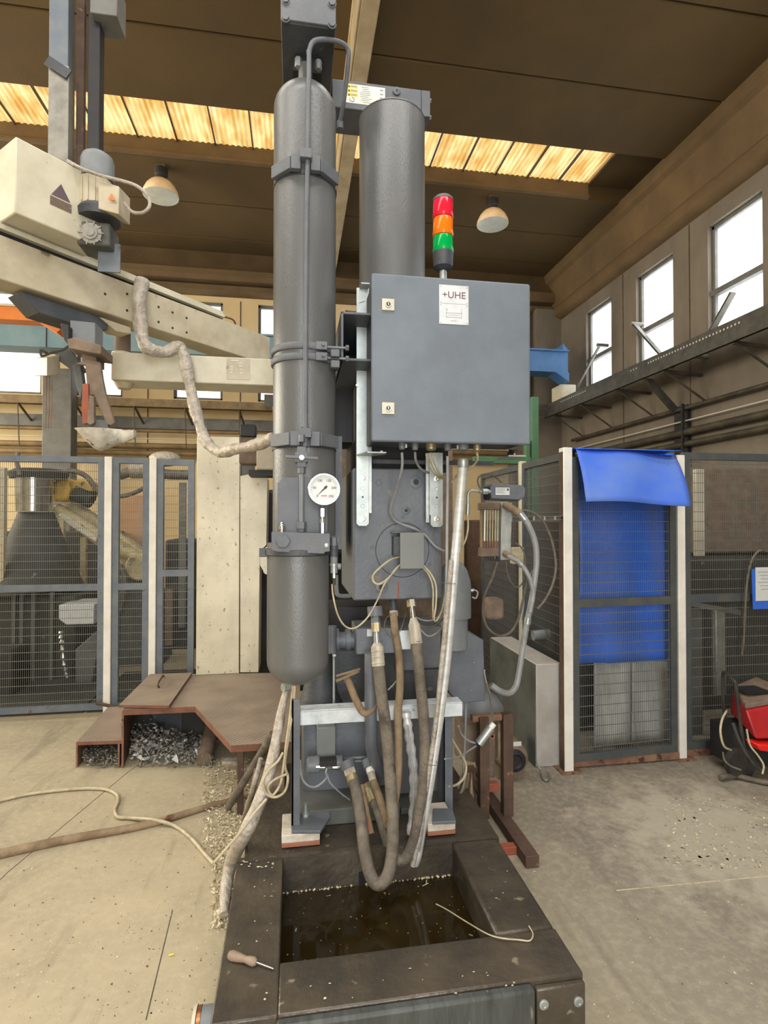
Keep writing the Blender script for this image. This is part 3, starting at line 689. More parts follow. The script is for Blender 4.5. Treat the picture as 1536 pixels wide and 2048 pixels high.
# ---- arm over the tanks
YA = 2.42
arm = fr
zb = 3.335; x0 = at(664, 205, YA).x; x1 = at(860, 205, YA).x
m = MB(); m.box(x0, x1 - .04, YA, YA + .17, zb, zb + .125); m.build('cross_arm', 'grey_paint', arm, bevel=.003)
m = MB(); m.box(x1 - .04, x1, YA - .004, YA + .17, zb + .003, zb + .122); m.build('arm_end_plate', 'grey_paint', arm, bevel=.002)
for z in (zb + .022, zb + .1): bolt('arm_bolt', (x1, YA + .03, z), (1, 0, 0), .012, .012, 'grey_paint', arm)
c = at(793, 184, YA); m = MB(); m.lathe(c, (0, -1, 0), [(0, .018), (.008, .018), (.01, .014), (.01, .0001)], 20); m.build('arm_plug', 'grey_paint', arm)
m = MB(); m.cyl(c - V(0, .0102, 0), c - V(0, .011, 0), .005, n=12); m.build('plug_hole', 'near_black', arm)
# mast head box over the left bottle
Ym = 1.98; zm = 3.285; xa = at(562, 50, Ym).x; xb = at(671, 60, Ym).x
m = MB(); m.box(xa, xb, Ym, 2.62, zm, zm + .30); m.build('head_box', 'dark_paint', arm, bevel=.003)
m = MB(); m.box(xa - .001, xb + .001, Ym - .012, Ym, zm + .002, zm + .25); m.build('head_plate', 'grey_paint', arm, bevel=.002)
for px, py in ((571, 37), (664, 50), (571, 2), (664, 8)):
    p = at(px, py, Ym - .012); bolt('head_bolt', p, (0, -1, 0), .0125, .010, 'grey_paint', arm, .016)
m = MB(); c = at(615, 130, 2.1); m.box(c.x - .055, c.x + .055, 2.12, 2.2, 3.23, zm); m.build('hanger_block', 'near_black', arm)
for dx in (-.035, .042): m = MB(); m.cyl((c.x + dx, 2.11, 3.235), (c.x + dx, 2.11, 3.27), .013, n=6); m.build('hanger_bolt', 'zinc_dull', arm)
# labels on the arm
a = at(692, 157, YA); b = at(770, 196, YA)
tg = YA - .0015; zc_, xc_ = zb + .068, (a.x + b.x) / 2; W_ = b.x - a.x
m = MB(); m.box(a.x, b.x, tg, YA, zc_ - .043, zc_ + .043); lp = m.build('warning_label', 'label_white', fr, label='pale warning sticker with yellow marks')
for k in range(3):
    m = MB(); z = zc_ + .032 - k * .019; m.box(a.x + .006, a.x + .052, tg - .0006, tg, z - .007, z + .007); m.build('yellow_mark', 'label_yellow', lp)
    m = MB(); m.prism([(a.x + .009, tg - .0012, z - .005), (a.x + .018, tg - .0012, z - .005), (a.x + .0135, tg - .0012, z + .005)], (0, .0005, 0)); m.build('warning_triangle', 'ink', lp)
    m = MB(); m.box(a.x + .022, a.x + .049, tg - .0012, tg - .0007, z - .002, z + .002); m.build('print_line', 'ink_soft', lp)
m = MB(); m.box(a.x + .016, a.x + .018, tg - .001, tg, zc_ - .035, zc_ - .020); m.build('handwriting', 'blue_card', lp)
m = MB(); m.tube([(a.x + .028 + .009 * math.cos(t), tg - .001, zc_ - .028 + .009 * math.sin(t)) for t in [R(q) for q in range(-150, 120, 25)]], .0011, n=6); m.build('handwriting', 'blue_card', lp)
for k in range(9):
    m = MB(); z = zc_ + .034 - k * .0085; m.box(a.x + .062 + rnd.random() * .02, a.x + .10 + rnd.random() * .02, tg - .0008, tg, z - .0012, z + .0012); m.build('print_line', 'ink_soft', lp)
for k in range(4):
    m = MB(); z = zc_ + .030 - k * .018; m.box(b.x - .024, b.x - .008, tg - .0008, tg, z - .003, z + .003); m.build('print_line', 'ink_soft', lp)

# ---- gas bottles
def bottle(name, label, pxc, pyc, Yc, r, ztop, zbot, dome_t, dome_b, mat='bottle_paint', seam=None, group=None):
    c = at(pxc, pyc, Yc); t = thing(name, label, 'gas bottle', (c.x, Yc, zbot), group)
    prof = []
    if dome_b:
        for k in range(0, 9): an = math.pi / 2 * (1 - k / 8); prof.append((zbot + r * dome_b * (1 - math.sin(an)), r * math.cos(an) if k else .001))
    else: prof.append((zbot, r))
    n = 10
    for k in range(0, n + 1): an = math.pi / 2 * k / n; prof.append((ztop - r * dome_t * (1 - math.sin(an)), max(r * math.cos(an), .02)))
    m = MB(); m.lathe((c.x, Yc, 0), (0, 0, 1), prof, 56); m.build('bottle_shell', mat, t, angle=60)
    if seam: m = MB(); m.lathe((c.x, Yc, seam), (0, 0, 1), [(0, r + .0004), (.001, r + .0014), (.004, r + .0014), (.005, r + .0004)], 56); m.build('weld_seam', mat, t)
    return t, c
L, lc = bottle('gas_bottle', 'tall dark grey gas bottle on the left, above the valve block', 609.5, 640, 2.12, .1185, 3.170, 1.44, .85, 0)
m = MB(); m.cyl((lc.x, 2.12, 3.15), (lc.x, 2.12, 3.25), .027, n=20); m.build('bottle_neck', 'bottle_paint', L)
A, ac = bottle('pressure_accumulator', 'stout dark grey accumulator with round bottom under the valve block', 596, 1230, 2.0, .1095, 1.42, .915, 0.02, .8)
m = MB(); m.lathe((ac.x, 2.0, 1.375), (0, 0, 1), [(0, .1095), (.004, .119), (.022, .119), (.026, .1095)], 48); m.build('top_collar', 'dark_paint', A)
m = MB(); m.box(ac.x - .135, ac.x - .10, 1.97, 2.0, 1.37, 1.40); m.build('collar_lug', 'dark_paint', A)
T2, tc = bottle('gas_bottle', 'thick grey gas bottle behind the control cabinet, under the arm', 784, 400, 2.42 - .16, .1375, 3.215, 2.0, .35, 0, seam=3.215 - .045)
m = MB(); m.box(tc.x - .07, tc.x + .07, YA + .0, YA + .1, 2.95, zb + .001); m.build('bottle_bracket', 'dark_paint', fr)

# back plate with the gas pipework
vb = thing('valve_assembly', 'dark grey valve block with backing plate between left gas bottle and accumulator', 'valve block', (ac.x, 1.9, 1.4))
Yv = 1.885
m = MB(); P0 = [(543, 1064), (660, 1067), (660, 1103), (650, 1104), (648, 1108), (556, 1104), (543, 1101)]
m.prism([at(px, py, Yv) for px, py in P0], (0, .075, 0)); m.build('valve_block', 'grey_paint', vb, bevel=.002)
m = MB(); P0 = [(555, 1066), (555, 966), (569, 955), (655, 955), (655, 1066)]; m.prism([at(px, py, 1.95) for px, py in P0], (0, .05, 0)); m.build('backing_plate', 'grey_paint', vb, bevel=.001)
c = at(566, 1082, Yv); m = MB(); m.cyl(c, c - V(0, .012, 0), .0235, n=6); m.lathe(c, (0, -1, 0), [(0, .025), (.004, .025), (.004, .02)], 24); m.build('hex_plug', 'grey_paint', vb, bevel=.001)
c = at(653, 1091, Yv); m = MB(); m.lathe(c, (0, -1, 0), [(0, .008), (.004, .008), (.0055, .006), (.0055, .0001)], 16); m.build('bleed_screw', 'zinc', vb)
p = at(564, 1064, 1.92); m = MB(); m.lathe(p, (0, 0, 1), [(0, .007), (.010, .007), (.010, .011), (.02, .011), (.024, .006), (.03, .004), (.034, .003)], 18); m.build('bleed_nipple', 'chrome', vb)
# pipe from block up to the shut-off valve
cx = at(603, 1000, 1.92).x
m = MB(); m.cyl((cx, 1.92, zat(1064, 1.92, 603)), (cx, 1.92, zat(940, 1.92, 603)), .0085, n=16); m.build('riser_pipe', 'motor_grey', vb)
m = MB(); m.lathe((cx, 1.92, zat(1064, 1.92, 603)), (0, 0, 1), [(0, .014), (.01, .015), (.012, .017), (.034, .017), (.036, .012)], 6); m.build('union_nut', 'grey_paint', vb)
m = MB(); z = zat(948, 1.92, 603); m.lathe((cx, 1.92, z), (0, 0, 1), [(0, .009), (.002, .014), (.022, .014), (.024, .01)], 6); m.build('union_nut', 'grey_paint', vb)
z = zat(915, 1.92, 603); m = MB(); m.box(cx - .022, cx + .022, 1.90, 1.95, z - .018, z + .016); m.box(cx - .015, cx + .015, 1.905, 1.945, z - .035, z + .036); m.build('shutoff_valve', 'grey_paint', vb, bevel=.002)
m = MB(); m.bar((cx - .055, 1.89, z - .001), (cx + .055, 1.89, z - .005), .011, .009); m.build('valve_lever', 'grey_paint', vb, bevel=.001)
m = MB(); m.cyl((cx, 1.902, z - .004), (cx, 1.882, z - .004), .009, n=16); m.build('lever_spindle', 'zinc_dull', vb)
m = MB(); z2 = zat(884, 1.92, 603); m.cyl((cx, 1.92, z2), (cx, 1.92, z2 + .025), .0115, n=6); m.build('union_nut', 'grey_paint', vb)
# saddle bracket
def saddle(py, nm, zoff=0):
    z = zat(py, 2.0, 606); r = .1185
    for s in (-1, 1):
        m = MB(); m.bar((lc.x + s * .018, 1.985, z), (lc.x + s * .052, 1.985, z), .024, .052); m.bar((lc.x + s * .05, 1.985, z), (lc.x + s * .118, 2.06, z), .02, .046)
        m.build('saddle_plate', 'grey_paint', L, bevel=.002)
    m = MB(); m.lathe((lc.x, 2.12, z - .028), (0, 0, 1), [(0, r), (0, r + .003), (.006, r + .003), (.006, r)], 48); m.build('clamp_band', 'dark_paint', L)
    m = MB(); m.box(lc.x - .021, lc.x + .021, 1.945, 1.985, z + .0 , z + .034); b_ = m.build('pipe_clip', 'grey_paint', L, bevel=.002)
    for s in (-1, 1): m = MB(); m.cyl((lc.x + s * .012, 1.962, z + .034), (lc.x + s * .012, 1.962, z + .038), .004, n=12); m.build('clip_screw', 'near_black', b_)
saddle(333, 'a'); saddle(879, 'b')
# double strap
for py in (690, 712):
    z = zat(py, 2.0, 606); m = MB(); r = .1185
    m.lathe((lc.x, 2.12, z - .012), (0, 0, 1), [(0, r), (.0, r + .006), (.004, r + .009), (.02, r + .009), (.024, r + .006), (.024, r)], 48); m.build('strap', 'grey_paint', L)
    p = at(648, py - 7, 2.0); m = MB(); m.box(p.x - .03, p.x + .012, 1.995, 2.025, z - .014, z + .016); m.build('strap_lug', 'grey_paint', L, bevel=.002)
    m = MB(); m.cyl((p.x - .003, 1.996, z + .003), (p.x - .003, 1.986, z + .003), .0065, n=6); m.build('strap_nut', 'grey_paint', L)
    m = MB(); m.cyl((p.x + .01, 2.02, z + .003), (at(695, py, 2.02).x, 2.02, z + .003), .0045, n=10); m.build('strap_rod', 'motor_grey', L)
    q = at(670, py + 12, 2.0); m = MB(); m.box(q.x - .016, q.x + .018, 1.995, 2.03, z - .038, z - .010); m.build('spacer_block', 'grey_paint', L, bevel=.004)
    m = MB(); q = at(692, py - 7, 2.0); m.cyl((q.x, 2.02, z + .003), (q.x + .012, 2.02, z + .003), .011, n=6); m.build('rod_nut', 'grey_paint', L)
# square tube stub between the bottles
m = MB(); a = at(683, 622, 2.06); b = at(745, 724, 2.06); tk = .010; Yt0, Yt1 = 2.06, 2.10
tb = fr
Yq = 2.04; a = at(682, 622, Yq); b = at(760, 724, Yq)
m = MB(); m.box(a.x, a.x + tk, Yq, 2.6, b.z, a.z); m.box(a.x, b.x, Yq, 2.6, a.z - tk, a.z); m.box(a.x, b.x, Yq, 2.6, b.z, b.z + tk); m.box(b.x - tk, b.x, Yq, 2.6, b.z, a.z)
m.build('square_tube', 'grey_paint', fr, bevel=.003)
m = MB(); m.box(a.x + tk, b.x - tk, 2.56, 2.6, b.z + tk, a.z - tk); m.build('tube_backing', 'near_black', fr)
m = MB(); p0 = at(664, 735, 2.5); p1 = at(725, 885, 2.5); m.box(p0.x, p1.x, 2.5, 2.75, p1.z, p0.z); m.build('rear_housing', 'near_black', fr)
m = MB(); p0 = at(640, 875, 2.4); p1 = at(682, 960, 2.4); m.box(p0.x, p1.x, 2.35, 2.6, p1.z - .3, p0.z); m.build('column_bracket', 'machine_paint', fr)

# long thin pipe with its loop over the bottle
zt = zat(92, 1.96, 650); xl = lc.x
gp = thing('gas_pipe', 'long thin grey pipe rising along the left gas bottle and hooking over its top', 'pipe', (xl, 1.96, 1.7))
pts = [(xl + .001, 1.962, zat(893, 1.962, 603)), (xl + .002, 1.962, 2.2), (xl + .002, 1.962, 3.0), (xl + .003, 1.962, 3.12)]
pe = [(xl + .003, 1.962, 3.13), (xl + .008, 1.965, 3.19), (xl + .03, 1.97, 3.225)]
R1 = at(700, 85, 2.05); R0 = at(625, 82, 2.0); R2 = at(680, 248, 2.2)
path = [V(xl + .001, 1.962, zat(893, 1.962, 603)), V(xl + .002, 1.962, 2.4)] + [at(618, 140, 1.97), at(618, 108, 1.975), at(626, 84, 1.98), at(650, 79, 1.995), at(678, 84, 2.02), at(694, 96, 2.04), at(697, 120, 2.06), at(688, 200, 2.14), at(680, 245, 2.2)]
m = MB(); m.tube(path, .0085, n=14, per=12); m.build('pipe_run', 'grey_paint', gp)
e = at(680, 252, 2.2); m = MB(); m.cyl(e + V(0, 0, .02), e - V(0, 0, .012), .013, n=6); m.build('pipe_nut', 'grey_paint', gp)

# ---- pressure gauge
pg = thing('pressure_gauge', 'round white dial pressure gauge with steel rim on the valve block', 'gauge', at(645, 1062, 1.915))
c = at(648, 979, 1.885); r = .0545
m = MB(); m.lathe(c, (0, -1, 0), [(-.03, .03), (-.03, r * .92), (.002, r * .95), (.004, r), (.014, r), (.016, r * .97), (.016, r * .9), (.008, r * .885), (.008, .0001)], 56); m.build('gauge_case', 'chrome', pg)
cf = c - V(0, .0085, 0); m = MB(); m.cyl(cf, cf - V(0, .001, 0), r * .885, n=56); dial = m.build('dial', 'paper', pg)
m = MB()
cd = cf - V(0, .0012, 0); an = R(225); dv = V(math.cos(an), 0, math.sin(an)); pv = V(-dv.z, 0, dv.x)
hub = cd + V(.004, 0, .006)
m.prism([hub - dv * .008 + pv * .0035, hub + dv * .040, hub - dv * .008 - pv * .0035], (0, -.0008, 0)); m.cyl(hub, hub - V(0, .002, 0), .0045, n=14); m.build('needle', 'ink', pg)
for k, txt in enumerate(('0', '50', '100', '150', '200', '250')):
    an = R(225 - k * 54); q = cd + V(math.cos(an), 0, math.sin(an)) * r * .60
    write(txt, .0115, q, (1, 0, 0), (0, 0, 1), 'ink', dial, 'numeral')
for k in range(51):
    if k % 2: continue
    an = R(225 - k * 5.4); d = V(math.cos(an), 0, math.sin(an)); m = MB(); m.bar(cd + d * r * (.70 if k % 10 == 0 else .74), cd + d * r * .80, .0007, .0004, up=(0, 1, 0)); m.build('scale_mark', 'ink', dial)
m = MB(); m.box(c.x - .010, c.x + .010, cd.y - .0006, cd.y, c.z - .0235, c.z - .020); m.build('red_print', 'red_bright', dial)
px_ = c.x - .004; Y0 = 1.915
for (y0, y1, rr, mt, nf) in ((1000, 1018, .0065, 'grey_paint', 16), (1017, 1033, .0115, 'chrome', 6), (1033, 1038, .007, 'chrome', 14), (1038, 1046, .0095, 'zinc', 16), (1046, 1054, .0085, 'chrome', 6), (1054, 1066, .0075, 'chrome', 6)):
    m = MB(); m.cyl((px_, Y0, zat(y1, Y0, 642)), (px_, Y0, zat(y0, Y0, 642)), rr, n=nf); m.build('gauge_stem', mt, pg)

# ---- pressure sensor to the right of the block
ps = thing('pressure_sensor', 'slim cylindrical pressure sensor with cable plug, right of the valve block', 'sensor', at(668, 1160, 1.93))
def stack(parent, px, Y, segs, name):
    for (y0, y1, rr, mt, nf) in segs: m = MB(); x = xat(px, Y, (y0 + y1) / 2); m.cyl((x, Y, zat(y1, Y, px)), (x, Y, zat(y0, Y, px)), rr, n=nf); m.build(name, mt, parent)
stack(ps, 668, 1.93, ((1075, 1091, .012, 'grey_paint', 6), (1091, 1113, .0145, 'dark_paint', 20), (1113, 1127, .013, 'motor_grey', 20), (1127, 1131, .0155, 'zinc', 20), (1131, 1146, .0125, 'zinc', 18), (1146, 1156, .0065, 'zinc', 6), (1156, 1170, .0055, 'black_rubber', 12)), 'sensor_segment')
m = MB(); m.box(xat(661, 1.94), xat(678, 1.94), 1.93, 1.96, zat(1086, 1.93), zat(1074, 1.93)); m.build('sensor_elbow', 'grey_paint', ps, bevel=.002)
m = MB(); p = at(677, 1133, 1.93); m.cyl(p - V(.004, 0, 0), p + V(.008, 0, 0), .011, n=18); m.build('side_knob', 'motor_grey', ps)

# ================================================================ CONTROL CABINET
cb = thing('control_cabinet', 'square dark grey control cabinet with two locks and a +UHE plate, hung on the press', 'cabinet', (.57, 2.0, 1.78))
x0, x1, z0, z1 = .270, .876, 1.782, 2.392; YC = 1.95
m = MB(); m.box(x0 + .010, x1 - .010, YC + .022, YC + .215, z0 + .008, z1 - .008); m.build('cabinet_body', 'dark_paint', cb, bevel=.006)
m = MB(); m.box(x0, x1, YC, YC + .020, z0, z1); door = m.build('door', 'box_paint', cb, bevel=.008, seg=4)
for py in (610, 817):
    p = at(776, py, YC); m = MB(); m.box(p.x - .0225, p.x + .0225, YC - .006, YC, p.z - .021, p.z + .021); lk = m.build('lock', 'cream_light', door, bevel=.001)
    m = MB(); m.lathe(p - V(0, .006, 0), (0, -1, 0), [(0, .011), (.004, .011), (.004, .008), (.001, .007), (.001, .0001)], 20); m.build('lock_barrel', 'zinc_dull', lk)
    m = MB(); m.cyl(p - V(0, .0075, 0), p - V(0, .0085, 0), .0065, n=16); m.build('key_slot', 'near_black', lk)
    m = MB(); m.box(p.x - .002, p.x + .002, YC - .0105, YC - .0085, p.z - .004, p.z + .006); m.build('key_bit', 'zinc', lk)
a = at(878, 570, YC); b = at(937, 650, YC); zc = (a.z + b.z) / 2; xc = (a.x + b.x) / 2; hw = (b.x - a.x) / 2; hh = .0725
pl = None
m = MB(); m.box(xc - hw, xc + hw, YC - .002, YC, zc - hh, zc + hh); pl = m.build('name_plate', 'plate_silver', door, bevel=.0006, label='silver plate reading +UHE')
yy = YC - .0022
write('+UHE', .036, (xc, yy, zc + .035), (1, 0, 0), (0, 0, 1), 'ink_purple', pl)
m = MB(); m.box(xc - hw * .8, xc + hw * .8, yy - .0004, yy, zc + .0035, zc + .0045); m.build('plate_line', 'ink_soft', pl)
for (xa_, xb_, za_, zb_) in ((-.030, -.0285, -.012, -.048), (.0285, .030, -.012, -.048), (-.030, .030, -.030, -.0315), (-.030, .030, -.046, -.0475), (-.022, .022, -.038, -.039), (-.012, .010, -.0585, -.060), (-.027, -.023, -.018, -.021)):
    m = MB(); m.box(xc + xa_, xc + xb_, yy - .0004, yy, zc + zb_, zc + za_); m.build('plate_drawing', 'ink_soft', pl)
for sx in (-1, 1):
    for dz in (hh - .006, .008, -.001, -hh + .006): m = MB(); m.cyl((xc + sx * (hw - .006), yy - .0015, zc + dz), (xc + sx * (hw - .006), yy + .001, zc + dz), .0022, n=10); m.build('plate_rivet', 'zinc_dull', pl)
# mounting strips in galvanised steel
Ys = YC + .222
def strip(pxl, pxr, ptop, pbot, lab):
    a = at(pxl, ptop, Ys); b = at(pxr, pbot, Ys); t = thing('mounting_strip', lab, 'bracket', ((a.x + b.x) / 2, Ys, b.z), 'galvanised strips holding the cabinet')
    m = MB(); c_ = .010; m.prism([(a.x, Ys, a.z), (b.x, Ys, a.z), (b.x, Ys, b.z + c_), (b.x - c_, Ys, b.z), (a.x + c_, Ys, b.z), (a.x, Ys, b.z + c_)], (0, .004, 0))
    m.build('strip_plate', 'zinc', t, bevel=.0008)
    return t, a, b
t, a, b = strip(713, 738, 575, 1052, 'long galvanised strip left of the control cabinet, bolted to the press body')
m = MB(); m.box(b.x, b.x + .0035, Ys - .004, Ys + .02, zat(1026, Ys, 745), a.z - .02); m.box(b.x, b.x + .013, Ys + .018, Ys + .021, zat(1026, Ys, 745), a.z - .02); m.build('channel_flange', 'zinc_dull', t)
xm = (a.x + b.x) / 2
def strip_bits(xm, t):
    for py in (956, 1038): m = MB(); p = V(xm, Ys, zat(py, Ys, 726)); m.lathe(p, (0, -1, 0), [(0, .011), (.0015, .011), (.002, .0075), (.007, .0075), (.007, .0045), (.003, .004), (.003, .0001)], 20); m.build('strip_screw', 'chrome', t)
    m = MB(); p = V(xm, Ys, zat(994, Ys, 726)); m.cyl(p, p - V(0, .0006, 0), .0038, n=14); m.build('hole', 'near_black', t)
    for py in (977, 1012): m = MB(); p = V(xm, Ys, zat(py, Ys, 726)); m.lathe(p, (0, -1, 0), [(0, .008), (.001, .007), (.001, .0001)], 14); m.build('stamped_dimple', 'zinc_dull', t)
strip_bits(xm, t)
m = MB(); p = at(716, 905, YC + .12); q = at(773, 905, YC + .12); zz = zat(904, YC + .09, 740)
m.prism([(a.x, Ys, zz), (a.x + .03, YC + .12, zz), (q.x, YC + .12, zz), (q.x, YC + .17, zz), (q.x - .04, Ys, zz)], (0, 0, .006)); m.build('support_tab', 'zinc', t, bevel=.001)
m = MB(); p = V(q.x - .016, YC + .145, zz + .006); m.cyl(p, p + V(0, 0, .006), .008, n=6); m.build('tab_bolt', 'chrome', t)
m = MB(); p = at(725, 577, Ys); m.box(p.x - .012, p.x + .022, YC + .17, Ys + .002, p.z - .003, p.z + .002); m.prism([(p.x - .014, Ys - .001, p.z - .01), (p.x + .012, Ys - .001, p.z - .01), (p.x + .010, Ys - .001, p.z - .05), (p.x - .014, Ys - .001, p.z - .06)], (0, -.004, 0)); m.build('top_hook', 'zinc', t)
m = MB(); p = at(714, 771, Ys); m.cyl(p, p - V(0, .006, 0), .006, n=12); m.build('strip_rivet', 'zinc', t)
t, a, b = strip(861, 886, 905, 1054, 'short galvanised strip under the control cabinet, right side of the press body')
strip_bits((a.x + b.x) / 2, t)
m = MB(); m.box(a.x - .004, a.x, Ys - .004, Ys + .02, zat(1030, Ys, 855), a.z); m.box(a.x - .015, a.x - .001, Ys + .018, Ys + .021, zat(1045, Ys, 855), a.z); m.build('channel_flange', 'zinc_dull', t)
# right support tab with rubber mount
t = thing('support_tab', 'short bright bracket with black rubber mount under the right corner of the cabinet', 'bracket', at(1035, 912, YC + .13))
a = at(1017, 911, YC + .1); b = at(1052, 911, YC + .1)
m = MB(); m.box(a.x, b.x, YC + .1, Ys, a.z - .004, a.z + .003); m.build('tab_plate', 'zinc', t, bevel=.001)
m = MB(); m.lathe(((a.x + b.x) / 2, YC + .14, a.z + .003), (0, 0, 1), [(0, .026), (.012, .024), (.02, .016), (z0 - a.z - .004, .016)], 24); m.build('rubber_mount', 'black_rubber', t)
m = MB(); m.cyl((a.x + .025, YC + .105, a.z + .003), (a.x + .025, YC + .105, a.z + .010), .007, n=6); m.build('tab_bolt', 'chrome', t)
# horizontal tie bar behind, seen under the cabinet
m = MB(); m.box(at(745, 925, 2.26).x, at(985, 925, 2.26).x, 2.24, 2.25, zat(929, 2.25, 850), zat(921, 2.25, 850)); m.build('tie_bar', 'dark_paint', fr)
# cable glands
GL = {}
for k, (px, rr, Yg) in enumerate(((804, .013, 2.02), (830, .013, 2.03), (862, .022, 2.03), (895, .014, 2.03), (926, .023, 2.02), (954, .016, 2.03))):
    x = xat(px, Yg, 905); m = MB(); m.lathe((x, Yg, z0 + .008), (0, 0, -1), [(0, rr), (.012, rr), (.013, rr * .9), (.022, rr * .9), (.026, rr * .6)], 12); m.build('cable_gland', 'brass' if k in (2, 5) else 'motor_grey', cb); GL[px] = (x, Yg, z0 - .016)
for px in (812, 915): m = MB(); x = xat(px, 2.0, 905); m.cyl((x, 2.0, z0), (x, 2.0, z0 - .014), .005, n=6); m.build('earth_screw', 'zinc', cb)

# ---- signal tower on the cabinet
x = xat(886, 2.07, 500); Yt = 2.07
st = thing('signal_tower', 'signal tower with red, orange and green lenses on top of the control cabinet', 'signal light', (x, Yt, z1))
zz = lambda py: zat(py, Yt, 886) - .013
m = MB(); m.lathe((x, Yt, z1 - .01), (0, 0, 1), [(0, .0145), (zz(527) - z1 + .01, .0145)], 20); m.build('tower_pole', 'zinc_dull', st)
m = MB(); m.lathe((x, Yt, zz(536)), (0, 0, 1), [(0, .018), (.004, .026), (.012, .035), (.014, .038), (zz(500) - zz(536), .0405)], 32); m.build('tower_base', 'dark_paint', st)
for nm, mt, p0, p1 in (('green_lens', 'lens_green', 501, 469), ('orange_lens', 'lens_orange', 468, 433), ('red_lens', 'lens_red', 432, 396)):
    za, zb_ = zz(p0), zz(p1); h = zb_ - za
    m = MB(); m.lathe((x, Yt, za), (0, 0, 1), [(0, .0395), (.004, .041), (h * .25, .041), (h * .25, .0395), (h - .003, .0395), (h, .038)], 36); ln = m.build(nm, mt, st)
    m = MB(); m.lathe((x, Yt, za + h * .3), (0, 0, 1), [(0, .018), (h * .62, .018)], 20); m.build('reflector', 'label_white', ln)
m = MB(); m.lathe((x, Yt, zz(397)), (0, 0, 1), [(0, .0405), (.008, .040), (.014, .034), (.017, .02), (.018, .001)], 36); m.build('tower_cap', 'grey_paint', st)
# ================================================================ OIL TANK IN FRONT
tk = thing('oil_tank', 'low black steel oil tank with murky water, in the foreground under the press', 'tank', (.29, 1.75, 0))
TX0, TX1, TY0, TY1, PX0, PX1, PY0, PY1, TZ = -.205, .79, 1.43, 2.9, -.040, .603, 1.60, 2.07, .25
m = MB(); m.box(TX0, PX0, PY0 - .17, PY1 + .015, 0, TZ); m.build('side_rail', 'tank_steel', tk, bevel=.005)
m = MB(); m.box(PX1, TX1, PY0, PY1 + .015, 0, TZ); m.build('side_rail', 'tank_steel', tk, bevel=.012)
m = MB(); m.box(PX0, TX1, TY0, PY0, 0, TZ); m.build('front_rail', 'tank_steel', tk, bevel=.006)
m = MB(); m.box(PX0, PX1, PY1, PY1 + .02, 0, TZ - .002); m.build('rear_wall', 'tank_steel', tk)
m = MB(); m.box(TX0 + .02, TX1 + .01, PY1 + .018, TY1, 0, TZ - .004); m.build('rear_deck', 'tank_steel', tk, bevel=.004)
m = MB(); m.box(TX0, TX1, PY1 + .012, PY1 + .035, TZ - .004, TZ + .004); m.build('weld_bead', 'tank_steel', tk)
m = MB(); m.box(PX0 - .01, PX1 + .01, PY0 - .01, PY1 + .01, .04, .13); m.build('oily_water', 'oily_water', tk)
m = MB(); m.box(PX0 - .004, .637, TY0 - .03, TY0, -.0 + .005, TZ - .004); m.build('front_plate', 'tank_front', tk, bevel=.008)
m = MB(); m.box(.645, TX1 - .004, TY0 - .018, TY0, .005, TZ - .014); m.build('corner_plate', 'tank_steel', tk, bevel=.004)
for px, py in ((1087, 2008), (1156, 2002)):
    p = at(px, py, TY0 - .018); m = MB(); m.lathe(p, (0, -1, 0), [(0, .0135), (.004, .0135), (.0055, .010), (.0055, .007), (.004, .0055), (.004, .0001)], 22); m.build('plate_bolt', 'zinc', tk)
p = at(748, 1778, PY1 - .004); q = at(718, 1745, PY1 - .004); m = MB(); m.box(q.x, p.x, PY1 - .003, PY1 + .002, .06, q.z); m.build('drain_notch', 'near_black', tk)
# scum line along the rear wall
m = MB()
for k in range(70): x = PX0 + rnd.random() * (PX1 - PX0); s_ = .002 + rnd.random() * .003; m.sphere((x, PY1 - rnd.random() * .006, .131 + rnd.random() * .004), s_, 6, 4)
m.build('scum', 'swarf_pale', tk, kind='stuff')
# pipe stub on the left side
t = thing('pipe_stub', 'short threaded pipe stub with copper ring on the left side of the oil tank', 'pipe fitting', (-.23, 1.52, .1))
a = V(TX0, 1.53, .165)
m = MB(); m.lathe(a, (-1, 0, 0), [(0, .042), (.035, .042), (.036, .035)], 28); m.build('stub_body', 'motor_grey', t)
m = MB(); m.lathe(a - V(.036, 0, 0), (-1, 0, 0), [(0, .043), (.010, .043), (.011, .04)], 28); m.build('copper_ring', 'copper', t)
m = MB(); m.lathe(a - V(.048, 0, 0), (-1, 0, 0), [(0, .045), (.008, .045), (.012, .03)], 28); m.build('end_flange', 'cream_light', t)
t = thing('timber_offcut', 'yellowish timber offcut behind the right side of the oil tank', 'timber', onz(1140, 1925, 0))
m = MB(); m.box(TX1, TX1 + .03, 1.56, 1.66, .0, .17); m.build('block', 'pad_wood', t, bevel=.01)
# screwdriver
s0 = onz(457, 1909, TZ + .012); s1 = onz(513, 1925, TZ + .010); s2 = onz(547, 1938, TZ + .006)
t = thing('screwdriver', 'brown-handled screwdriver lying on the left rail of the oil tank', 'screwdriver', (s0.x, s0.y, TZ))
d = (s1 - s0); ln = d.length; m = MB(); m.lathe(s0, d, [(0, .004), (.002, .010), (.012, .0135), (.03, .012), (ln * .62, .0085), (ln * .75, .011), (ln - .008, .012), (ln, .007)], 16); m.build('handle', 'handle_brown', t)
m = MB(); m.cyl(s1, s2, .0028, n=10); m.build('blade', 'chrome', t)
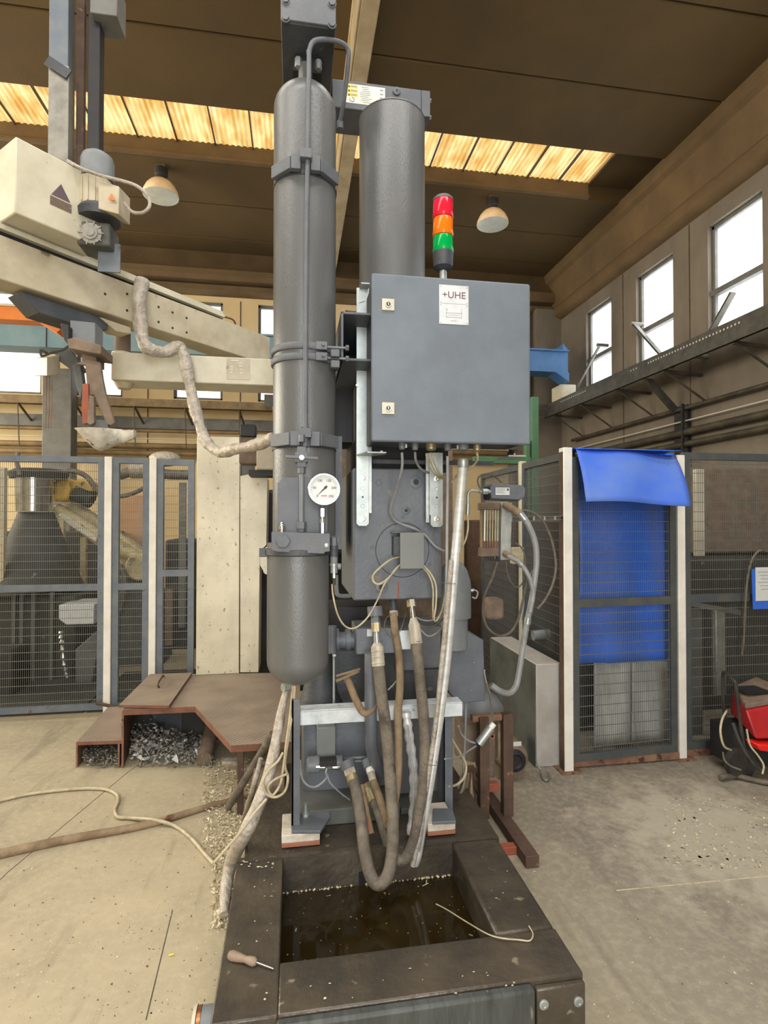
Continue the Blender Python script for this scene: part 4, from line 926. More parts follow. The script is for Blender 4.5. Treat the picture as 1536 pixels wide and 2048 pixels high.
# wire over the edge
m = MB(); m.tube([onz(1058, 1852, TZ + .004), onz(1066, 1868, TZ + .004), onz(1060, 1881, TZ + .004), onz(1040, 1880, TZ + .004), onz(985, 1872, TZ + .006), onz(935, 1845, .19), onz(895, 1820, .15), onz(872, 1808, .14)], .0022, n=6)
m.build('wire', 'cable_cream', None, 'thin pale bent wire hanging over the right edge of the oil bath', 'wire')
m = MB(); m.tube([at(848, 1790, 2.03), at(852, 1774, 2.03), at(853, 1760, 2.05)], .002, n=6); m.tube([at(845, 1772, 2.03), at(857, 1766, 2.03)], .0015, n=6)
m.build('twig', 'cable_cream', None, 'tiny pale strand sticking out of the murky water at the rear wall', 'wire')
# flakes on the rails
def flakes(region, n, s0_, s1_, z, seed):
    r_ = random.Random(seed); m = MB()
    for k in range(n):
        px = r_.uniform(region[0], region[2]); py = r_.uniform(region[1], region[3]); c = onz(px, py, z); s_ = r_.uniform(s0_, s1_); an = r_.random() * 6.3
        q = [c + V(math.cos(an + j * 1.57) * s_ * r_.uniform(.5, 1.3), math.sin(an + j * 1.57) * s_ * r_.uniform(.3, .9), r_.uniform(0, s_ * .4)) for j in range(4)]
        m.add(q + [p + V(0, 0, .0012) for p in q], [(3, 2, 1, 0), (4, 5, 6, 7), (0, 1, 5, 4), (1, 2, 6, 5), (2, 3, 7, 6), (3, 0, 4, 7)])
    return m
m = flakes((460, 1722, 556, 1736), 16, .003, .006, TZ + .002, 3)
for reg, n in (((470, 1760, 550, 2000), 14), ((600, 1935, 1040, 2000), 16), ((950, 1700, 1080, 1860), 10)):
    q = flakes(reg, n, .0015, .005, TZ + .002, n + 40); m.add(q.v, q.f)
m.build('paint_flakes', 'swarf_pale', None, 'small pale flakes scattered on the top of the oil tank', 'debris', kind='stuff')

# ================================================================ HOSES
def fit_chain(parent, pts, segs):
    """fittings along the straight line pts[0] -> pts[1]; segs: (t0, t1, r0, r1, mat, sides)"""
    a, b = Vector(pts[0]), Vector(pts[1])
    for t0, t1, r0, r1, mt, n, nm in segs: m = MB(); m.cyl(a.lerp(b, t0), a.lerp(b, t1), r0, r1, n=n); m.build(nm, mt, parent)
def hose(name, label, cat, path, r, mat, group=None, part='hose_body', n=14, Yd=None):
    P = [at(*p) for p in path]; lo = min(P, key=lambda q: q.z); t = thing(name, label, cat, lo, group)
    m = MB(); m.tube(P, r, n=n, per=8); m.build(part, mat, t); return t, P
g_ = 'thick hydraulic hoses looping down in front of the press'
t, P = hose('hydraulic_hose', 'thick dusty hydraulic hose on the left, looping lowest, down to the murky water', 'hose',
            [(756, 1325, 2.12), (763, 1390, 2.10), (771, 1450, 2.08), (778, 1520, 2.05), (783, 1590, 2.02), (786, 1650, 1.99), (784, 1710, 1.96), (775, 1752, 1.93), (757, 1768, 1.93), (741, 1750, 1.95), (729, 1700, 2.0), (722, 1640, 2.08), (714, 1590, 2.16), (707, 1562, 2.2)], .0225, 'hose_rubber')
fit_chain(t, (at(751, 1240, 2.16), at(757, 1332, 2.12)), ((-.30, -.08, .030, .030, 'machine_paint', 24, 'flange'), (-.08, .06, .018, .018, 'machine_paint', 6, 'hose_nut'), (0.06, .26, .0185, .0185, 'brass', 6, 'hose_nut'), (.26, .50, .011, .013, 'zinc', 18, 'hose_stem'), (.50, .58, .014, .023, 'ferrule', 24, 'ferrule'), (.58, 1.0, .025, .0255, 'ferrule', 24, 'ferrule')))
for k in range(3): m = MB(); c = at(751, 1240, 2.16).lerp(at(757, 1332, 2.12), .66 + .13 * k); m.lathe(c, at(757, 1332, 2.12) - at(751, 1240, 2.16), [(0, .0255), (.003, .027), (.006, .0255)], 24); m.build('ferrule_ring', 'ferrule', t)
fit_chain(t, (at(697, 1535, 2.24), at(708, 1568, 2.2)), ((-.35, .1, .032, .030, 'machine_paint', 24, 'flange'), (.1, .45, .026, .026, 'ferrule', 6, 'hose_nut'), (.45, 1.0, .022, .024, 'brass', 20, 'ferrule')))
t, P = hose('hydraulic_hose', 'thick dusty hydraulic hose on the right, beside the silver conduit, looping at deck height', 'hose',
            [(833, 1282, 2.14), (838, 1340, 2.12), (845, 1410, 2.10), (850, 1480, 2.08), (848, 1560, 2.06), (840, 1620, 2.05), (828, 1680, 2.05), (812, 1715, 2.06), (797, 1720, 2.07), (782, 1700, 2.09), (770, 1665, 2.13), (760, 1630, 2.18), (748, 1600, 2.24)], .0215, 'hose_rubber')
fit_chain(t, (at(822, 1200, 2.2), at(833, 1288, 2.14)), ((0, .16, .019, .019, 'chrome', 6, 'hose_nut'), (.16, .42, .010, .012, 'chrome', 18, 'hose_stem'), (.42, .56, .013, .022, 'ferrule', 24, 'ferrule'), (.56, 1.0, .0235, .0245, 'ferrule', 24, 'ferrule')))
fit_chain(t, (at(737, 1575, 2.28), at(748, 1603, 2.23)), ((-.2, .3, .024, .024, 'brass', 6, 'hose_nut'), (.3, .5, .020, .020, 'brass', 20, 'ferrule'), (.5, 1.0, .023, .023, 'brass', 20, 'ferrule')))
t, P = hose('hydraulic_hose', 'brown middle hydraulic hose between the two thick dusty ones', 'hose',
            [(787, 1225, 2.28), (790, 1260, 2.26), (798, 1310, 2.24), (800, 1370, 2.22), (796, 1430, 2.2), (797, 1490, 2.16), (795, 1560, 2.13), (786, 1620, 2.1), (776, 1650, 2.12), (768, 1625, 2.16), (757, 1590, 2.2), (746, 1560, 2.26)], .016, 'hose_brown')
fit_chain(t, (at(786, 1198, 2.3), at(788, 1232, 2.28)), ((-.3, .7, .016, .016, 'dark_paint', 20, 'hose_stem'), (.7, 1.0, .018, .018, 'ferrule', 20, 'ferrule')))
fit_chain(t, (at(738, 1530, 2.3), at(746, 1562, 2.25)), ((-.3, .2, .028, .026, 'machine_paint', 24, 'flange'), (.2, .5, .018, .018, 'white_paint', 24, 'ferrule'), (.5, 1.0, .0165, .0165, 'ferrule', 20, 'ferrule')))
t, P = hose('hydraulic_hose', 'short orange-brown return hose descending from the lower left fitting', 'hose', [(722, 1570, 2.2), (728, 1600, 2.17), (734, 1632, 2.14), (742, 1668, 2.10)], .0135, 'hose_brown')
m = MB(); m.cyl(at(729, 1634, 2.14), at(737, 1664, 2.11), .019, n=20); m.build('red_sleeve', 'primer_red', t)
t, P = hose('rubber_hose', 'dusty bent hose with clamp on the valve handle, left of the thick hoses', 'hose', [(693, 1353, 2.22), (700, 1370, 2.2), (712, 1400, 2.18), (727, 1425, 2.17), (742, 1420, 2.18), (752, 1400, 2.2), (758, 1370, 2.24), (762, 1330, 2.28)], .0145, 'hose_brown')
m = MB(); m.bar(at(672, 1362, 2.2), at(718, 1342, 2.2), .012, .008); m.build('clamp_lever', 'hose_brown', t)
m = MB(); m.bar(at(672, 1352, 2.21), at(720, 1338, 2.21), .009, .007); m.build('clamp_lever', 'hose_brown', t)

# silver conduit and the cable bundle along it
t, P = hose('flexible_conduit', 'silver ribbed metal conduit running from the cabinet down to the tank', 'conduit',
            [(926, 925, 2.02), (921, 985, 2.05), (915, 1060, 2.07), (908, 1140, 2.08), (901, 1230, 2.09), (893, 1320, 2.10), (882, 1410, 2.10), (872, 1480, 2.10), (862, 1550, 2.09), (850, 1620, 2.08), (841, 1670, 2.07), (834, 1710, 2.06), (828, 1728, 2.06)], .0185, 'conduit', n=20)
P0 = P
m = MB(); m.lathe(at(926, 935, 2.02), at(926, 915, 2.02) - at(926, 935, 2.02), [(0, .018), (.012, .021), (.03, .021), (.034, .018)], 24); m.build('conduit_ferrule', 'zinc', t)
def cable(label, path, r=.004, mat='cable_grey', name='cable', cat='cable', group=None):
    m = MB(); m.tube([at(*p) for p in path], r, n=8, per=7); return m.build(name, mat, None, label, cat, group)
cable('straight grey cable dropping from the cabinet just left of the silver conduit', [(895, 912, 2.03), (895, 980, 2.05), (894, 1060, 2.06), (893, 1160, 2.07), (888, 1260, 2.08), (878, 1360, 2.08), (872, 1440, 2.08), (862, 1530, 2.07), (852, 1600, 2.06), (842, 1680, 2.05), (834, 1722, 2.05)], .0058, 'cable_grey')
cable('pale cable hugging the left side of the silver conduit on its lower half', [(903, 1120, 2.05), (893, 1240, 2.06), (884, 1330, 2.06), (870, 1460, 2.06), (855, 1560, 2.05), (843, 1650, 2.04), (826, 1732, 2.04)], .010, 'dirty_wrap')
cable('rust-stained brown cable between the grey cable and the silver conduit', [(900, 1195, 2.07), (889, 1290, 2.075), (882, 1370, 2.075), (872, 1440, 2.08)], .005, 'rust_edge')
cable('thin white cable beside the right thick hose, ending in the tank', [(815, 1450, 2.12), (822, 1500, 2.11), (827, 1560, 2.1), (826, 1630, 2.09), (822, 1690, 2.08)], .0042, 'cable_grey')
for py, w_ in ((1166, .030), (1528, .030)):
    c = at(898 if py < 1300 else 862, py, 2.05); m = MB(); m.tube([c + V(-.025 - .005, .03, .002), c + V(-.028, -.0, .002), c + V(0, -.012, 0), c + V(.025, -.002, -.004), c + V(.028, .03, -.004)], .0012, n=6); m.build('cable_tie', 'cable_dark', None, 'thin cable tie round the conduit bundle, ' + ('upper one' if py < 1300 else 'lower one'), 'cable tie')
m = MB(); P_ = [at(812, 1425, 2.2), at(818, 1470, 2.18), at(826, 1530, 2.17), at(828, 1600, 2.16), at(822, 1670, 2.12)]
m.tube(P_, .018, n=14, rf=lambda t, k: 1 + .15 * math.sin(k * 1.7)); m.build('wrapped_cable', 'conduit', None, 'crumpled foil-wrapped cable behind the right thick hose', 'cable')
# cables under the cabinet
cable('grey cable from the leftmost gland, curling behind the small cover box', [(804, 905, 2.02), (804, 935, 2.04), (795, 970, 2.1), (783, 1010, 2.17), (783, 1030, 2.2), (795, 1044, 2.21), (830, 1058, 2.21), (850, 1070, 2.22), (870, 1092, 2.22), (890, 1103, 2.2)], .0052)
cable('grey cable from the second gland, bending right behind the strip', [(830, 905, 2.03), (832, 922, 2.06), (842, 938, 2.12), (860, 946, 2.2), (888, 948, 2.27)], .005)
for k, (lab, dx) in enumerate((('leftmost of the three thin cables from the brass gland', 0), ('middle one of the three thin cables from the brass gland', 6), ('rightmost of the three thin cables from the brass gland', 12))):
    cable(lab, [(852 + dx, 908, 2.03), (856 + dx, 925, 2.05), (866 + dx, 945, 2.1), (882 + dx * .8, 956, 2.16), (900, 958 - k, 2.2)], .003, 'cable_cream')
cable('beige cable from the rightmost gland, curving left behind the conduit', [(954, 905, 2.03), (955, 918, 2.05), (948, 930, 2.1), (935, 940, 2.14), (915, 950, 2.2), (903, 965, 2.22)], .0048, 'cable_cream')
# cream looms around the cover box
cable('cream cable loop leaving the left side of the cover box', [(798, 1114, 2.2), (780, 1120, 2.17), (757, 1138, 2.16), (746, 1152, 2.17), (748, 1164, 2.17), (760, 1168, 2.16), (778, 1155, 2.16), (790, 1140, 2.17), (800, 1130, 2.2)], .0042, 'cable_cream')
cable('thin cream cable sagging from the cover box to the pressure sensor', [(798, 1132, 2.2), (782, 1150, 2.15), (768, 1170, 2.1), (755, 1200, 2.03), (735, 1235, 1.98), (710, 1256, 1.95), (690, 1252, 1.94), (675, 1228, 1.93), (666, 1190, 1.93), (664, 1168, 1.93)], .0031, 'cable_cream')
cable('cream double cable leaving the right side of the cover box, outer one', [(846, 1130, 2.2), (862, 1148, 2.17), (872, 1172, 2.16), (872, 1210, 2.16), (868, 1238, 2.17), (874, 1240, 2.18), (884, 1220, 2.18), (890, 1190, 2.18)], .0038, 'cable_cream')
cable('cream double cable leaving the right side of the cover box, inner one', [(843, 1132, 2.21), (858, 1150, 2.18), (866, 1176, 2.17), (866, 1212, 2.17), (866, 1236, 2.18)], .0034, 'cable_cream')
cable('upper grey cable sagging under the press body toward the conduit', [(828, 1232, 2.3), (845, 1240, 2.28), (865, 1240, 2.25), (885, 1225, 2.2)], .003, 'cable_grey')
cable('middle grey cable sagging under the press body toward the conduit', [(832, 1245, 2.3), (850, 1254, 2.27), (872, 1250, 2.24), (888, 1235, 2.2)], .003, 'cable_dark')
cable('lowest grey cable sagging under the press body toward the conduit', [(838, 1256, 2.3), (856, 1272, 2.27), (874, 1266, 2.24), (888, 1250, 2.2)], .0035, 'cable_grey')
cable('thin dark cable looping round the middle hose under the press body', [(815, 1215, 2.3), (808, 1240, 2.24), (800, 1262, 2.22), (784, 1275, 2.22), (770, 1258, 2.22), (772, 1238, 2.24), (786, 1226, 2.28)], .0022, 'cable_dark')
cable('very thin cable crossing behind the left thick hose above the rail', [(776, 1380, 2.3), (786, 1370, 2.3), (794, 1360, 2.3)], .003, 'cable_grey')

# ================================================================ RIGHT OF THE PRESS
ax = thing('hydraulic_motor', 'grey cylindrical motor with domed cap behind the silver conduit', 'motor', at(912, 1290, 2.5))
c = at(908, 1300, 2.48); zz = lambda py: zat(py, 2.48, 908)
m = MB(); m.lathe((c.x, 2.48, 0), (0, 0, 1), [(zz(1234), .079), (zz(1180), .079), (zz(1176), .080), (zz(1160), .076), (zz(1140), .062), (zz(1126), .04), (zz(1119), .01)], 40); m.build('motor_cap', 'motor_grey', ax)
m = MB(); m.lathe((c.x - .004, 2.48, 0), (0, 0, 1), [(zz(1296), .066), (zz(1232), .068)], 40); m.build('motor_body', 'motor_grey', ax, bevel=.002)
m = MB(); m.cyl((c.x + .05, 2.46, zz(1180)), (c.x + .085, 2.45, zz(1180)), .008, n=10); m.build('motor_gland', 'zinc', ax)
m = MB(); m.tube([at(945, 1178, 2.45), at(955, 1184, 2.45), at(952, 1196, 2.45), at(944, 1194, 2.45)], .004, n=6); m.build('motor_lead', 'cable_grey', ax)
bx = thing('pump_box', 'dark grey pump housing with oblique top below the cylindrical motor', 'pump', at(935, 1415, 2.5))
m = MB(); P_ = [at(903, 1258, 2.5), at(918, 1255, 2.5), at(967, 1278, 2.5), at(972, 1395, 2.5), at(928, 1420, 2.5), at(903, 1400, 2.5)]
m.prism([at(880, 1300, 2.5), at(903, 1258, 2.5), at(920, 1256, 2.5), at(967, 1280, 2.5), at(971, 1402, 2.5), at(916, 1408, 2.5), at(880, 1360, 2.5)], (0, .25, 0)); m.build('pump_housing', 'machine_paint', bx, bevel=.004)
for px, py in ((1000 - 53, 1324), (941, 1380), (969, 1340)): m = MB(); p = at(px, py, 2.498); m.cyl(p, p - V(0, .006, 0), .003, n=8); m.build('grease_fleck', 'zinc', bx)
m = MB(); m.tube([at(968, 1340, 2.49), at(972, 1362, 2.48), at(979, 1390, 2.47), at(983, 1425, 2.46), at(978, 1452, 2.45)], .0035, n=8); m.build('pump_lead', 'cable_grey', bx)
# brown drum behind the rust frame
dr = thing('drum', 'dusty brown drum with domed lid behind the rusty frame', 'drum', at(950, 1650, 2.85))
c = at(952, 1450, 2.85); zz = lambda py: zat(py, 2.85, 952)
m = MB(); m.lathe((c.x, 2.85, 0), (0, 0, 1), [(.25, .115), (zz(1432), .115), (zz(1430), .13), (zz(1420), .13)], 36); m.build('drum_shell', 'pot_brown', dr)
m = MB(); m.lathe((c.x + .01, 2.85, 0), (0, 0, 1), [(zz(1420), .135), (zz(1412), .135), (zz(1395), .11), (zz(1384), .07), (zz(1379), .01)], 36); m.build('drum_lid', 'motor_grey', dr)
# rag hanging
m = MB(); r_ = random.Random(5); n = 14; vs = []
for i in range(n + 1):
    t_ = i / n
    for j in range(11):
        s_ = j / 10; w_ = 18 + 26 * min(1, t_ * 1.6); px = 935 - 12 * t_ + (s_ - .5) * w_ * 1.05; py = 1545 + t_ * 100 + (8 * math.sin(s_ * 3.1) if t_ > .9 else 0) + (s_ - .3) * 10 * t_
        Y = 2.48 + .03 * math.sin(s_ * 12 + t_ * 3) + .01 * r_.random() - .03 * t_
        vs.append(at(px, py, Y))
fs = [(i * 11 + j, i * 11 + j + 1, (i + 1) * 11 + j + 1, (i + 1) * 11 + j) for i in range(n) for j in range(10)]
m.add(vs, fs); o = m.build('rag', 'rag', None, 'dirty grey-brown cloth hanging between the press leg and the rusty frame', 'cloth')
md = o.modifiers.new('t', 'SOLIDIFY'); md.thickness = .008; md = o.modifiers.new('s', 'SUBSURF'); md.levels = 1; md.render_levels = 1
# rusty frame
rf = thing('rusty_stand', 'rusty square-tube frame standing on the floor right of the oil tank', 'frame', (1.0, 2.6, 0))
a = onz(1052, 1738, 0); b = onz(1081, 1738, 0)
m = MB(); m.box(a.x, b.x, a.y, 3.15, .0, .052); m.build('floor_beam', 'rust_dark', rf, bevel=.003)
m = MB(); m.box(a.x - .105, a.x - .065, 2.42, 3.15, .0, .045); m.build('floor_beam', 'rust_dark', rf, bevel=.003)
m = MB(); m.box(a.x - .1, a.x + .01, 2.36, 2.40, .0, .035); m.build('cross_bar', 'primer_red', rf, bevel=.003)
Yp = 2.58
m = MB(); p = at(1007, 1430, Yp); q = at(1027, 1430, Yp); m.box(p.x, q.x, Yp, Yp + .045, .045, p.z); m.build('post', 'rust_dark', rf, bevel=.003)
m = MB(); p2 = at(960, 1430, Yp); q2 = at(979, 1430, Yp); m.box(p2.x, q2.x, Yp, Yp + .045, .045, p.z - .01); m.build('post', 'rust_dark', rf, bevel=.003)
m = MB(); m.box(at(948, 1430, Yp).x, q.x, Yp + .02, Yp + .06, p.z - .035, p.z - .005); m.build('top_bar', 'rust', rf, bevel=.003)
m = MB(); z_ = zat(1560, Yp + .1, 990); m.box(q2.x, p.x, Yp + .06, Yp + .1, z_ - .04, z_); m.build('cross_bar', 'primer_red', rf, bevel=.003)
m = MB(); m.box(at(955, 1500, 2.75).x, at(990, 1500, 2.75).x, 2.75, 2.78, zat(1555, 2.75, 980), zat(1440, 2.75, 980)); m.build('upright_channel', 'pot_brown', rf)
# blue-ended quick coupling with its cables
qc = thing('plug_connector', 'grey cable connector with blue insert hanging in front of the rusty frame', 'connector', at(965, 1490, 2.4))
a = at(958, 1487, 2.42); b = at(982, 1455, 2.42)
m = MB(); m.cyl(a, b, .020, n=20); m.build('connector_shell', 'zinc_dull', qc)
m = MB(); m.cyl(a.lerp(b, .55), b.lerp(a, -.25), .013, n=18); m.build('connector_nut', 'white_paint', qc)
m = MB(); m.cyl(a, a + (a - b).normalized() * .004, .011, n=16); m.build('blue_insert', 'blue_plastic', qc)
m = MB(); m.lathe(at(984, 1472, 2.42), (0, -1, 0), [(0, .012), (.006, .012), (.006, .006), (0, .006)], 16); m.build('locking_ring', 'rust_edge', qc)
cable('grey cable rising from the plug connector behind the pump housing', [(984, 1450, 2.42), (985, 1420, 2.44), (980, 1390, 2.46), (972, 1365, 2.48)], .004, 'cable_dark')
cable('grey cable arching from the plug connector left to the conduit bundle', [(952, 1492, 2.42), (935, 1503, 2.35), (915, 1515, 2.25), (890, 1518, 2.15)], .0042, 'cable_grey')
cable('grey cable from under the rail end to the plug connector', [(917, 1452, 2.35), (924, 1470, 2.38), (938, 1482, 2.4), (950, 1486, 2.42)], .0045, 'cable_grey')
cable('grey cable dropping from the rail end and curling back at floor level', [(898, 1455, 2.35), (905, 1480, 2.38), (920, 1505, 2.4), (932, 1530, 2.4), (928, 1555, 2.38), (912, 1570, 2.35), (898, 1572, 2.3)], .0055, 'cable_cream')
cable('vertical grey cable between the press and the brown drum', [(932, 1400, 2.6), (931, 1450, 2.6), (928, 1520, 2.6), (926, 1560, 2.58)], .006, 'cable_grey')
# instrument box (pressure transmitter) on the right
tr = thing('transmitter', 'dark blue-grey elongated instrument with white rating label, right of the conduit', 'instrument', at(1010, 998, 2.35))
YT = 2.35; m = MB(); P_ = [at(980, 973, YT), at(985, 968, YT), at(1045, 970, YT), at(1052, 978, YT), at(1050, 994, YT), at(1040, 1000, YT), at(983, 997, YT)]
m.prism(P_, (0, .09, 0)); m.build('instrument_body', 'machine_paint', tr, bevel=.004)
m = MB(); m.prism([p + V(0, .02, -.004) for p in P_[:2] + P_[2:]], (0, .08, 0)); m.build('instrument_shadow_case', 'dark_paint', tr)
a = at(991, 975, YT - .001); b = at(1019, 990, YT - .001); m = MB(); m.box(a.x, b.x, YT - .002, YT, b.z, a.z); lb = m.build('rating_label', 'paper', tr)
for k in range(4): m = MB(); z = a.z - .006 - k * .006; m.box(a.x + .004, a.x + .034 + rnd.random() * .015, YT - .0026, YT - .002, z - .0012, z + .0012); m.build('print_line', 'ink_soft', lb)
m = MB(); m.box(b.x - .012, b.x - .004, YT - .0026, YT - .002, a.z - .014, a.z - .004); m.build('print_mark', 'ink', lb)
m = MB(); m.cyl(at(983, 983, YT + .01), at(958, 982, YT + .01), .010, n=14); m.cyl(at(975, 983, YT + .01), at(965, 983, YT + .01), .014, n=6); m.build('sensor_nut', 'zinc', tr)
m = MB(); m.tube([at(960, 982, YT + .01), at(944, 981, YT + .01), at(938, 984, YT + .01), at(936, 992, YT + .01), at(936, 1012, YT + .01)], .0065, n=10, per=4); m.build('elbow_plug', 'zinc', tr)
m = MB(); m.cyl(at(936, 1008, YT + .01), at(935, 1030, YT + .01), .0095, n=12); m.build('cable_plug', 'zinc', tr)
m = MB(); m.tube([at(935, 1030, YT), at(936, 1055, YT), at(931, 1080, YT), at(920, 1100, YT + .03)], .0045, n=8); m.build('sensor_cable', 'cable_cream', tr)
m = MB(); m.tube([at(967, 984, YT), at(957, 970, YT), at(957, 955, YT), at(972, 948, YT), at(990, 954, YT + .02), at(1003, 965, YT + .04)], .0035, n=8); m.build('loop_cable', 'cable_dark', tr)
# flow meter rack (row of tubes with brass bodies)
fm = thing('flow_meter_rack', 'rack of thin brass tubes with fittings and a white end plate, right of the conduit', 'flow meters', at(1000, 1120, 2.75))
YM = 2.75
m = MB(); a = at(1000, 1006, YM); b = at(1024, 1120, YM)
m.prism([at(1004, 1004, YM), at(1024, 1006, YM), at(1024, 1033, YM), at(1021, 1120, YM), at(1001, 1120, YM)], (0, .09, 0)); m.build('end_plate', 'zinc_dull', fm, bevel=.002)
for k in range(6):
    px = 969 + k * 5.3; m = MB(); m.cyl(at(px, 1082, YM + .04), at(px + 1, 1020, YM + .04), .0042, n=8); m.build('glass_tube', 'label_white' if k == 0 else 'brass', fm)
    m = MB(); m.cyl(at(px, 1098, YM + .035), at(px, 1082, YM + .035), .0062, n=8); m.build('tube_fitting', 'rust', fm)
    m = MB(); m.cyl(at(px + 2, 1122, YM + .05), at(px + 2, 1112, YM + .05), .0045, n=8); m.build('tube_outlet', 'near_black', fm)
m = MB(); a = at(961, 1005, YM + .03); b = at(1002, 1020, YM + .03); m.box(a.x, b.x, YM + .03, YM + .08, b.z, a.z); m.build('top_manifold', 'pot_brown', fm, bevel=.004)
m = MB(); a = at(962, 1096, YM + .03); b = at(1002, 1113, YM + .03); m.box(a.x, b.x, YM + .03, YM + .08, b.z, a.z); m.build('bottom_manifold', 'pot_brown', fm, bevel=.004)
m = MB(); a = at(962, 1008, YM + .05); b = at(969, 1095, YM + .05); m.box(a.x, a.x + .008, YM + .05, YM + .07, b.z, a.z); m.build('side_bar', 'pipe_tan', fm)
# slotted rail that carries the rack
pa = at(1000, 1035, 2.85); pb = at(1128, 1032, 3.10)
t = thing('slotted_rail', 'slotted steel rail between the flow meter rack and the white fence post', 'rail', (pa + pb) / 2)
m = MB(); m.bar(pa, pb, .02, .004); m.bar(pa - V(0, 0, .022), pb - V(0, 0, .022), .02, .004); m.bar(pa - V(0, -.01, .011), pb - V(0, -.01, .011), .003, .024); m.build('rail_profile', 'galv_bracket', t)
for k in range(5): m = MB(); c = pa.lerp(pb, .15 + .17 * k); m.box(c.x - .006, c.x + .006, c.y - .012, c.y + .005, c.z - .022, c.z + .002); m.build('rail_clip', 'zinc', t)
cable('thick grey water hose arching from the top of the white end plate', [(1013, 1013, 2.74), (1028, 1020, 2.7), (1043, 1030, 2.68), (1058, 1052, 2.66), (1070, 1085, 2.66), (1073, 1120, 2.66), (1069, 1160, 2.66), (1062, 1205, 2.66), (1053, 1250, 2.66), (1045, 1300, 2.66), (1037, 1350, 2.65), (1031, 1374, 2.64), (1018, 1386, 2.62), (1000, 1382, 2.6), (982, 1370, 2.6)], .0155, 'cable_grey', 'water_hose', 'hose')
cable('grey water hose from the foot of the white end plate, joining the thicker one', [(1012, 1109, 2.73), (1024, 1116, 2.7), (1038, 1124, 2.68), (1052, 1142, 2.66), (1062, 1165, 2.65), (1066, 1190, 2.65), (1060, 1225, 2.64)], .012, 'cable_grey', 'water_hose', 'hose')
for (a, b, r_, mt) in (((1008, 1008, 2.735), (1042, 1028, 2.68), .019, 'hose_brown'), ((1040, 1027, 2.68), (1050, 1040, 2.67), .018, 'zinc'), ((1008, 1106, 2.735), (1036, 1122, 2.69), .015, 'hose_brown'), ((1034, 1120, 2.69), (1044, 1132, 2.67), .014, 'zinc'), ((1056, 1235, 2.655), (1054, 1248, 2.655), .018, 'zinc')):
    m = MB(); m.cyl(at(*a), at(*b), r_, n=16); m.build('hose_end', mt, None, {1008: 'brown rubber hose end', 1040: 'bright hose clamp', 1034: 'small bright hose clamp', 1056: 'bright clamp half way down the hose'}[a[0]] + (' at the top of the white end plate' if a[1] < 1030 else ' at the foot of the white end plate' if a[1] < 1130 else ' above the grey box'), 'hose end')
cable('dark cable arching right of the grey water hoses in front of the mesh', [(1030, 1022, 2.85), (1055, 1022, 2.85), (1080, 1035, 2.85), (1098, 1065, 2.85), (1108, 1100, 2.85), (1112, 1135, 2.85), (1105, 1170, 2.85), (1090, 1200, 2.85), (1075, 1218, 2.85)], .007, 'cable_dark')
cable('long dark cable hanging in a deep loop under the flow meter rack', [(995, 1125, 2.72), (985, 1155, 2.7), (970, 1190, 2.7), (966, 1225, 2.7), (975, 1255, 2.7), (997, 1271, 2.7), (1020, 1265, 2.7), (1036, 1240, 2.7), (1046, 1200, 2.7), (1058, 1150, 2.7)], .0065, 'cable_dark')
cable('short dark loop right below the white end plate, lower one', [(1012, 1122, 2.76), (1016, 1150, 2.76), (1028, 1172, 2.76), (1040, 1172, 2.76), (1048, 1155, 2.76), (1050, 1120, 2.76), (1045, 1098, 2.76), (1030, 1085, 2.76)], .0042, 'cable_dark')
cable('grey hose running parallel behind the joined water hoses', [(1066, 1140, 2.72), (1050, 1180, 2.72), (1046, 1215, 2.72), (1042, 1240, 2.72)], .006, 'cable_grey')
m = MB(); a = at(975, 1198, 2.8); b = at(1010, 1240, 2.8); m.box(a.x, b.x, 2.8, 2.9, b.z, a.z); m.build('dusty_motor', 'pot_brown', None, 'small dusty brown motor hanging behind the deep cable loop', 'motor', bevel=.02)
m = MB(); a = at(1026, 1095, 2.95); b = at(1048, 1128, 2.95); m.box(a.x, b.x, 2.95, 3.0, b.z, a.z); m.build('small_box', 'cable_cream', None, 'small beige box behind the grey water hoses', 'box', bevel=.004)
# pale grey block by the white post
gb = thing('coolant_box', 'pale grey sheet-metal box standing beside the left white post of the blue gate', 'box', (1.5, 3.5, 0))
x0_, x1_ = 1.447, 1.612; m = MB(); m.box(x0_, x1_, 3.16, 3.95, 0.0, zat(1328, 3.16, 1090)); m.build('box_shell', 'stone_grey', gb, bevel=.006)
m = MB(); zt_ = zat(1328, 3.16, 1090); m.box(x0_ - .006, x0_, 3.165, 3.945, 0.005, zt_ - .004); m.build('side_panel', 'furnace_grey', gb, label='dark sheet standing in for the shaded side')  # thin dark sheet puts the shade of the box's left face into colour
# electric motor behind the rusty frame
em = thing('electric_motor', 'grey motor with round dark end cap and small nameplate, between rusty frame and grey box', 'motor', (1.25, 3.05, 0))
c = at(1037, 1517, 3.0); m = MB(); m.lathe(c + V(-.02, .3, 0), (0, -1, 0), [(0, .09), (.25, .09), (.3, .078), (.32, .05), (.325, .001)], 28); m.build('motor_shell', 'pot_brown', em)
m = MB(); m.lathe(c + V(-.03, -.02, 0), (0, -1, 0), [(0, .062), (.015, .06), (.02, .04), (.012, .03), (.012, .001)], 28); m.build('end_cap', 'near_black', em)
m = MB(); a = at(1025, 1484, 3.0); b = at(1042, 1491, 3.0); m.box(a.x, b.x, 2.995, 3.0, b.z, a.z); m.build('nameplate', 'paper', em, label='small white nameplate')
m = MB(); m.box(c.x - .1, c.x + .06, 3.05, 3.25, 0, c.z - .07); m.build('motor_foot', 'pot_brown', em)
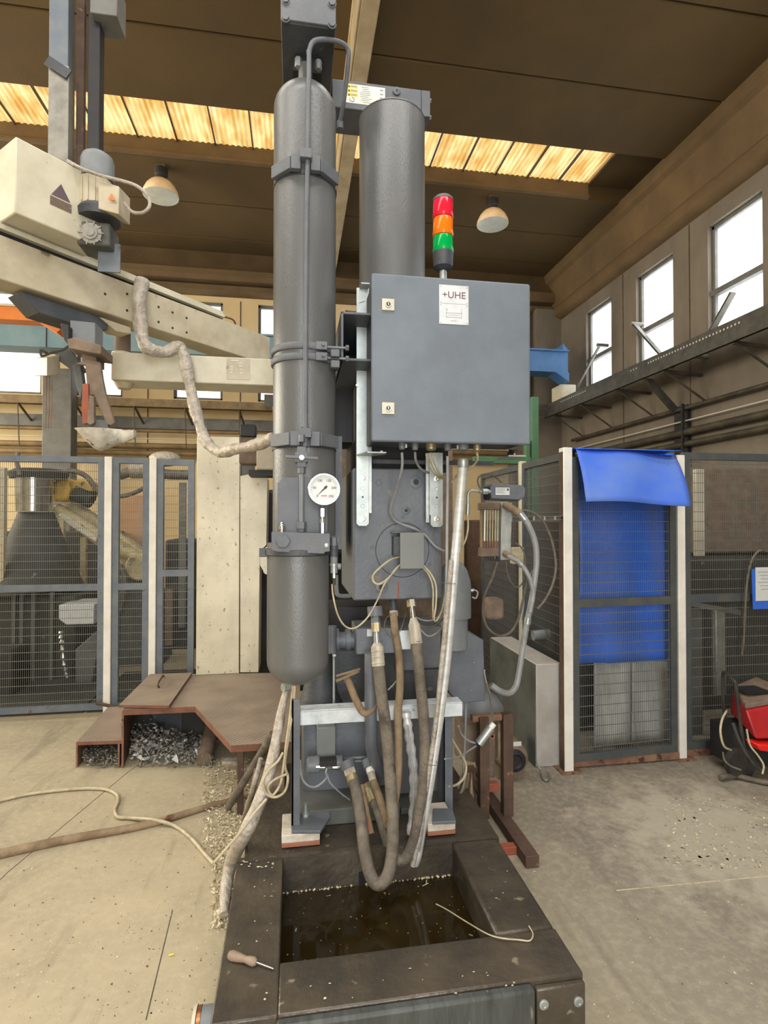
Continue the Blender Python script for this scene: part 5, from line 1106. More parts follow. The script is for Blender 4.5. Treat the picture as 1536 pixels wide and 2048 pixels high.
# shackle and rope at the foot of the box
m = MB(); m.tube([onz(1072, 1528, .06), onz(1082, 1540, .03), onz(1086, 1556, .015), onz(1094, 1560, .012), onz(1100, 1550, .015), onz(1095, 1545, .03)], .007, n=8)
m.build('hook', 'galv_bracket', None, 'small steel hook lying on the floor at the foot of the grey box', 'hook')
# ================================================================ MESH FENCES
def mesh_panel(P, u0, u1, z0, z1, du=.0135, dz=.062, w=.0011):
    """P(u, z) -> point in the fence plane; welded wires as thin square bars"""
    m = MB(); n = max(1, int((u1 - u0) / du))
    def wire(a, b, s):
        a, b = Vector(a), Vector(b); d = (b - a).normalized(); u, v = m.frame(d); q = [u + v, -u + v, -u - v, u - v]
        m.add([a + k * s for k in q] + [b + k * s for k in q], [(i, (i + 1) % 4, 4 + (i + 1) % 4, 4 + i) for i in range(4)])
    for i in range(n + 1): u = u0 + (u1 - u0) * i / n; wire(P(u, z0), P(u, z1), w)
    k = int((z1 - z0) / dz)
    for i in range(k + 1): z = z0 + dz * .5 + dz * i; 
    for i in range(k + 1):
        z = min(z1, z0 + dz * .5 + dz * i); wire(P(u0, z), P(u1, z), w * 1.7)
    return m
def fence_panel(name, label, P, u0, u1, z0, z1, mid, fw=.045, mat='fence_paint', cat='fence panel', N=V(0, 1, 0), group=None):
    c = P((u0 + u1) / 2, z0); t = thing(name, label, cat, c, group)
    def b(a, c_, d, e, nm): m = MB(); pa, pb = P(a, d), P(c_, d); k = N * .015; m.hexa([pa - k, pb - k, pb + k, pa + k, P(a, e) - k, P(c_, e) - k, P(c_, e) + k, P(a, e) + k]); m.build(nm, mat, t)
    b(u0, u0 + fw, z0, z1, 'side_bar'); b(u1 - fw, u1, z0, z1, 'side_bar'); b(u0 + fw, u1 - fw, z1 - fw, z1, 'top_bar'); b(u0 + fw, u1 - fw, z0, z0 + fw, 'bottom_bar')
    if mid: b(u0 + fw, u1 - fw, mid - .025, mid + .025, 'middle_bar')
    mesh_panel(P, u0 + fw * .8, u1 - fw * .8, z0 + fw, z1 - fw).build('wire_mesh', 'wire', t)
    return t
YL = 4.5; PL = lambda u, z: V(u, YL, z)
def post(x, y, w_, zt_, label, mat='white_paint', d_=.05, rust=True):
    t = thing('fence_post', label, 'post', (x, y, 0), 'white fence posts' if 'white' in label else None)
    m = MB(); m.box(x - w_ / 2, x + w_ / 2, y, y + d_, 0, zt_); m.build('post_tube', mat, t, bevel=.004)
    m = MB(); m.box(x - w_ / 2 - .03, x + w_ / 2 + .045, y - .03, y + d_ + .03, 0, .008); m.build('base_plate', 'rust', t, bevel=.002)
    return t
xa = xat(218, YL); xb = xat(307, YL)
post(xa, YL - .03, .052, zat(914, YL, 218), 'left white post of the left mesh fence, between wide and narrow panels')
post(xb, YL - .03, .052, zat(915, YL, 307), 'second white post of the left mesh fence, behind the rusty platform')
xA = xat(-150, YL); zT = zat(914, YL, 200); zM = zat(1174, YL, 200)
fence_panel('mesh_fence', 'wide grey-framed mesh fence panel at the left edge, in front of the yellow robot', PL, xA, xa - .03, .06, zT, zM)
fence_panel('mesh_fence', 'narrow grey-framed mesh fence panel between the two white posts on the left', PL, xa + .03, xb - .03, .06, zT, zM)
fence_panel('mesh_fence', 'narrow grey-framed mesh fence panel between second white post and pale steel cabinet', PL, xb + .03, xat(389, YL), .06, zT - .01, zat(1146, YL, 350))
# right-hand gate
ga = V(1.645, 3.10, 0); gb_ = V(2.37, 3.14, 0); gd = (gb_ - ga).normalized(); GW = (gb_ - ga).length; GN = V(-gd.y, gd.x, 0)
PG = lambda u, z: ga + gd * u + V(0, 0, z)
ZG = 1.93
post(1.613, 3.07, .058, ZG + .005, 'left white post of the blue-curtained gate, with rusty foot', d_=.06)
m = MB(); m.box(1.582, 1.585, 3.075, 3.125, 0, ZG - .02); m.build('rust_seam', 'rust_dark', bpy.data.objects['fence_post.002'])
post(2.405, 3.12, .052, ZG - .02, 'right white post of the blue-curtained gate, with rusty foot', d_=.06)
fence_panel('gate', 'grey-framed mesh gate with blue plastic curtain behind it', PG, 0, GW, .05, ZG - .05, zat(1203, 3.12, 1250), cat='gate', N=GN, mat='fence_dark')
m = MB(); m.box(1.66, 2.37, 3.11, 3.15, .01, .05); m.build('door_sill', 'rust', None, 'rusty floor sill under the mesh gate', 'sill')
PRt = lambda u, z: V(u, 3.16, z)
fence_panel('mesh_fence', 'mesh fence panel at the right edge behind the red welding machine', PRt, 2.44, 3.9, .05, zat(908, 3.16, 1500), zat(1195, 3.16, 1450), cat='fence panel', mat='fence_dark')
m = MB(); m.box(2.45, 3.9, 3.15, 3.2, .0, .05); m.build('door_sill', 'rust', None, 'rusty floor sill under the right-hand mesh panel', 'sill')
PX_ = lambda u, z: V(1.70 + (u - 3.2) * .03, u, z)
fence_panel('mesh_fence', 'receding mesh fence panel just left of the gate post', PX_, 3.17, 3.97, .05, 1.93, None, cat='fence panel', N=V(1, 0, 0), mat='fence_dark')
fence_panel('mesh_fence', 'receding mesh fence panel behind the flow meter rack', PX_, 4.02, 5.0, .05, 1.93, None, cat='fence panel', N=V(1, 0, 0), mat='fence_dark')
m = MB(); m.box(1.70, 1.745, 3.97, 4.02, 0, 1.95); m.build('fence_post', 'cream_light', None, 'beige post in the receding mesh fence behind the water hoses', 'post', bevel=.004)
# blue curtain: flap in front, sheet behind the mesh
ct = thing('blue_curtain', 'bright blue plastic sheet hung over the top of the mesh gate', 'curtain', (2.0, 3.1, .75))
def sheet(fn, nu, nv, th, name, mat, parent, **k):
    m = MB(); m.add([fn(i / nu, j / nv) for j in range(nv + 1) for i in range(nu + 1)], [(j * (nu + 1) + i, j * (nu + 1) + i + 1, (j + 1) * (nu + 1) + i + 1, (j + 1) * (nu + 1) + i) for j in range(nv) for i in range(nu)])
    o = m.build(name, mat, parent, angle=80, **k); md = o.modifiers.new('t', 'SOLIDIFY'); md.thickness = th; return o
tl = at(1152, 897, 3.05); tr_ = at(1352, 908, 3.10); bl = at(1174, 1003, 2.86); br = at(1379, 1010, 2.86)
sheet(lambda u, v: tl.lerp(tr_, u).lerp(bl.lerp(br, u), v) + V(0, -.02 * math.sin(v * 3.1) + .012 * math.sin(u * 9 + v * 2), .008 * math.sin(u * 5)), 20, 10, .002, 'front_flap', 'dusty_blue', ct, label='dusty lighter blue front flap')
t0 = at(1158, 900, 3.20); t1 = at(1346, 908, 3.22); b0 = at(1158, 1328, 3.22); b1 = at(1336, 1322, 3.22)
sheet(lambda u, v: t0.lerp(t1, u).lerp(b0.lerp(b1, u), v) + V(0, .012 * math.sin(u * 11) + .01 * math.sin(v * 9), (.02 * max(0, u - .9) * 10) * (v > .95)), 20, 24, .002, 'rear_sheet', 'blue_tarp', ct)
sheet(lambda u, v: V(0, 0, ZG + .012 * math.sin(v * 3.14)) + V(tl.x + (tr_.x - tl.x) * u, 3.04 + v * .17, -.005), 12, 4, .002, 'top_fold', 'blue_tarp', ct)
M('plastic_sheet', '#b2b4ae', '#8b8d88', 6, .3, 0, .2, stretch=(3, 1, .4))
for (p0, p1, Y, lab) in ((1187, 1262, 3.34, 'left cloudy plastic panel leaning behind the gate under the blue sheet'), (1262, 1346, 3.30, 'right shinier plastic panel leaning behind the gate under the blue sheet')):
    a = at(p0, 1322, Y + .06); b = at(p1, 1322, Y + .06); c = at(p1, 1485, Y); d = at(p0, 1497 if p0 < 1200 else 1480, Y)
    sheet(lambda u, v: a.lerp(b, u).lerp(d.lerp(c, u), v) + V(0, .015 * math.sin(u * 6 + p0), 0) + V(0, 0, .0), 14, 8, .003, 'plastic_sheet', 'plastic_sheet', None, label=lab, cat='panel')
# folder with paper on the fence
cd_ = thing('clipboard', 'blue folder with a white printed sheet hanging on the right mesh fence', 'document', at(1528, 1215, 3.10))
a = at(1503, 1138, 3.10); b = at(1560, 1217, 3.10); m = MB(); m.hexa([V(a.x + .008, 3.098, b.z), V(b.x, 3.098, b.z), V(b.x, 3.102, b.z), V(a.x + .008, 3.102, b.z), V(a.x, 3.098, a.z), V(b.x, 3.098, a.z), V(b.x, 3.102, a.z), V(a.x, 3.102, a.z)]); m.build('folder', 'blue_card', cd_)
a = at(1512, 1135, 3.09); b = at(1560, 1201, 3.09); m = MB(); m.box(a.x, b.x, 3.094, 3.096, b.z, a.z); pp = m.build('paper_sheet', 'paper', cd_)
for k in range(6): m = MB(); z = a.z - .03 - k * .022; m.box(a.x + .02 + .01 * (k % 3), a.x + .09, 3.0932, 3.094, z - .002, z + .002); m.build('print_line', 'ink_soft', pp)
cable('black cable draped over the right mesh fence next to the blue folder', [(1560, 1112, 3.08), (1530, 1102, 3.08), (1515, 1104, 3.08), (1502, 1125, 3.08), (1494, 1165, 3.08), (1490, 1220, 3.08), (1488, 1270, 3.08), (1484, 1309, 3.08)], .007, 'cable_dark')

# ---- red welding machine
wm = thing('welding_machine', 'red wheeled welding machine with black tube handle at the right edge', 'welding machine', (2.75, 2.85, 0))
YW = 2.72
f = [at(1503, 1445, YW), at(1560, 1430, YW), at(1560, 1490, YW), at(1512, 1478, YW)]
bk = [p + V(-.18, .30, .12) for p in f]
def quadbox(m, a, b): m.hexa(a + b)
L0 = at(1458, 1430, 2.95); 
m = MB(); A0 = at(1512, 1470, 2.7); x0_, y0_, z0_ = at(1509, 1462, 2.7)
pr = [(0, 0), (.0, .12), (.06, .21), (.40, .25), (.45, .0)]   # side outline (y, z)
xl_ = at(1512, 1460, 2.72).x; xr_ = xl_ + .34; zb_ = zat(1480, 2.72, 1510); xk_ = at(1459, 1440, 3.05).x
hb_ = .185
P_ = [V(xk_, 3.05, zb_ + .03), V(xl_, 2.72, zb_), V(xr_, 2.74, zb_ - .02), V(xr_, 3.08, zb_), V(xk_ + .03, 3.05, zb_ + hb_ - .02), V(xl_ - .03, 2.76, zb_ + hb_ - .03), V(xr_, 2.78, zb_ + hb_), V(xr_, 3.08, zb_ + hb_ + .02)]
m = MB(); m.hexa(P_); sh = m.build('shell', 'red_plastic', wm, bevel=.015, seg=3)
T4 = P_[4:]
m = MB(); m.hexa([p + V(0, 0, .001) for p in T4] + [p + V(.012, .01, .03) for p in T4]); m.build('top_tray', 'pot_brown', wm, bevel=.008)
c0 = sum(T4, V(0, 0, 0)) / 4 + V(-.03, 0, .036); m = MB(); m.box(c0.x - .10, c0.x + .06, c0.y - .07, c0.y + .06, c0.z - .003, c0.z + .004); m.build('tray_recess', 'near_black', wm)
m = MB(); m.hexa([V(xl_ + .0, 2.69, zb_ - .05), V(xr_, 2.67, zb_ - .11), V(xr_, 2.75, zb_ - .11), V(xl_ + .0, 2.78, zb_ - .05), V(xl_ - .02, 2.69, zb_ - .012), V(xr_, 2.67, zb_ - .05), V(xr_, 2.75, zb_ - .05), V(xl_ - .02, 2.78, zb_ - .012)]); m.build('bumper', 'red_bright', wm, bevel=.008)
m = MB(); m.box(at(1474, 1500, 2.84).x, xr_, 2.84, 3.05, .06, zb_); m.build('chassis', 'near_black', wm)
m = MB(); m.cyl((at(1480, 1500, 2.84).x, 2.82, .09), (at(1480, 1500, 2.84).x, 2.86, .09), .09, n=28); m.build('wheel', 'black_rubber', wm)
m = MB(); m.tube([at(1492, 1522, 2.62), at(1480, 1440, 2.62), at(1472, 1372, 2.62), at(1466, 1360, 2.65), at(1450, 1345, 2.85), at(1446, 1352, 2.9), at(1447, 1400, 2.9), at(1450, 1440, 2.95)], .009, n=12); m.build('tube_handle', 'black_rubber', wm)
for (pts, r, mt, lab) in (([(1453, 1422, 2.75), (1444, 1440, 2.7), (1441, 1465, 2.68), (1448, 1492, 2.68), (1462, 1500, 2.7)], .006, 'cable_cream', 'beige welding cable bulging left of the black handle'),
                          ([(1446, 1505, 2.66), (1449, 1520, 2.62), (1462, 1532, 2.6), (1482, 1540, 2.58)], .005, 'cable_dark', 'dark cable curl on the floor at the foot of the handle'),
                          ([(1466, 1446, 2.66), (1478, 1480, 2.62), (1494, 1510, 2.6), (1515, 1535, 2.58), (1545, 1550, 2.58)], .009, 'black_rubber', 'black welding cable slanting down in front of the red machine'),
                          ([(1493, 1458, 2.64), (1500, 1490, 2.62), (1515, 1510, 2.6), (1527, 1530, 2.58), (1525, 1548, 2.56)], .005, 'cable_cream', 'pale cable hanging below the red bumper'),
                          ([(1470, 1470, 2.68), (1480, 1495, 2.66), (1500, 1520, 2.62), (1545, 1545, 2.6)], .012, 'black_rubber', 'thick black welding cable heap under the red machine')):
    cable(lab, pts, r, mt)
m = MB(); m.tube([onz(1440, 1556, .02), onz(1452, 1553, .025), onz(1475, 1552, .02), onz(1500, 1558, .02), onz(1560, 1570, .02)], .016, n=12); m.build('floor_hose', 'cable_dark', None, 'dark hose end lying on the floor below the red welding machine', 'hose')

# ---- dim things behind the right fence
m = MB(); m.box(2.6, 4.85, 3.9, 5.2, 0, 1.18); m.build('press_table', 'furnace_dark', None, 'large dark machine body behind the right mesh panel', 'machine', bevel=.01)
m = MB(); m.box(2.9, 4.85, 4.4, 5.4, 1.2, 1.97); m.build('machine_hood', 'pot_brown', None, 'brownish hood on the dark machine behind the right mesh panel', 'machine hood', bevel=.02)
for (px0, px1, y0, y1, Y, mt, lab) in ((1392, 1411, 938, 1112, 3.6, 'cream_light', 'pale vertical strip behind the top of the right mesh panel'), (1380, 1407, 1222, 1478, 3.45, 'furnace_grey', 'wide grey upright behind the lower right mesh panel'), (1432, 1452, 1222, 1390, 3.5, 'zinc_dull', 'narrow grey upright behind the lower right mesh panel')):
    a = at(px0, y0, Y); b = at(px1, y1, Y); m = MB(); m.box(a.x, b.x, Y, Y + .04, b.z, a.z); m.build('upright', mt, None, lab, 'upright', bevel=.003)
m = MB(); m.bar(at(1380, 1207, 3.5), at(1480, 1225, 3.35), .05, .03); m.build('crossbeam', 'furnace_grey', None, 'grey sloping bar behind the middle of the right mesh panel', 'bar')
m = MB(); m.box(1.85, 2.58, 4.3, 5.9, 0, 1.5); m.build('furnace', 'rust_dark', None, 'dark brown furnace body behind the receding mesh fence', 'furnace', bevel=.02)
m = MB(); m.box(1.80, 2.35, 3.65, 4.2, 0, .78); m.build('pump_cabinet', 'furnace_dark', None, 'low dark cabinet behind the receding mesh next to the gate post', 'cabinet', bevel=.01)
m = MB(); m.box(-.1, 1.6, 6.0, 7.2, 0, 1.28); m.build('transfer_table', 'furnace_dark', None, 'dark low machine bed far behind the press body', 'machine', bevel=.02)
m = MB(); m.box(.1, 1.68, 5.74, 5.88, .0, 2.30); m.build('guard_screen', 'pot_brown', None, 'brown ribbed guard panel behind the flow meter rack', 'panel')
gs = thing('green_stand', 'green steel stand with upright and cross beam behind the cabinet', 'stand', (2.2, 6.0, 0))
a = at(1064, 862, 6.0); b = at(1078, 925, 6.0); m = MB(); m.box(a.x, b.x, 6.0, 6.1, 0, a.z + .4); m.build('upright', 'green_paint', gs, bevel=.004)
a = at(950, 912, 6.0); b = at(1066, 928, 6.0); m = MB(); m.box(a.x, b.x, 6.02, 6.1, b.z, a.z); m.build('cross_beam', 'green_paint', gs, bevel=.004)
m = MB(); a = at(1052, 880, 6.0); m.box(a.x, a.x + .05, 6.0, 6.08, 0, a.z); m.build('upright', 'green_paint', gs, bevel=.004)
# bright tube end on the dark cabinet
m = MB(); m.cyl(at(1066, 1271, 3.62), at(1098, 1268, 3.62), .035, n=20); m.build('roller', 'zinc', None, 'short bright roller behind the mesh above the pale grey box', 'roller')

# ================================================================ LEFT: things behind the fence
rb = thing('industrial_robot', 'yellow and cream robot arm reaching down to the right behind the left fence', 'robot', (-3.1, 6.2, 0))
Yr = 6.0
def rod(m, a, b, r0, r1=None, Y=Yr, Y2=None, n=16): return m.cyl(at(a[0], a[1], Y), at(b[0], b[1], Y2 or Y), r0, r1, n=n)
m = MB(); m.prism([at(*p, Yr - .1) for p in ((98, 985), (104, 962), (132, 955), (140, 975), (134, 1000), (104, 1004))], (0, .3, 0)); m.build('wrist_housing', 'robot_yellow', rb, bevel=.03)
m = MB(); m.prism([at(*p, Yr - .05) for p in ((138, 962), (172, 958), (188, 968), (186, 985), (160, 988), (142, 985))], (0, .25, 0)); m.build('wrist_housing', 'robot_yellow', rb, bevel=.03)
m = MB(); rod(m, (112, 1016), (290, 1128), .055, .07); m.build('upper_link', 'robot_cream', rb)
m = MB(); m.prism([at(*p, Yr + .05) for p in ((104, 1010), (150, 1005), (298, 1110), (295, 1150), (262, 1152), (190, 1090), (118, 1035))], (0, .18, 0)); m.build('arm_casting', 'robot_cream', rb, bevel=.03)
m = MB(); m.prism([at(*p, Yr - .06) for p in ((115, 1030), (125, 1025), (195, 1072), (192, 1085), (140, 1052))], (0, .1, 0)); m.build('lower_link', 'cream_light', rb, bevel=.01)
m = MB(); rod(m, (150, 985), (185, 1000), .09); m.build('wrist_joint', 'furnace_dark', rb)
m = MB(); m.lathe(at(278, 1135, Yr - .1), (0, 1, 0), [(0, .14), (.3, .14)], 28); m.build('elbow_joint', 'robot_cream', rb, bevel=.02)
m = MB(); m.prism([at(*p, Yr) for p in ((232, 1150), (300, 1150), (320, 1250), (330, 1420), (225, 1420), (235, 1250))], (0, .5, 0)); m.build('robot_base', 'furnace_grey', rb, bevel=.04)
for (pts, r) in (([(98, 1010), (94, 980), (105, 955), (130, 943), (155, 944), (175, 955), (190, 975)], .025), ([(225, 990), (245, 992), (270, 985), (295, 972)], .022), ([(225, 955), (255, 945), (285, 935), (330, 948), (385, 950)], .05), ([(235, 1235), (245, 1200), (250, 1160), (240, 1130)], .03)):
    m = MB(); m.tube([at(a, b, Yr - .15) for a, b in pts], r, n=12); m.build('umbilical', 'cable_dark', rb)
m = MB(); m.sphere(at(330, 918, Yr - .1), .13, 20, 12, (1.2, 1, .6)); m.build('hose_bundle', 'foil_wrap', rb)
m = MB(); m.cyl(at(262, 940, Yr - .2), at(292, 940, Yr - .2), .085, n=20); m.build('grey_drum', 'dirty_wrap', rb)
pt = thing('steel_pot', 'shiny steel cylinder with dark rim behind the left edge of the fence', 'pot', at(58, 1045, 5.6))
c = at(58, 1000, 5.6); m = MB(); m.lathe((c.x, 5.7, 0), (0, 0, 1), [(zat(1022, 5.6, 58), .15), (zat(955, 5.6, 58), .16)], 36); m.build('pot_wall', 'shiny_pot', pt)
m = MB(); m.lathe((c.x + .02, 5.75, 0), (0, 0, 1), [(zat(955, 5.6, 58), .24), (zat(944, 5.6, 58), .26), (zat(936, 5.6, 58), .20)], 32); m.build('pot_rim', 'furnace_dark', pt)
m = MB(); m.lathe((c.x, 5.75, 0), (0, 0, 1), [(.85, .42), (zat(1120, 5.6, 58), .30), (zat(1024, 5.6, 58), .15)], 32); m.build('pot_cone', 'furnace_dark', pt)
cable('dark cable rising from the steel pot behind the left fence', [(40, 950, 5.5), (34, 925, 5.5), (36, 905, 5.5)], .02, 'cable_dark')
for (p0, p1, y0, y1, Y, mt, lab) in ((80, 91, 1005, 1330, 6.6, 'cream_paint', 'beige upright behind the left fence, between steel pot and robot'), (118, 126, 1020, 1215, 6.8, 'cream_paint', 'thin beige upright under the robot wrist behind the left fence'), (160, 170, 1075, 1210, 6.8, 'robot_cream', 'cream upright above the white box behind the left fence'),
                                 (-2, 6, 935, 1180, 5.4, 'cream_paint', 'beige upright at the very left edge behind the fence'), (358, 370, 965, 1255, 6.6, 'duct_grey', 'grey upright behind the third narrow fence panel'), (330, 344, 1180, 1290, 5.6, 'pot_brown', 'brown upright behind the lower part of the third fence panel')):
    a = at(p0, y0, Y); b = at(p1, y1, Y); m = MB(); m.box(a.x, b.x, Y, Y + .06, b.z if y1 < 1300 else 0, a.z); m.build('upright', mt, None, lab, 'upright')
m = MB(); a = at(234, 992, 8.0); b = at(300, 1120, 8.0); m.box(a.x - .1, b.x + .1, 8.0, 8.4, 0, a.z); m.build('brick_pier', 'brick_tan', None, 'tan brick pier behind the narrow fence panel', 'pier')
m = MB()
a = at(118, 1210, 5.25); b = at(188, 1248, 5.25); m.prism([V(a.x, 5.25, a.z), V(b.x, 5.25, a.z), V(b.x, 5.25, b.z), V(a.x + .06, 5.25, b.z), V(a.x, 5.25, b.z + .05)], (0, .4, 0)); m.build('white_box', 'plate_silver', None, 'white metal box behind the left fence under the robot', 'box', bevel=.005)
m = MB(); m.prism([at(150, 1300, 5.3), at(192, 1262, 5.3), at(196, 1300, 5.3), at(178, 1395, 5.3), at(150, 1395, 5.3)], (0, .2, 0)); m.build('floor_stand', 'furnace_grey', None, 'blue-grey slanted machine foot behind the left fence', 'stand', bevel=.01)
m = MB(); m.tube([at(122, 1262, 5.2), at(124, 1290, 5.2), at(128, 1330, 5.2), at(134, 1355, 5.2)], .016, n=8, rf=lambda t, k: 1 + .5 * math.sin(k * 2.1)); m.build('drip_strand', 'shiny_pot', None, 'glinting metal drip hanging under the white box behind the fence', 'metal drip')
def dim(x0, x1, y, d, z0, z1, lab, mat='furnace_dark', cat='machine'): m = MB(); m.box(x0, x1, y, y + d, z0, z1); return m.build('machine_block', mat, None, lab, cat, bevel=.03)
dim(-4.6, -2.0, 5.5, .9, 0, .80, 'large dark machine base behind the wide left fence panel')
dim(-5.2, -2.3, 7.2, 1.0, 0, 1.35, 'dark machine body deeper behind the wide left fence panel')
dim(-1.5, -.7, 6.7, .8, 0, .72, 'dark machine base behind the two narrow fence panels')
dim(-1.6, -.9, 7.2, .7, 0, 1.25, 'dark machine body deeper behind the third fence panel')
m = MB(); m.cyl((-4.4, 5.45, .84), (-2.5, 5.45, .84), .04, n=16); m.build('roller', 'furnace_grey', None, 'grey horizontal roller on the dark machine base at left', 'roller')
m = MB(); m.box(-4.6, -1.62, 4.62, 5.45, 0, .05); m.build('dark_floor_sheet', 'furnace_dark', None, 'added flat dark sheet over the floor right behind the wide left fence panel', 'floor sheet')  # dark sheets added to make the floor behind the fence darker
m = MB(); m.box(-1.6, -.72, 4.62, 5.6, 0, .05); m.build('dark_floor_sheet', 'furnace_dark', None, 'added flat dark sheet over the floor behind the two narrow fence panels', 'floor sheet')
for k_, (p_, q_) in enumerate(((24, 29), (40, 44), (62, 68), (100, 105))):
    a = at(p_, 1185, 5.42); b = at(q_, 1370, 5.42); m = MB(); m.box(a.x, b.x, 5.42, 5.46, b.z, a.z); m.build('upright', 'furnace_grey', None, ('first', 'second', 'third', 'fourth')[k_] + ' from left of the thin grey uprights in front of the dark machine base', 'upright')
dim(-2.75, -2.3, 5.0, .3, .0, .42, 'small dark motor block on the floor behind the wide left panel', 'near_black', 'motor')
a = at(478, 1120, 4.9); dim(a.x, .75, 4.9, .8, 0, 1.2, 'dark machine body directly behind the press legs', 'furnace_dark')
dim(-.4, .9, 4.6, .3, 1.2, 1.75, 'black machine body behind the press columns', 'near_black')
# pale steel cabinet
sc_ = thing('steel_cabinet', 'tall pale scratched sheet-steel cabinet standing on the rusty platform', 'cabinet', (-.55, 4.2, .365))
Yc_ = 4.2; a = at(394, 872, Yc_); b = at(478, 1350, Yc_)
m = MB(); m.box(a.x, b.x, Yc_, Yc_ + .3, .366, a.z); m.build('wide_door', 'sheet_steel', sc_, bevel=.004)
P_ = [at(*p, Yc_ + .002) for p in ((480, 952), (500, 948), (535, 956), (533, 1090), (520, 1103), (517, 1345), (480, 1345))]
m = MB(); m.prism([V(p.x, p.y, max(p.z, .366)) for p in P_], (0, .28, 0)); m.build('narrow_door', 'sheet_steel', sc_, bevel=.003)
m = MB(); m.prism([at(*p, Yc_ - .05) for p in ((519, 1104), (535, 1092), (540, 1100), (540, 1150), (530, 1148), (520, 1130))], (0, .03, 0)); m.build('pivot_plate', 'sheet_steel', sc_)
for py in (1121, 1133, 1144): m = MB(); c = at(529, py, Yc_ - .05); m.cyl(c, c - V(0, .004, 0), .008, n=10); m.build('pivot_bolt', 'zinc_dull', sc_)
m = MB(); a = at(483, 928, 4.3); b = at(508, 952, 4.3); m.box(a.x, b.x, 4.3, 4.4, b.z, a.z); m.build('grey_lug', 'duct_grey', sc_)
gm = thing('gearmotor', 'beige and black gearmotor on top of the pale steel cabinet', 'motor', at(510, 945, 3.9))
a = at(478, 872, 3.9); b = at(516, 928, 3.9); m = MB(); m.box(a.x, b.x, 3.9, 4.05, b.z, a.z); m.build('gearbox', 'pot_brown', gm, bevel=.01)
a = at(513, 868, 3.85); b = at(560, 940, 3.85); m = MB(); m.box(a.x, b.x, 3.85, 4.05, b.z, a.z); m.build('beige_cover', 'cream_paint', gm, bevel=.01)
a = at(480, 848, 3.88); b = at(512, 874, 3.88); m = MB(); m.box(a.x, b.x, 3.88, 4.0, b.z, a.z); m.build('black_cap', 'near_black', gm, bevel=.01)
m = MB(); a = at(498, 940, 3.9); b = at(560, 952, 3.9); m.box(a.x, b.x, 3.88, 4.1, b.z, a.z); m.build('motor_foot', 'near_black', gm)

# ================================================================ LEFT: ladling robot
ld = thing('ladling_robot', 'cream ladling robot with long sloping beam, horizontal arm and gripper, upper left', 'robot', onz(0, 508, 2.75) * 1.0)
ld.location.z = 2.3
A_ = onz(0, 508, 2.75); B_ = onz(540, 700, 2.75); dB = (B_ - A_).normalized(); nB = V(-dB.y, dB.x, 0)   # nB points away from the camera
A2 = A_ - dB * .8; UP = V(0, 0, 1)
E_ = onz(445, 672, 2.75); 
m = MB(); m.bar(A2 + nB * .08 - UP * .012, B_ + nB * .08 - UP * .012, .16, .21); m.build('main_beam', 'cream_paint', ld, bevel=.006)
for dz, dn, w_, h_ in ((.132, .0, .045, .022), (.158, .02, .05, .018)):
    m = MB(); m.bar(A2 + nB * dn + UP * dz, E_ + nB * dn + UP * dz, w_, h_); m.build('guide_rail', 'cream_light', ld, bevel=.002)
m = MB(); m.bar(A2 + nB * .03 + UP * .108, E_ + nB * .03 + UP * .108, .04, .03); m.build('rail_gap', 'near_black', ld)
m = MB(); m.tube([E_ + UP * .15 + nB * .05, E_ + dB * .08 + UP * .14, E_ + dB * .11 + UP * .11, E_ + dB * .06 + UP * .09], .006, n=8); m.build('end_hook', 'rust_dark', ld)
for px, py in ((210, 588), (254, 588), (254, 621), (317, 614), (317, 644), (345, 625), (345, 656), (373, 636), (373, 665)):
    r_ = ray(px, py); den = r_.dot(nB); t_ = (A_ - CO).dot(nB) / den; p = CO + r_ * t_; m = MB(); m.cyl(p, p - nB * .002, .007, n=12); m.build('beam_hole', 'near_black', ld)
def onbeam(px, py, off=0.0): r_ = ray(px, py); return CO + r_ * (((A_ - CO).dot(nB) + off) / r_.dot(nB))
Yh = 3.42
a = at(222, 703, Yh); b = at(560, 772, Yh); m = MB(); m.box(a.x, b.x, Yh, Yh + .22, b.z, a.z); m.build('horizontal_arm', 'cream_light', ld, bevel=.006)
a2 = at(453, 716, Yh); b2 = at(500, 760, Yh); m = MB(); m.box(a2.x, b2.x, Yh - .003, Yh, b2.z, a2.z); pt_ = m.build('operator_plate', 'cream_paint', ld, label='small beige plate with pale embossed text marks')
for (dx, dz, w_) in ((.05, -.012, .045), (.085, -.026, .02), (.03, -.05, .015), (.085, -.045, .02), (.03, -.068, .015), (.088, -.065, .018), (.03, -.085, .014), (.088, -.085, .016)):
    m = MB(); m.box(a2.x + dx - w_ / 2, a2.x + dx + w_ / 2, Yh - .004, Yh - .003, a2.z + dz - .005, a2.z + dz + .002); m.build('plate_mark', 'paper', pt_)
m = MB(); c = at(245, 700, Yh + .1); m.cyl(V(c.x, Yh + .1, a.z - .005), V(c.x, Yh + .1, a.z + .19), .045, n=24); m.build('pivot_post', 'pot_brown', ld)
m = MB(); m.cyl(V(c.x, Yh + .1, a.z), V(c.x, Yh + .1, a.z + .02), .06, n=24); m.build('pivot_collar', 'cream_light', ld)
m = MB(); c = at(248, 783, Yh + .08); m.cyl(V(c.x, Yh + .08, b.z - .035), V(c.x, Yh + .08, b.z), .035, .055, n=24); m.build('lower_knob', 'cream_paint', ld)
m = MB(); m.prism([onbeam(200, 634, .02), onbeam(262, 655, .02), onbeam(262, 668, .02), onbeam(232, 662, .02)], nB * .1); m.build('pivot_bracket', 'cream_paint', ld, bevel=.003)
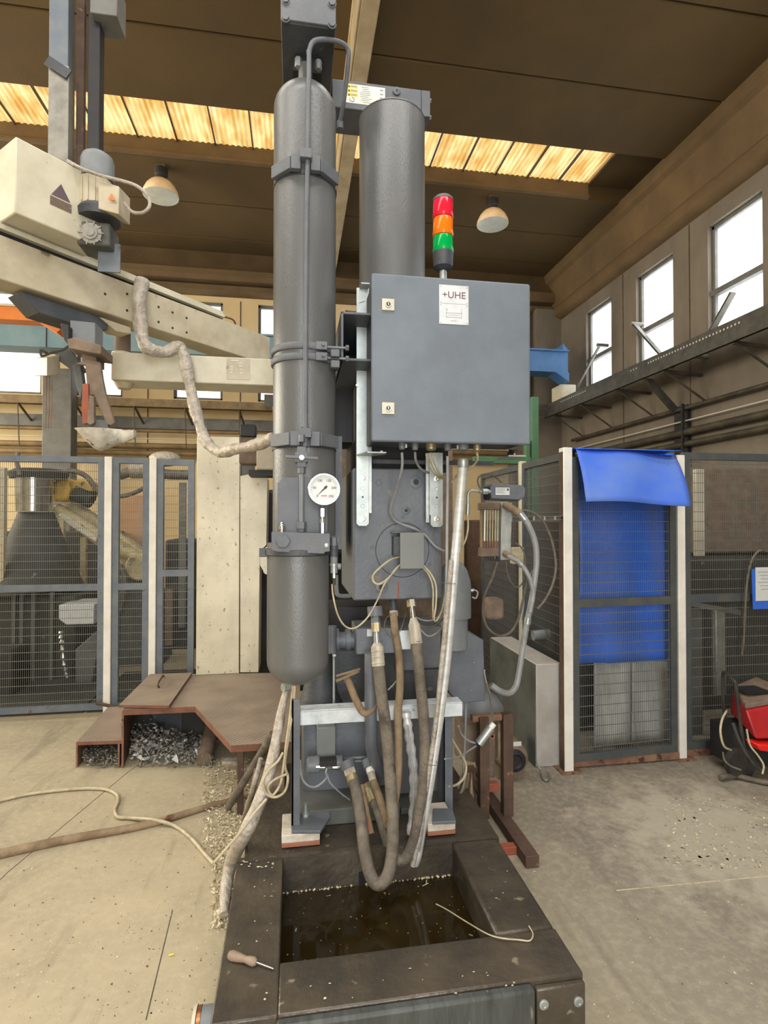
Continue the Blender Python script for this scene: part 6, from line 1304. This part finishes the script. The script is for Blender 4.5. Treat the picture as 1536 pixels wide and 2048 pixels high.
# dark slide under the beam and the gripper
m = MB(); m.prism([onbeam(40, 582, .03), onbeam(218, 640, .03), onbeam(215, 660, .03), onbeam(192, 663, .03), onbeam(78, 625, .03)], nB * .14); m.build('slide_plate', 'dark_paint', ld, bevel=.004)
Yg = 2.95
def gp_(name, pts, d, mat, Y=Yg, bev=.004): m = MB(); m.prism([at(a, b, Y) for a, b in pts], (0, d, 0)); return m.build(name, mat, ld, bevel=bev)
gp_('shaft_housing', ((140, 640), (190, 645), (190, 690), (142, 690)), .12, 'motor_grey')
gp_('cable_bracket', ((120, 645), (137, 650), (137, 690), (128, 680)), .06, 'black_rubber', 2.9)
gp_('flange_block', ((134, 678), (150, 674), (202, 690), (202, 708), (185, 706), (137, 696)), .18, 'pot_brown', 2.88)
gp_('gripper_neck', ((163, 700), (193, 705), (193, 728), (163, 722)), .12, 'pot_brown')
gp_('gripper_plate', ((150, 728), (172, 718), (200, 724), (204, 755), (210, 785), (229, 845), (222, 851), (213, 848), (187, 790), (175, 790), (170, 730)), .03, 'pot_brown', 2.92)
gp_('gripper_finger', ((165, 768), (176, 766), (177, 800), (176, 846), (165, 848), (163, 820)), .03, 'primer_red', 2.90, .002)
gp_('gripper_finger', ((178, 790), (187, 792), (188, 845), (180, 850), (174, 846)), .03, 'pot_brown', 2.89, .002)
gp_('gripper_arm', ((145, 730), (160, 726), (166, 770), (160, 800), (152, 770)), .05, 'furnace_grey', 3.0)
gp_('finger_tip', ((176, 838), (214, 840), (218, 862), (200, 868), (178, 864)), .06, 'furnace_grey', 2.92)
m = MB(); c = at(210, 872, 2.95)
def ladle():
    vs = []; fs = []; nu, nv = 26, 12
    for i in range(nu + 1):
        t_ = i / nu; px = 157 + 113 * t_
        top_ = 860 + 2 * math.sin(t_ * 3) + (2 if t_ > .8 else 0)
        dep = (38 * math.sin(min(1, t_ / .42) * math.pi / 2) if t_ < .42 else 38 - 24 * ((t_ - .42) / .58) ** 1.0); wid = .018 + .085 * math.sin(min(1.0, .12 + t_ * 1.1) * math.pi) ** .8 if t_ < .86 else .03
        wid = max(wid, .026); dep = max(dep, 1.5)
        for j in range(nv):
            an = 2 * math.pi * j / nv; s_ = math.sin(an); q = at(px, top_, 2.95)
            vs.append(V(q.x, 2.95 + math.cos(an) * wid, q.z + (s_ * .006 if s_ > 0 else s_ * dep * .00268)))
    for i in range(nu):
        for j in range(nv): k = (j + 1) % nv; fs.append((i * nv + j, i * nv + k, (i + 1) * nv + k, (i + 1) * nv + j))
    fs.append(tuple(range(nv))); fs.append(tuple(nu * nv + j for j in range(nv)))
    return vs, fs
m.add(*ladle()); t = m.build('casting_ladle', 'plaster_shell', None, 'pale crusted casting ladle held by the gripper, upper left', 'ladle', angle=70)
# control box on the beam
bc = thing('junction_cabinet', 'cream junction cabinet with warning triangle on top of the sloping beam', 'cabinet', onz(30, 425, 2.92))
K = onz(30, 425, 2.905); zt_ = 0
r_ = ray(30, 272); zt_ = CAM_H + r_.z * (K.y / r_.y)
Lb = .40; m = MB(); m.hexa([K, K + dB * Lb, K + dB * Lb + nB * .30, K + nB * .30, V(K.x, K.y, zt_), V(K.x, K.y, zt_) + dB * Lb, V(K.x, K.y, zt_) + dB * Lb + nB * .3, V(K.x, K.y, zt_) + nB * .3]); m.build('cabinet_shell', 'cream_light', bc, bevel=.006)
c = V(K.x, K.y, 0) + dB * .20 - nB * .001
zc2 = (K.z + zt_) / 2 + .0
def tri(cz, s, off=0): return [c + V(0, 0, cz) - dB * s, c + V(0, 0, cz) + dB * s, c + V(0, 0, cz + s * 1.6)]
m = MB(); m.prism([p - nB * .0005 for p in tri(zc2 - .015, .045)], nB * .001); m.build('warning_triangle', 'sign_purple', bc)
m = MB(); m.prism([c - dB * .05 + V(0, 0, zc2 - .065), c + dB * .05 + V(0, 0, zc2 - .065), c + dB * .05 + V(0, 0, zc2 - .022), c - dB * .05 + V(0, 0, zc2 - .022)], nB * -.001); pb_ = m.build('warning_plate', 'pot_brown', bc)
for s_ in (-1, 1): m = MB(); q = c + dB * (.043 * s_) + V(0, 0, zc2 - .044) - nB * .0015; m.cyl(q, q - nB * .002, .003, n=8); m.build('plate_rivet', 'zinc', pb_)
# vertical column
vc = thing('lift_column', 'grey rectangular lift column rising to the roof above the cream junction cabinet', 'column', V(K.x, K.y, zt_) + dB * .2)
pc = onz(117, 320, zt_); 
def vbar(name, px0, px1, y1, mat, parent, Y, z1=6.15, d=.08):
    a = at(px0, y1, Y); b = at(px1, y1, Y); m = MB(); m.box(a.x, b.x, Y, Y + d, a.z, z1); return m.build(name, mat, parent, bevel=.003)
Yv_ = K.y + .24
vbar('column_lower', 95, 136, 325, 'galv_bracket', vc, Yv_, zat(128, Yv_, 110)); vbar('column_upper', 97, 136, 140, 'fence_paint', vc, Yv_ + .01)
m = MB(); m.bar(at(94, 120, Yv_ - .01), at(138, 150, Yv_ - .01), .008, .05); m.build('column_clamp', 'dark_paint', vc)
vbar('guide_rod', 150, 166, 430, 'rust_dark', vc, Yv_ + .12, d=.03); vbar('lift_rod', 174, 198, 330, 'near_black', vc, Yv_ + .05, d=.07)
a = at(180, 5, Yv_); b = at(234, 32, Yv_); m = MB(); m.box(a.x, b.x, Yv_, Yv_ + .15, b.z, b.z + .2); m.build('rod_bracket', 'duct_grey', vc, bevel=.004)
# motor + gearbox
lm = thing('lift_motor', 'dusty gearmotor with domed fan cover beside the cream junction cabinet', 'motor', at(195, 500, K.y + .3))
Ym_ = K.y + .27; c = at(195, 380, Ym_); zz = lambda py: zat(py, Ym_, 195)
m = MB(); m.lathe((c.x, Ym_, 0), (0, 0, 1), [(zz(362), .080), (zz(325), .080), (zz(315), .070), (zz(308), .045), (zz(306), .001)], 32); m.build('fan_cover', 'motor_grey', lm)
m = MB(); m.lathe((c.x - .01, Ym_, 0), (0, 0, 1), [(zz(420), .078), (zz(366), .080)], 40); m.build('motor_barrel', 'cream_paint', lm)
for k in range(14):
    an = R(k * 24); m = MB(); u = V(math.cos(an), math.sin(an), 0); m.bar(V(c.x - .01, Ym_, zz(418)) + u * .08, V(c.x - .01, Ym_, zz(370)) + u * .08, .005, .012); m.build('cooling_fin', 'cream_paint', lm)
a = at(205, 362, Ym_ - .1); b = at(240, 425, Ym_ - .1); m = MB(); m.hexa([V(a.x - .02, Ym_ - .10, b.z + .01), V(b.x, Ym_ - .12, b.z - .02), V(b.x + .02, Ym_, b.z - .01), V(a.x, Ym_, b.z + .02), V(a.x - .02, Ym_ - .10, a.z + .005), V(b.x, Ym_ - .12, a.z - .03), V(b.x + .02, Ym_, a.z - .02), V(a.x, Ym_, a.z + .01)]); tb_ = m.build('terminal_cover', 'cream_paint', lm, bevel=.004)
q = at(224, 393, Ym_ - .125); m = MB(); m.prism([q + V(-.018, -.0, -.014), q + V(.016, -.0, -.02), q + V(-.001, 0, .016)], (0, -.002, 0)); m.build('warning_triangle', 'orange_paint', tb_)
m = MB(); m.lathe((c.x + .01, Ym_, 0), (0, 0, 1), [(zz(443), .10), (zz(428), .105), (zz(420), .09)], 32); m.build('motor_flange', 'dark_paint', lm)
a = at(153, 440, Ym_ - .05); b = at(220, 492, Ym_ - .05); m = MB(); m.box(a.x, b.x, Ym_ - .05, Ym_ + .1, b.z, a.z); m.build('gearbox', 'furnace_grey', lm, bevel=.01)
q = at(183, 468, Ym_ - .05); m = MB(); m.lathe(q, (0, -1, 0), [(0, .052), (.012, .052), (.014, .035), (.02, .035), (.02, .02), (.024, .02), (.026, .001)], 32); m.build('gear_cover', 'galv_bracket', lm)
for k in range(10): an = R(36 * k); m = MB(); u = V(math.cos(an), 0, math.sin(an)); m.bar(q - V(0, .012, 0) + u * .036, q - V(0, .012, 0) + u * .062, .008, .006); m.build('cover_rib', 'galv_bracket', lm)
a = at(196, 485, Ym_ + .02); b = at(240, 545, Ym_ + .02); m = MB(); m.box(a.x, b.x, Ym_ + .02, Ym_ + .03, b.z, a.z); m.build('mounting_plate', 'fence_paint', lm)
cable('dusty grey cable looping from the cream junction cabinet round to the gearmotor', [(136, 322, K.y + .2), (165, 338, K.y + .16), (205, 352, K.y + .14), (245, 362, K.y + .14), (275, 373, K.y + .14), (295, 392, K.y + .14), (299, 412, K.y + .14), (286, 425, K.y + .14), (265, 424, K.y + .14), (248, 406, K.y + .14)], .0085, 'dirty_wrap')
# sensor box with rods
sb = thing('probe_box', 'beige box with three thin probe rods hanging below, left of the gripper', 'sensor box', at(95, 760, 3.1))
Ys_ = 3.1
m = MB(); P0 = [at(70, 752, Ys_ + .12), at(94, 752, Ys_), at(118, 750, Ys_ + .14), at(96, 750, Ys_ + .25)]; P1 = [at(71, 716, Ys_ + .12), at(94, 714, Ys_), at(120, 710, Ys_ + .14), at(97, 712, Ys_ + .25)]
m.hexa(P0 + P1); m.build('probe_housing', 'cream_paint', sb, bevel=.004)
for px in (93, 99, 104): m = MB(); m.cyl(at(px, 752, Ys_ + .05), at(px - 3, 856, Ys_ + .05), .0045, n=8); m.build('probe_rod', 'pot_brown', sb)
m = MB(); m.tube([at(94, 706, Ys_), at(82, 700, Ys_), (at(84, 712, Ys_)), at(105, 705, Ys_), at(125, 700, Ys_), at(140, 690, Ys_)], .006, n=8); m.build('probe_lead', 'black_rubber', sb)
m = MB(); m.prism([at(105, 700, 3.25), at(140, 700, 3.25), at(170, 740, 3.25), at(150, 745, 3.25), at(118, 722, 3.25)], (0, .05, 0)); m.build('probe_bracket', 'furnace_grey', sb)
# wrapped corrugated hose
def wrap(t, k): return 1.12 - .28 * t + .09 * math.sin(k * .45) + .05 * math.sin(k * 1.7)
m = MB(); m.tube([onbeam(285, 560, -.06), onbeam(278, 600, -.06), onbeam(280, 640, -.05), at(286, 680, 3.28), at(298, 698, 3.28), at(330, 704, 3.32), at(358, 694, 3.34), at(368, 712, 3.34), at(378, 760, 3.34), at(388, 810, 3.34), at(400, 850, 3.32), at(412, 882, 3.3), at(438, 904, 3.2), at(470, 898, 3.05), at(505, 892, 2.85), at(548, 876, 2.6)], .034, n=18, per=8, rf=wrap)
m.build('wrapped_hose', 'foil_wrap', None, 'crumpled dirty wrapped hose sagging from the cream beam to the left gas bottle', 'hose', angle=70)

# ================================================================ PLATFORM
pf = thing('steel_platform', 'rusty tread-plate platform with low step, left of the press', 'platform', (-.5, 3.6, 0))
ZP = .365
def slab(pts, z, th, name, mat, parent, edge='rust_edge'):
    top = [onz(a, b, z) for a, b in pts]; n = len(top); m = MB(); m.add(top + [p - V(0, 0, th) for p in top], [tuple(range(n)), tuple(range(2 * n - 1, n - 1, -1))])
    m.mat(1).add(top + [p - V(0, 0, th) for p in top], [(i, (i + 1) % n, n + (i + 1) % n, n + i) for i in range(n)]); return m.build(name, [mat, edge], parent)
slab(((246, 1419), (390, 1413), (462, 1491), (600, 1482), (600, 1345), (310, 1349)), ZP, .035, 'platform_top', 'tread_plate', pf)
lid = slab(((238, 1410), (338, 1411), (384, 1345), (300, 1348)), ZP + .022, .016, 'lid_plate', 'tread_plate', pf)
m = MB(); m.tube([onz(318, 1375, ZP + .022), onz(316, 1368, ZP + .05), onz(325, 1352, ZP + .05), onz(327, 1352, ZP + .022)], .006, n=8); m.build('lid_handle', 'rust_dark', lid)
slab(((153, 1484), (243, 1481), (262, 1412), (216, 1414)), .165, .02, 'step_top', 'tread_plate', pf)
def wallp(a, b, z0, z1, th, name, mat='rust'):
    p, q = onz(a[0], a[1], 0), onz(b[0], b[1], 0); d = (q - p).normalized(); n_ = V(-d.y, d.x, 0) * th; m = MB(); m.hexa([p + V(0, 0, z0), q + V(0, 0, z0), q + n_ + V(0, 0, z0), p + n_ + V(0, 0, z0), p + V(0, 0, z1), q + V(0, 0, z1), q + n_ + V(0, 0, z1), p + n_ + V(0, 0, z1)]); return m.build(name, mat, pf)
wallp((247, 1536), (268, 1480), 0, ZP - .03, .012, 'side_plate'); wallp((155, 1535), (200, 1480), 0, .15, .01, 'side_plate'); wallp((239, 1536), (262, 1478), 0, .15, .01, 'side_plate')
wallp((268, 1480), (560, 1478), 0, ZP - .03, .012, 'rear_plate', 'furnace_dark')
wallp((200, 1480), (262, 1479), 0, .14, .01, 'rear_plate', 'furnace_dark')
for px, pyb in ((474, 1632), (300, 1462), (590, 1600)):
    p = onz(px, pyb, 0); m = MB(); m.box(p.x, p.x + .03, p.y, p.y + .03, 0, ZP - .03); m.build('support_leg', 'rust_dark', pf)
# inside: dark box and tube
db = thing('machine_base_box', 'dark steel box with square opening inside the platform cavity', 'box', onz(350, 1490, 0))
a = at(304, 1428, 3.95); b = at(404, 1482, 3.95); m = MB(); m.box(a.x, b.x, 3.95, 4.1, 0, a.z); m.build('box_shell', 'dark_paint', db, bevel=.006)
a = at(306, 1446, 3.944); b = at(330, 1474, 3.944); m = MB(); m.box(a.x, b.x, 3.945, 3.951, b.z, a.z); m.build('opening', 'near_black', db)
m = MB(); m.cyl(onz(408, 1518, .05), onz(428, 1440, .15), .045, n=20); m.build('tube', 'pot_brown', None, 'dusty brown tube slanting under the platform edge', 'tube')
# swarf heaps
def chips(name, label, reg, n, z0, hfun, s0_, s1_, seed, mat):
    r_ = random.Random(seed); m = MB()
    for k in range(n):
        px = r_.uniform(reg[0], reg[2]); py = r_.uniform(reg[1], reg[3]); c = onz(px, py, z0); c.z += max(0, hfun(px, py)) * r_.random()
        s_ = r_.uniform(s0_, s1_); ax = Vector((r_.gauss(0, 1), r_.gauss(0, 1), r_.gauss(0, .6))).normalized(); u, v = m.frame(ax)
        q = [c + ax * s_ * r_.uniform(-1, 1) + u * s_ * r_.uniform(-1, 1) + v * s_ * r_.uniform(-.8, .8) for _ in range(4)]
        for p in q: p.z = max(p.z, z0 + .0005)
        m.add(q, [(0, 1, 2), (0, 2, 3), (0, 3, 1), (1, 3, 2)])
    return m.build(name, mat, None, label, 'debris', kind='stuff', angle=10)
chips('metal_swarf', 'heap of shiny metal swarf under the rusty platform', (262, 1486, 425, 1536), 1800, .0, lambda x, y: .10 * math.exp(-((x - 300) / 60) ** 2) + .06, .004, .019, 1, 'swarf')
chips('metal_scraps', 'larger bright metal scraps on the swarf heap under the rusty platform', (270, 1492, 420, 1530), 70, .03, lambda x, y: .06, .012, .035, 21, 'plate_silver')
chips('metal_swarf', 'heap of metal swarf under the low step', (165, 1495, 240, 1537), 700, .0, lambda x, y: .07, .004, .015, 2, 'swarf')
chips('floor_debris', 'pale flaky debris on the floor between platform and oil tank', (405, 1520, 500, 1700), 1500, .0, lambda x, y: .015, .003, .014, 4, 'swarf_pale')
chips('floor_debris', 'crusty debris along the left side of the oil tank', (425, 1690, 465, 1860), 700, .0, lambda x, y: .02, .003, .014, 5, 'swarf_pale')
chips('floor_debris', 'pale scraped crumbs on the floor in front of the red welding machine', (1330, 1590, 1536, 1740), 500, .0, lambda x, y: .0, .002, .012, 12, 'swarf_pale')
chips('floor_debris', 'tiny scattered crumbs on the left floor', (0, 1560, 430, 2040), 260, .0, lambda x, y: .0, .0015, .006, 6, 'debris_dark')
chips('floor_debris', 'tiny pale crumbs on the left floor', (0, 1540, 440, 2040), 260, .0, lambda x, y: .0, .0015, .005, 8, 'swarf_pale')
chips('floor_debris', 'tiny pale crumbs on the right floor', (1090, 1560, 1536, 2040), 140, .0, lambda x, y: .0, .0015, .006, 7, 'swarf_pale')
m = MB(); m.prism([onz(444, 1530, .0), onz(450, 1522, .0), onz(474, 1520, .0), onz(476, 1530, .0)], (0, 0, .02)); m.build('plaster_scrap', 'plaster_shell', None, 'white plaster scrap on the floor by the platform corner', 'scrap')
# brown block between platform and tank
m = MB(); a = at(520, 1540, 2.62); b = at(569, 1650, 2.62); m.box(a.x - .04, b.x, 2.60, 2.86, 0.0, zat(1565, 2.62, 545)); m.build('steel_block', 'pot_brown', None, 'brown steel block standing between the platform and the left press leg', 'block', bevel=.006)
# hanging wrapped bundle
m = MB(); pth = [at(574, 1378, 2.25), at(565, 1410, 2.24), at(556, 1460, 2.22), at(545, 1520, 2.2), at(530, 1575, 2.18), at(510, 1625, 2.16), at(490, 1668, 2.14)] + [onz(464, 1720, .12), onz(452, 1775, .06), onz(448, 1830, .03)]
def rw(t, k): return (.55 + .75 * math.sin(min(1, t * 1.5) * math.pi / 2)) * (1 + .04 * math.sin(k * .6)) * (1 if t < .8 else 1 - (t - .8) * 2)
m.tube(pth, .021, n=16, per=8, rf=rw); m.build('wrapped_bundle', 'foil_wrap', None, 'dirty wrapped cable bundle hanging from the accumulator foot to the floor', 'cable bundle', angle=70)
m = MB(); c = at(573, 1374, 2.24); m.cyl(c + V(-.014, -.01, 0), c + V(.016, .01, 0), .017, n=14); m.build('hose_clamp', 'zinc', None, 'bright clamp at the top of the hanging wrapped bundle', 'clamp')
cable('grey cable coil hooked on the hanging wrapped bundle, outer turn', [(590, 1372, 2.22), (586, 1420, 2.2), (576, 1480, 2.18), (570, 1530, 2.16), (576, 1555, 2.15), (570, 1582, 2.14), (552, 1594, 2.13), (534, 1588, 2.13), (526, 1565, 2.13), (536, 1542, 2.14), (556, 1522, 2.15), (566, 1505, 2.16)], .005, 'cable_cream')
cable('grey cable coil hooked on the hanging wrapped bundle, inner turn', [(586, 1372, 2.23), (580, 1430, 2.2), (572, 1490, 2.17), (566, 1540, 2.15), (560, 1570, 2.14), (545, 1590, 2.13), (536, 1575, 2.13), (548, 1560, 2.13), (574, 1548, 2.12)], .0045, 'cable_cream')
cable('stray cable running from the coil down left to the floor', [(533, 1598, 2.12), (510, 1625, 2.1), (480, 1665, 2.08), (450, 1700, 2.06), (428, 1725, 2.05)], .005, 'cable_cream')
p0, p1 = at(546, 1468, 2.72), onz(456, 1615, .03)
m = MB(); m.cyl(p0, p1, .019, n=18); mt_ = m.build('steel_tube', 'hose_rubber', None, 'dusty steel tube leaning from the platform down to the debris', 'tube')
m = MB(); m.tube([at(522, 1518, 2.6), at(508, 1570, 2.5), onz(487, 1640, .02)], .012, n=10); m.build('rod', 'dirty_wrap', None, 'pale rod leaning beside the dusty steel tube', 'rod')
# hose and pipe on the left floor
m = MB(); m.tube([onz(-60, 1722, .014), onz(120, 1682, .014), onz(290, 1650, .014), onz(420, 1612, .014), onz(500, 1592, .014)], .021, n=14, rf=lambda t, k: 1.1 - .5 * t); m.build('floor_pipe', 'hose_brown', None, 'long dusty pipe lying across the left floor toward the press', 'pipe')
m = MB(); m.tube([onz(-20, 1606, .01), onz(60, 1588, .01), onz(150, 1578, .01), onz(205, 1578, .01), onz(232, 1588, .01), onz(236, 1602, .01), onz(230, 1620, .01), onz(236, 1634, .012), onz(262, 1636, .012), onz(310, 1640, .03), onz(350, 1652, .012), onz(382, 1676, .01), onz(408, 1706, .01), onz(428, 1728, .01)], .0085, n=10); m.build('floor_cable', 'cable_cream', None, 'thin beige cable snaking over the left floor with a sharp S bend', 'cable')
# bar stuck through the fence foot
m = MB(); m.cyl(at(192, 1406, 4.4), at(240, 1416, 4.4), .012, n=10); m.build('steel_bar', 'rust_dark', None, 'short rusty bar tied to the foot of the left white post', 'bar')
m = MB(); c = onz(342, 1910, .004); m.cyl(c - V(.007, 0, 0), c + V(.007, .003, 0), .003, n=8); m.build('yellow_plug', 'label_yellow', None, 'tiny yellow plug on the floor left of the oil tank', 'plug')
